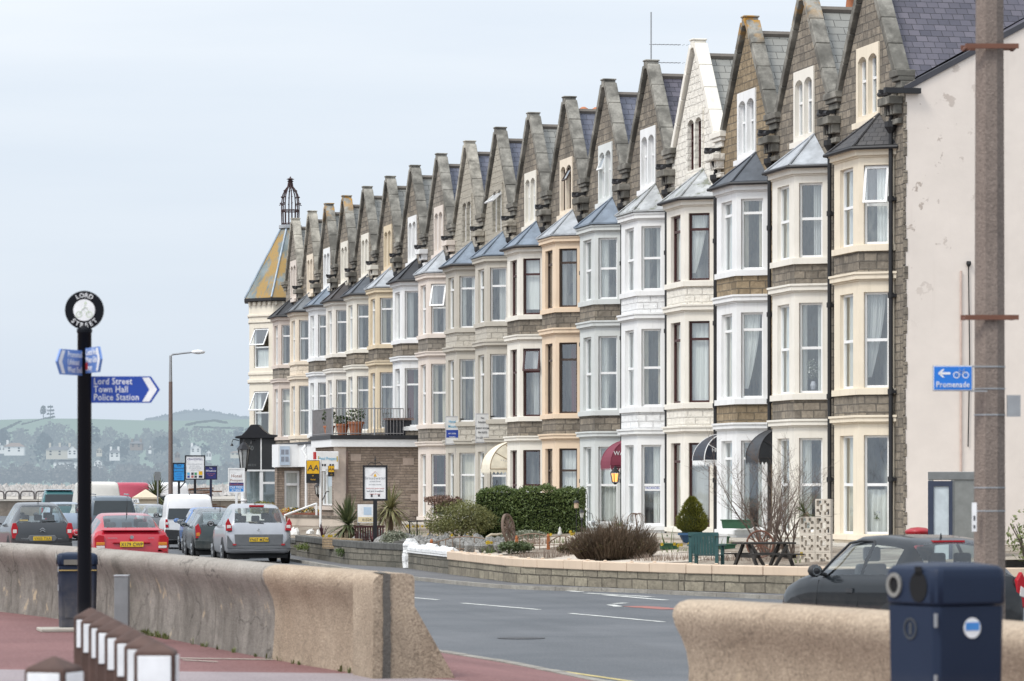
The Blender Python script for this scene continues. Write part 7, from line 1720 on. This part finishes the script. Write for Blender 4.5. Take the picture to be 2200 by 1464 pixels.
SB_ = flat('faded_red_ink',(.50,.16,.15),.6); GI = flat('grey_ink2',(.33,.34,.36),.6)
t, w, z0, z1 = post_sign('tall white hotel sign framed in black with orange roof emblem and iron finial', 806, 100, 1000, 1076, 53, WT, BLACK, [('Broadwater',.60,.17,GI),('private hotel',.53,.08,GI),('en suite rooms',.44,.08,GI),('family run guest house',.33,.075,SB_),('www.hotel.co.uk',.25,.085,INK) if False else ('bed and breakfast',.25,.09,INK),('open all year',.17,.08,SB_)])
mb = MB(); mb.bar((-.13,-.024,z0+.70*(z1-z0)),(0,-.024,z0+.83*(z1-z0)),.012,.002); mb.bar((.13,-.024,z0+.70*(z1-z0)),(0,-.024,z0+.83*(z1-z0)),.012,.002); mb.build('roof_emblem', flat('rust_red_ink',(.5,.12,.06),.6), t); mb = MB(); mb.poly([(-.045,-.024,z0+.68*(z1-z0)),(.045,-.024,z0+.68*(z1-z0)),(0,-.024,z0+.78*(z1-z0))]); mb.build('gold_emblem', YSIGN, t)
mb = MB(); mb.box(-.12,-.07,-.024,-.021,z0+.1,z0+.18); mb.box(.08,.13,-.024,-.021,z0+.11,z0+.17); mb.build('small_emblem', INK, t); mb = MB(); mb.tube([(0,0,z1),(0,0,z1+.25)],.012,5); mb.lathe([(0,.12),(.03,.15),(0,.2)],6,(0,0,z1)); mb.tube([(-.2,0,z1+.01),(-.12,0,z1+.08),(0,0,z1+.05),(.12,0,z1+.08),(.2,0,z1+.01)],.01,4); mb.build('finial', IRON, t)
t = thing('estate_sign', 'small white and cream sign board behind the framed hotel sign', 'sign', D(786,102.5,.45), -TH); mb = MB(); mb.box(-.23,.27,-.015,.015,.62,1.14); mb.build('board', WT, t); mb = MB(); mb.box(-.22,.26,-.019,-.016,.64,.78); mb.build('cream_band', flat('cream_band',(.66,.55,.34),.6), t); text('01524', .1, INK, 'lettering', t, (.03,-.021,.67), (1,0,0), (0,0,1)); mb = MB(); mb.box(-.06,.16,-.019,-.016,.84,1.06); mb.build('blue_logo', flat('logo_blue',(.45,.56,.68),.5), t); mb = MB(); mb.box(-.24,-.19,.016,.05,0,1.1); mb.build('post', flat('grey_post',(.2,.19,.18),.7), t)
t, w, z0, z1 = post_sign('large white hotel sign in a black frame between blue and navy signs', 419, 168, 978.5, 1031, 43.5, WT, BLACK, [('CRAIGWELL',.80,.135,flat('violet_ink',(.07,.06,.22),.5)),('hotel and guest house',.62,.075,GI),('en suite rooms',.54,.075,GI),('full central heating',.46,.075,GI),('evening meals',.38,.075,GI)], zb=.3)
for i, (x, m) in enumerate(((-.3,SKYB),(-.12,INK),(.03,flat('emblem_green',(.05,.3,.12),.5)),(.26,YSIGN))):
    mb = MB(); q = .055 if i < 3 else .085; mb.box(x-q,x+q,-.026,-.021,z0+.22,z0+.22+2*q); mb.build('emblem', m, t); mb = MB(); mb.box(x-q,x+q,-.026,-.021,z0+.09,z0+.19); mb.build('emblem', (RBLUE,SB_,INK,flat('sign_black',(.02,.022,.027),.45))[i], t)
post_sign('sky blue hotel sign left of the large white hotel sign', 384.5, 166, 994.5, 1035, 27, flat('vivid_sky_blue',(.03,.28,.66),.4), BLACK, [('The',.80,.22,INK),('Balmoral',.66,.2,INK),('guest house',.52,.13,INK),('sea views',.38,.1,RBLUE),('open all year',.26,.1,RBLUE),('vacancies',.14,.1,RBLUE)], zb=.3, fork=True)
post_sign('navy hotel sign right of the large white hotel sign', 453, 172, 1001.5, 1031, 27.5, flat('navy_board',(.03,.035,.16),.4), flat('navy_frame',(.02,.022,.05),.5), [('The',.80,.14,WT),('Winslow',.58,.22,WT),('licensed hotel',.40,.1,SB_),('en suite',.28,.1,SB_)], zb=.3)
t, w, z0, z1 = post_sign('white hotel sign with brown script and blue car park panel beside the white lamp post', 508, 160, 1006, 1059, 36, WT, WHITE, [('Hotel',.62,.26,flat('brown_script',(.22,.08,.04),.5)),('Prospect',.46,.2,flat('brown_script',(.22,.08,.04),.5))], zb=.3)
mb = MB(); mb.box(-w+.04,w-.04,-.026,-.021,z0+.05,z0+.26*(z1-z0)); mb.build('blue_panel', flat('panel_blue',(.04,.24,.62),.4), t); mb = MB(); mb.box(-w+.04,w-.04,-.026,-.021,z0+.28*(z1-z0),z0+.41*(z1-z0)); mb.build('navy_panel', flat('navy_board',(.03,.035,.16),.4), t)
text('En-suite Rooms', .1, SB_, 'lettering', t, (0,-.028,z0+.31*(z1-z0)), (1,0,0), (0,0,1), sx=.85); text('CAR PARK', .135, WT, 'lettering', t, (0,-.028,z0+.165*(z1-z0)), (1,0,0), (0,0,1), sx=.85); text('AT REAR', .12, WT, 'lettering', t, (0,-.028,z0+.065*(z1-z0)), (1,0,0), (0,0,1), sx=.85)
# old style white lamp post with black lantern
t = thing('street_lantern', 'old-style black lantern on a white fluted post before the black shop front', 'street lamp', D(524,163,.3)); s = 163/F_PX; zt = EYE-(1013-HOR)*s-.3; mb = MB(); mb.lathe([(.2,0),(.2,.3),(.14,.36),(.13,zt*.45),(.17,zt*.47),(.12,zt*.5),(.11,zt)],12); mb.build('post', WHITE, t, smooth=False)
mb = MB(); mb.lathe([(.13,zt),(.16,zt+.06),(.1,zt+.14)],6); mb.lathe([(.34,zt+.98),(.17,zt+1.2),(.06,zt+1.30),(.03,zt+1.44)],6)
for k in range(6): a = 2*PI*k/6; mb.tube([(.14*math.cos(a),.14*math.sin(a),zt+.14),(.26*math.cos(a),.26*math.sin(a),zt+.98)],.02,5)
mb.build('lantern_frame', BLACK, t); mb = MB(); mb.lathe([(.13,zt+.15),(.245,zt+.97)],6); mb.build('lamp_glass', flat('opal_glass',(.42,.43,.42),.25), t)
# tall street lamp with arm
t = thing('street_lamp', 'tall slim street lamp with curved arm and white head above the parked cars', 'street lamp', D(366.5,160,0)); s = 160/F_PX; zt = EYE-(762-HOR)*s; mb = MB(); mb.tube([(0,0,-.05),(0,0,zt-1.2)],[.11,.085],10); mb.build('post', flat('rust_brown_paint',(.17,.125,.11),.7), t); mb = MB(); mb.tube([(0,0,zt-1.2),(0,0,zt-.05),(.08,0,zt),(.55,0,zt+.06),(1.05,0,zt+.12)],[.075,.06,.045,.04,.04],8); mb.build('lamp_arm', STEEL, t); mb = MB(); mb.lathe([(.02,-.09),(.15,-.05),(.18,.02),(.1,.09),(.0,.11)],12,(1.22,0,zt+.11),sx=1.8); mb.build('lamp_head', WT, t, smooth=True)
t = thing('parking_sign_post', 'thin grey post with a small plate in front of the tall cabbage palm', 'sign post', D(339,146,0)); s = 146/F_PX; mb = MB(); mb.tube([(0,0,0),(0,0,EYE-(1014-HOR)*s)],.035,8); mb.build('post', STEEL, t); mb = MB(); mb.box(-.14,.10,-.05,-.04,EYE-(1032-HOR)*s,EYE-(1014-HOR)*s); mb.build('plate', flat('zinc_grey',(.23,.24,.245),.5,.3), t)
t = thing('gate_pier', 'cream rendered gate pier with pyramid cap beside the red minibus', 'pier', D(313,149,0)); mb = MB(); mb.box(-.42,.42,-.4,.4,0,1.55); mb.box(-.5,.5,-.48,.48,1.551,1.66); mb.mesh([(-.46,-.44,1.661),(.46,-.44,1.661),(.46,.44,1.661),(-.46,.44,1.661),(0,0,1.98)],[(0,1,4),(1,2,4),(2,3,4),(3,0,4)]); mb.build('pier_body', paint('pier_cream',(.68,.58,.44)), t, bevel=.02)
t = thing('white_wall', 'low white-capped garden wall below the hotel signs', 'garden wall', D(445,160,0)); mb = MB(); a, b = D(385,160,.3)-t.location, D(600,152,.3)-t.location; mb.prism([a,b,b+Vector((.2,.2,0)),a+Vector((.2,.2,0))],(0,0,.62)); mb.build('wall_body', paint('white_lime',(.70,.68,.64)), t)
t = thing('plank_stack', 'untidy brown heap of planks beyond the hotel signs', 'timber heap', D(423,190,.6)); mb = MB()
for k in range(16): mb.obox((rnd.uniform(-.3,.5),rnd.uniform(-.3,.3),.1+k*.085),(1.1*rnd.uniform(.5,1.1),0,rnd.uniform(-.03,.03)),(0,.12,0),(0,0,.035))
mb.build('planks', flat('brown_planks',(.20,.11,.07),.9,0.0,.3), t)
# ------------------------------------------------------------------ far shore
HB = Vector((ST,CT))          # bearing of the bay view
def far(px, Z, z): return D(px, Z, z)
def hill_z(px, Z):
    base = 2.0+57.0*max(0,(Z-1450))/1550
    return base
rh = random.Random(17)
def crest(px):
    if px < 330: y = 902+(px-0)*.004
    else: y = 903 - 21*math.exp(-((px-430)/95)**2)
    return y
def hills():
    mb = MB(); xs = list(range(-1400,2000,40)); zsd = [1350+55*i for i in range(38)]; vs = []
    for Z in zsd:
        for px in xs:
            u = max(0,(Z-1450)/(3385-1450)); py = 1049+(902.0-1049)*u**.9 + 2.2*math.sin(px*.013+u*3)*u
            vs.append(tuple(D(px, Z, EYE-(py-HOR)*Z/F_PX)))
    n = len(xs); mb.mesh(vs, [(i*n+k,i*n+k+1,(i+1)*n+k+1,(i+1)*n+k) for i in range(len(zsd)-1) for k in range(n-1)])
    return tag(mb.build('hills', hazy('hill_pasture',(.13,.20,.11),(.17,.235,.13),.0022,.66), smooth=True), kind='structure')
hills()
mb = MB(); vs = []; xs = list(range(-400,1800,20))
for j, f in enumerate((0,.5,1)):
    for px in xs:
        h_ = 26*math.exp(-((px-425)/88)**2) + 12*math.exp(-((px-700)/160)**2); py = 908-h_*(math.sin(f*PI/2)); Z = 3500+f*300; vs.append(tuple(D(px,Z,EYE-(py-HOR)*Z/F_PX)))
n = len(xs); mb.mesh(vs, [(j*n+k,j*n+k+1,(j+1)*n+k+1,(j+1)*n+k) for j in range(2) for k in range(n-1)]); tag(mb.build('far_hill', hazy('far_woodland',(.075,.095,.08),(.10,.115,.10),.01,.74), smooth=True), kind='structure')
def treeline(name, label, items, m, n=110, size=.105):
    mb = MB(); r = random.Random(3)
    for px, Z, py, h in items:
        b = D(px, Z, EYE-(py-HOR)*Z/F_PX); w = h*r.uniform(.35,.6)
        for _ in range(n):
            while True:
                q = Vector([r.uniform(-1,1) for _ in range(3)])
                if q.length < 1: break
            c = b+Vector((q.x*w,q.y*w,h*.55+q.z*h*.5)); s = h*size*r.uniform(.5,1.2); a = Vector((r.gauss(0,1),r.gauss(0,1)-1,r.gauss(0,1))).normalized(); o = a.orthogonal().normalized(); o.rotate(Matrix.Rotation(r.uniform(0,6.28),3,a)); e = a.cross(o); mb.poly([c-o*s,c+e*s,c+o*s,c-e*s])
    return tag(mb.build(name, m), label, 'woodland', kind='stuff')
r = random.Random(31); it = []
for _ in range(210):   # shoreline belt
    px = r.uniform(-500,950); it.append((px, r.uniform(1480,1600), 1046-r.uniform(0,9), r.uniform(5.5,9)))
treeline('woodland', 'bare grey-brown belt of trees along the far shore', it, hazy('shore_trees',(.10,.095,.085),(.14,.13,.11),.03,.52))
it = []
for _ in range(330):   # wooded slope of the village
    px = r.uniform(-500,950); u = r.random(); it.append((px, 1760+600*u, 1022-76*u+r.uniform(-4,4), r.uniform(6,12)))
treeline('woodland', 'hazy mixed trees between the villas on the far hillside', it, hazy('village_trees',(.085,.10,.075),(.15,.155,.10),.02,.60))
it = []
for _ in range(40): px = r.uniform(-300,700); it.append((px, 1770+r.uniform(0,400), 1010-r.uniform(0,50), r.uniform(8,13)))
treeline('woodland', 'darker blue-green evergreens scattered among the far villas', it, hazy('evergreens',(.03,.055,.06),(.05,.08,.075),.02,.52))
mb = MB()
for _ in range(1600):   # wood on the far hill crest
    px = r.uniform(310,900); f = r.random(); h_ = 26*math.exp(-((px-425)/88)**2)+12*math.exp(-((px-700)/160)**2); Z = 3700; c = D(px,Z,EYE-(908-h_*f+r.uniform(-2.0,.2)-HOR)*Z/F_PX); s = r.uniform(1.0,2.2)
    a = Vector((r.gauss(0,.5),-1,r.gauss(0,.5))).normalized(); o = a.orthogonal().normalized(); o.rotate(Matrix.Rotation(r.uniform(0,6.28),3,a)); e = a.cross(o); mb.poly([c-o*s,c+e*s,c+o*s,c-e*s])
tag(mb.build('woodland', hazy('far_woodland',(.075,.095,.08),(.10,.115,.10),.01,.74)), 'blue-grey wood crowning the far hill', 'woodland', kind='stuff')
mb = MB()
for a, b in (((0,927),(45,906)),((48,913),(115,896)),((400,914),(425,908)),((425,908),(460,904)),((460,904),(486,909)),((420,918),(520,921)),((250,960),(330,935)),((0,935),(60,925))):   # field hedges
    for k in range(26):
        u = k/25; px = a[0]+(b[0]-a[0])*u; py = a[1]+(b[1]-a[1])*u+r.uniform(-.6,.6)
        uu = ((1049-py)/147)**(1/.9); Z = 1450+uu*1935-12; c = D(px,Z,EYE-(py-HOR)*Z/F_PX); s = r.uniform(1.2,2.4); mb.poly([c+Vector((-s,0,-s*.3)),c+Vector((s,0,-s*.3)),c+Vector((s*.6,0,s*.5)),c+Vector((-s*.7,0,s*.5))])
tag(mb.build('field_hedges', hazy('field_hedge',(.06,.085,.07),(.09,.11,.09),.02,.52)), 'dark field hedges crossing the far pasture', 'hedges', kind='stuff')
for px, w_, h_, lab, kind in ((93,12,29,'left and denser of the two lone trees on the far skyline',0),(108.5,15,31,'right-hand lone pine with tiered branches on the far skyline',1)):
    Z = 3380; s = Z/F_PX; base = D(px,Z,EYE-(901-HOR)*s); t = thing('skyline_tree', lab, 'tree', base); m = hazy('skyline_tree',(.05,.06,.06),(.07,.08,.08),.02,.52); mb = MB(); mb.tube([(0,0,-1),(0,0,h_*s)],[.45,.25],6); mb.build('trunk', m, t); mb = MB()
    for _ in range(170):
        if kind: lv = r.choice((.38,.62,.86)); z = h_*s*(lv+r.uniform(-.07,.05)); x = r.uniform(-.5,.5)*w_*s*(1 if lv < .8 else .7)
        else: z = h_*s*r.uniform(.38,1); x = r.uniform(-.5,.5)*w_*s*math.sin(PI*min(.97,max(.1,z/(h_*s)-.15)))
        c = Vector((x,r.uniform(-2,2),z)); k = r.uniform(.35,.8); mb.poly([c+Vector((-k,0,-k*.5)),c+Vector((k,0,-k*.3)),c+Vector((k*.5,0,k*.6)),c+Vector((-k*.6,0,k*.4))])
    mb.build('crown', m, t)
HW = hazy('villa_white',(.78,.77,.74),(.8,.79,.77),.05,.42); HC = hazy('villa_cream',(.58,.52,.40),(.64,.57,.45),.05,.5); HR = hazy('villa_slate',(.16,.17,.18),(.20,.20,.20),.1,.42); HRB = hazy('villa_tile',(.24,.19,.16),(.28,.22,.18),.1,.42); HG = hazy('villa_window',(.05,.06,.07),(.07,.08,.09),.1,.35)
def villa(px, py, w_px, h_px, label, wm, rm, gable=False, chims=2, Z=1660):
    s = Z/F_PX; b = D(px,Z,EYE-(py-HOR)*s); w, h = w_px*s/2, h_px*s; t = thing('far_villa', label, 'house', b, -TH+rh.uniform(-.1,.1)); mb = MB(); hw_ = h*.55; mb.box(-w,w,0,w*1.2,-1.5,hw_)
    if gable: mb.poly([(-w,0,hw_),(w,0,hw_),(0,0,h)])
    mb.build('wall', wm, t); mb = MB(); e = .35
    if gable:
        for sx in (1,-1): mb.poly([(sx*(w+e),-e,hw_-.2),(0,-e,h+.15),(0,w*1.2,h+.15),(sx*(w+e),w*1.2,hw_-.2)])
    else: a = [(-w-e,-e,hw_),(w+e,-e,hw_),(w+e,w*1.2,hw_),(-w-e,w*1.2,hw_)]; r0, r1 = (-w*.45,w*.6,h*.92),(w*.45,w*.6,h*.92); mb.poly([a[0],a[1],r1,r0]); mb.poly([a[1],a[2],r1]); mb.poly([a[2],a[3],r0,r1]); mb.poly([a[3],a[0],r0])
    ro = mb.build('roof', rm, t)
    for k in range(chims): x = (-.8+1.6*k/max(1,chims-1))*w*.9; mb = MB(); mb.box(x-.5,x+.5,w*.4,w*.4+.8,hw_,h+.9); mb.build('chimney', wm, ro)
    for k in range(max(2,int(w/1.6))):
        x = -w+(k+.5)*2*w/max(2,int(w/1.6))
        for z in (hw_*.15,hw_*.6): mb = MB(); mb.box(x-.45,x+.45,-.06,.02,z,z+hw_*.25); mb.build('window', HG, t)
for a in ((30,972,42,22,'long white villa with brown hipped roof at the far left of the bay',HW,HRB,False,1),(4,968,16,12,'small white cottage at the left edge of the far hillside',HW,HR,True,1),(128,980,58,24,'largest cream villa with three chimneys on the far hillside',HC,HR,False,3),(155,978,20,20,'white gabled villa wing just left of the black fingerpost',HW,HRB,True,0),(140,1001,50,14,'low white terrace below the large cream villa',HW,HR,False,0),(246,983,22,19,'white villa with twin chimneys right of the black fingerpost',HW,HR,False,2),(213,974,12,12,'cream gabled cottage left of the twin-chimney villa',HC,HRB,True,0),(210,999,16,12,'small white gable low down beside the fingerpost',HW,HR,True,0),(292,961,26,14,'grey villa with two white chimneys higher on the slope',HRB,HR,False,2),(322,968,6,12,'thin white gable end below the wooded hill',HW,HR,True,0),(420,972,22,16,'bright white gabled villa above the hotel signs',HW,HW,True,1),(448,982,12,15,'white gable right of the bright villa above the signs',HW,HR,True,0),(381,984,11,14,'dim grey gable behind the slim street lamp',HRB,HR,True,0),(505,978,20,9,'faint pinkish villa left of the black shop front',HC,HRB,False,0)): villa(*a)
# rock armour and sea-front railing in the middle distance
ROCKF = hazy('rock_armour',(.38,.35,.32),(.50,.47,.44),.5,.10); mb = MB()
for _ in range(2400):
    px = r.uniform(-150,900); Z = r.uniform(405,440); u = (Z-405)/35; c = D(px,Z,EYE-(1064-19*u-HOR)*Z/F_PX); s = r.uniform(.25,.62); vs = []
    for k in range(6): a = 2*PI*k/6; vs.append(c+Vector((math.cos(a)*s*r.uniform(.7,1.2),math.sin(a)*s*r.uniform(.7,1.2),-s*.4)))
    tp = c+Vector((r.uniform(-.2,.2),r.uniform(-.2,.2),s*.8)); n = len(mb.v); mb.mesh(vs+[tp],[(k,(k+1)%6,6) for k in range(6)])
tag(mb.build('rock_armour', ROCKF), 'pale tumbled rock armour along the far beach', 'rocks', kind='stuff')
mb = MB(); a, b, c, d = D(-200,330,0), D(900,330,0), D(900,410,0), D(-200,410,0); mb.poly([(a.x,a.y,.1),(b.x,b.y,.1),(c.x,c.y,1.0),(d.x,d.y,1.0)]); tag(mb.build('beach', soil('shingle',(.36,.33,.29),(.44,.41,.36),(.5,.47,.42))), kind='structure')
w = thing('promenade_wall', 'distant brown concrete promenade wall under the hooped railings', 'sea wall'); a, b = D(-160,255,0), D(560,262,0); mb = MB(); zt = EYE-(1074-HOR)*258/F_PX; mb.prism([(a.x,a.y,-.1),(b.x,b.y,-.1),(b.x+.2,b.y+.6,-.1),(a.x+.2,a.y+.6,-.1)],(0,0,zt+.02)); mb.build('wall_body', concrete('far_brown_concrete',(.26,.215,.175),(.33,.28,.23),.4,.5), w); mb = MB(); mb.prism([(a.x-.1,a.y-.2,zt-.05),(b.x-.1,b.y-.2,zt-.05),(b.x,b.y+.7,zt-.05),(a.x,a.y+.7,zt-.05)],(0,0,.09)); mb.build('coping', concrete('far_coping',(.36,.33,.29),(.42,.39,.35),.2,.5), w)
proto = None
for i in range(7):
    x0 = -118+i*32.5; q = D(x0,258,zt+.04); s = 258/F_PX
    if proto is None:
        proto = o = thing('hooped_railing', 'dark hooped railing panel in the row on the distant promenade wall', 'railing', q, -TH, 'hooped railings on the promenade wall'); mb = MB(); W_, H_ = 29*s, 17*s; mb.tube([(0,0,0),(0,0,H_-.2),(.06,0,H_-.06),(.2,0,H_),(W_-.2,0,H_),(W_-.06,0,H_-.06),(W_,0,H_-.2),(W_,0,0)],.055,6); mb.build('hoop', flat('railing_brown',(.07,.06,.06),.6), o)
    else: o = copy_tree(proto); o.location = q
# ------------------------------------------------------------------ light, sky, camera
def world():
    w = bpy.data.worlds.new('World'); scene.world = w; w.use_nodes = True; t = w.node_tree; t.nodes.clear()
    out = t.nodes.new('ShaderNodeOutputWorld'); bg = t.nodes.new('ShaderNodeBackground')
    sky = t.nodes.new('ShaderNodeTexSky'); sky.sky_type = 'NISHITA'; sky.sun_disc = False
    sky.sun_elevation = math.radians(SUN_EL); sky.sun_rotation = math.radians(SUN_ROT); sky.dust_density = 3.0; sky.air_density = 1.2
    L = t.links.new
    def math_(op, a, b):
        n = t.nodes.new('ShaderNodeMath'); n.operation = op
        for i, v in enumerate((a, b)):
            if isinstance(v, bpy.types.NodeSocket): L(v, n.inputs[i])
            else: n.inputs[i].default_value = v
        return n.outputs[0]
    def mix(f, a, b):
        n = t.nodes.new('ShaderNodeMix'); n.data_type = 'RGBA'
        for i, v in ((0,f),(6,a),(7,b)):
            if isinstance(v, bpy.types.NodeSocket): L(v, n.inputs[i])
            else: n.inputs[i].default_value = v if i == 0 else c4(v)
        return n.outputs[2]
    tc = t.nodes.new('ShaderNodeTexCoord').outputs['Generated']
    sp = t.nodes.new('ShaderNodeSeparateXYZ'); L(tc, sp.inputs[0])
    # high thin overcast: pale at the horizon, brighter overhead and towards the hazy sun
    dotn = t.nodes.new('ShaderNodeVectorMath'); dotn.operation = 'DOT_PRODUCT'; L(tc, dotn.inputs[0]); dotn.inputs[1].default_value = SUN_VEC
    glow = math_('POWER', math_('MAXIMUM', dotn.outputs['Value'], 0.0), 2.0)
    zen = math_('POWER', math_('MAXIMUM', sp.outputs[2], 0.0), 0.8)
    mp = t.nodes.new('ShaderNodeMapping'); L(tc, mp.inputs[0]); mp.inputs['Scale'].default_value = (1.0,1.0,9.0)
    nz = t.nodes.new('ShaderNodeTexNoise'); L(mp.outputs[0], nz.inputs['Vector']); nz.inputs['Scale'].default_value = 3.2; nz.inputs['Detail'].default_value = 6; nz.inputs['Roughness'].default_value = .5
    mr = t.nodes.new('ShaderNodeMapRange'); L(nz.outputs['Fac'], mr.inputs[0]); mr.inputs[1].default_value = .34; mr.inputs[2].default_value = .68
    base = mix(mr.outputs[0], (6.1,6.7,7.5), (7.2,7.6,8.1))
    lowf = t.nodes.new('ShaderNodeMapRange'); L(sp.outputs[2], lowf.inputs[0]); lowf.inputs[1].default_value = .0; lowf.inputs[2].default_value = .13; 
    base = mix(lowf.outputs[0], (5.9,6.7,7.7), base)
    bright = math_('ADD', 1.0, math_('ADD', math_('MULTIPLY', zen, .55), math_('MULTIPLY', glow, 1.1)))
    sc = t.nodes.new('ShaderNodeVectorMath'); sc.operation = 'SCALE'; L(base, sc.inputs[0]); L(bright, sc.inputs['Scale'])
    col = mix(.88, sky.outputs[0], sc.outputs[0])
    L(col, bg.inputs[0]); bg.inputs[1].default_value = .123; L(bg.outputs[0], out.inputs[0])
SUN_EL = 52.0
_d = Vector((-.92,-.46,0)).normalized()          # towards the sun: over the promenade, behind the viewer
SUN_VEC = (_d.x*math.cos(math.radians(SUN_EL)), _d.y*math.cos(math.radians(SUN_EL)), math.sin(math.radians(SUN_EL)))
SUN_ROT = math.degrees(math.atan2(_d.x, _d.y))
world()
sl = bpy.data.lights.new('sun', 'SUN'); sl.energy = 2.1; sl.angle = math.radians(14); sl.color = (1,.95,.875)
so = bpy.data.objects.new('sun', sl); COL.objects.link(so); so.rotation_euler = Vector(SUN_VEC).to_track_quat('Z','Y').to_euler()

cam = bpy.data.cameras.new('camera'); co = bpy.data.objects.new('camera', cam); COL.objects.link(co)
cam.sensor_width = 36; cam.lens = F_PX/2200*36; cam.clip_end = 20000; cam.clip_start = .5
cam.shift_y = (HOR-732)/2200
co.location = (0,0,EYE); co.rotation_euler = (PI/2, 0, -TH)
cam.dof.use_dof = True; cam.dof.focus_distance = 112; cam.dof.aperture_fstop = 6.0
scene.camera = co
scene.view_settings.view_transform = 'Standard'; scene.view_settings.look = 'None'; scene.view_settings.exposure = 0
scene.cycles.max_bounces = 8; scene.cycles.transparent_max_bounces = 16; scene.cycles.use_denoising = True
try: scene.cycles.sample_clamp_indirect = 6
except Exception: pass
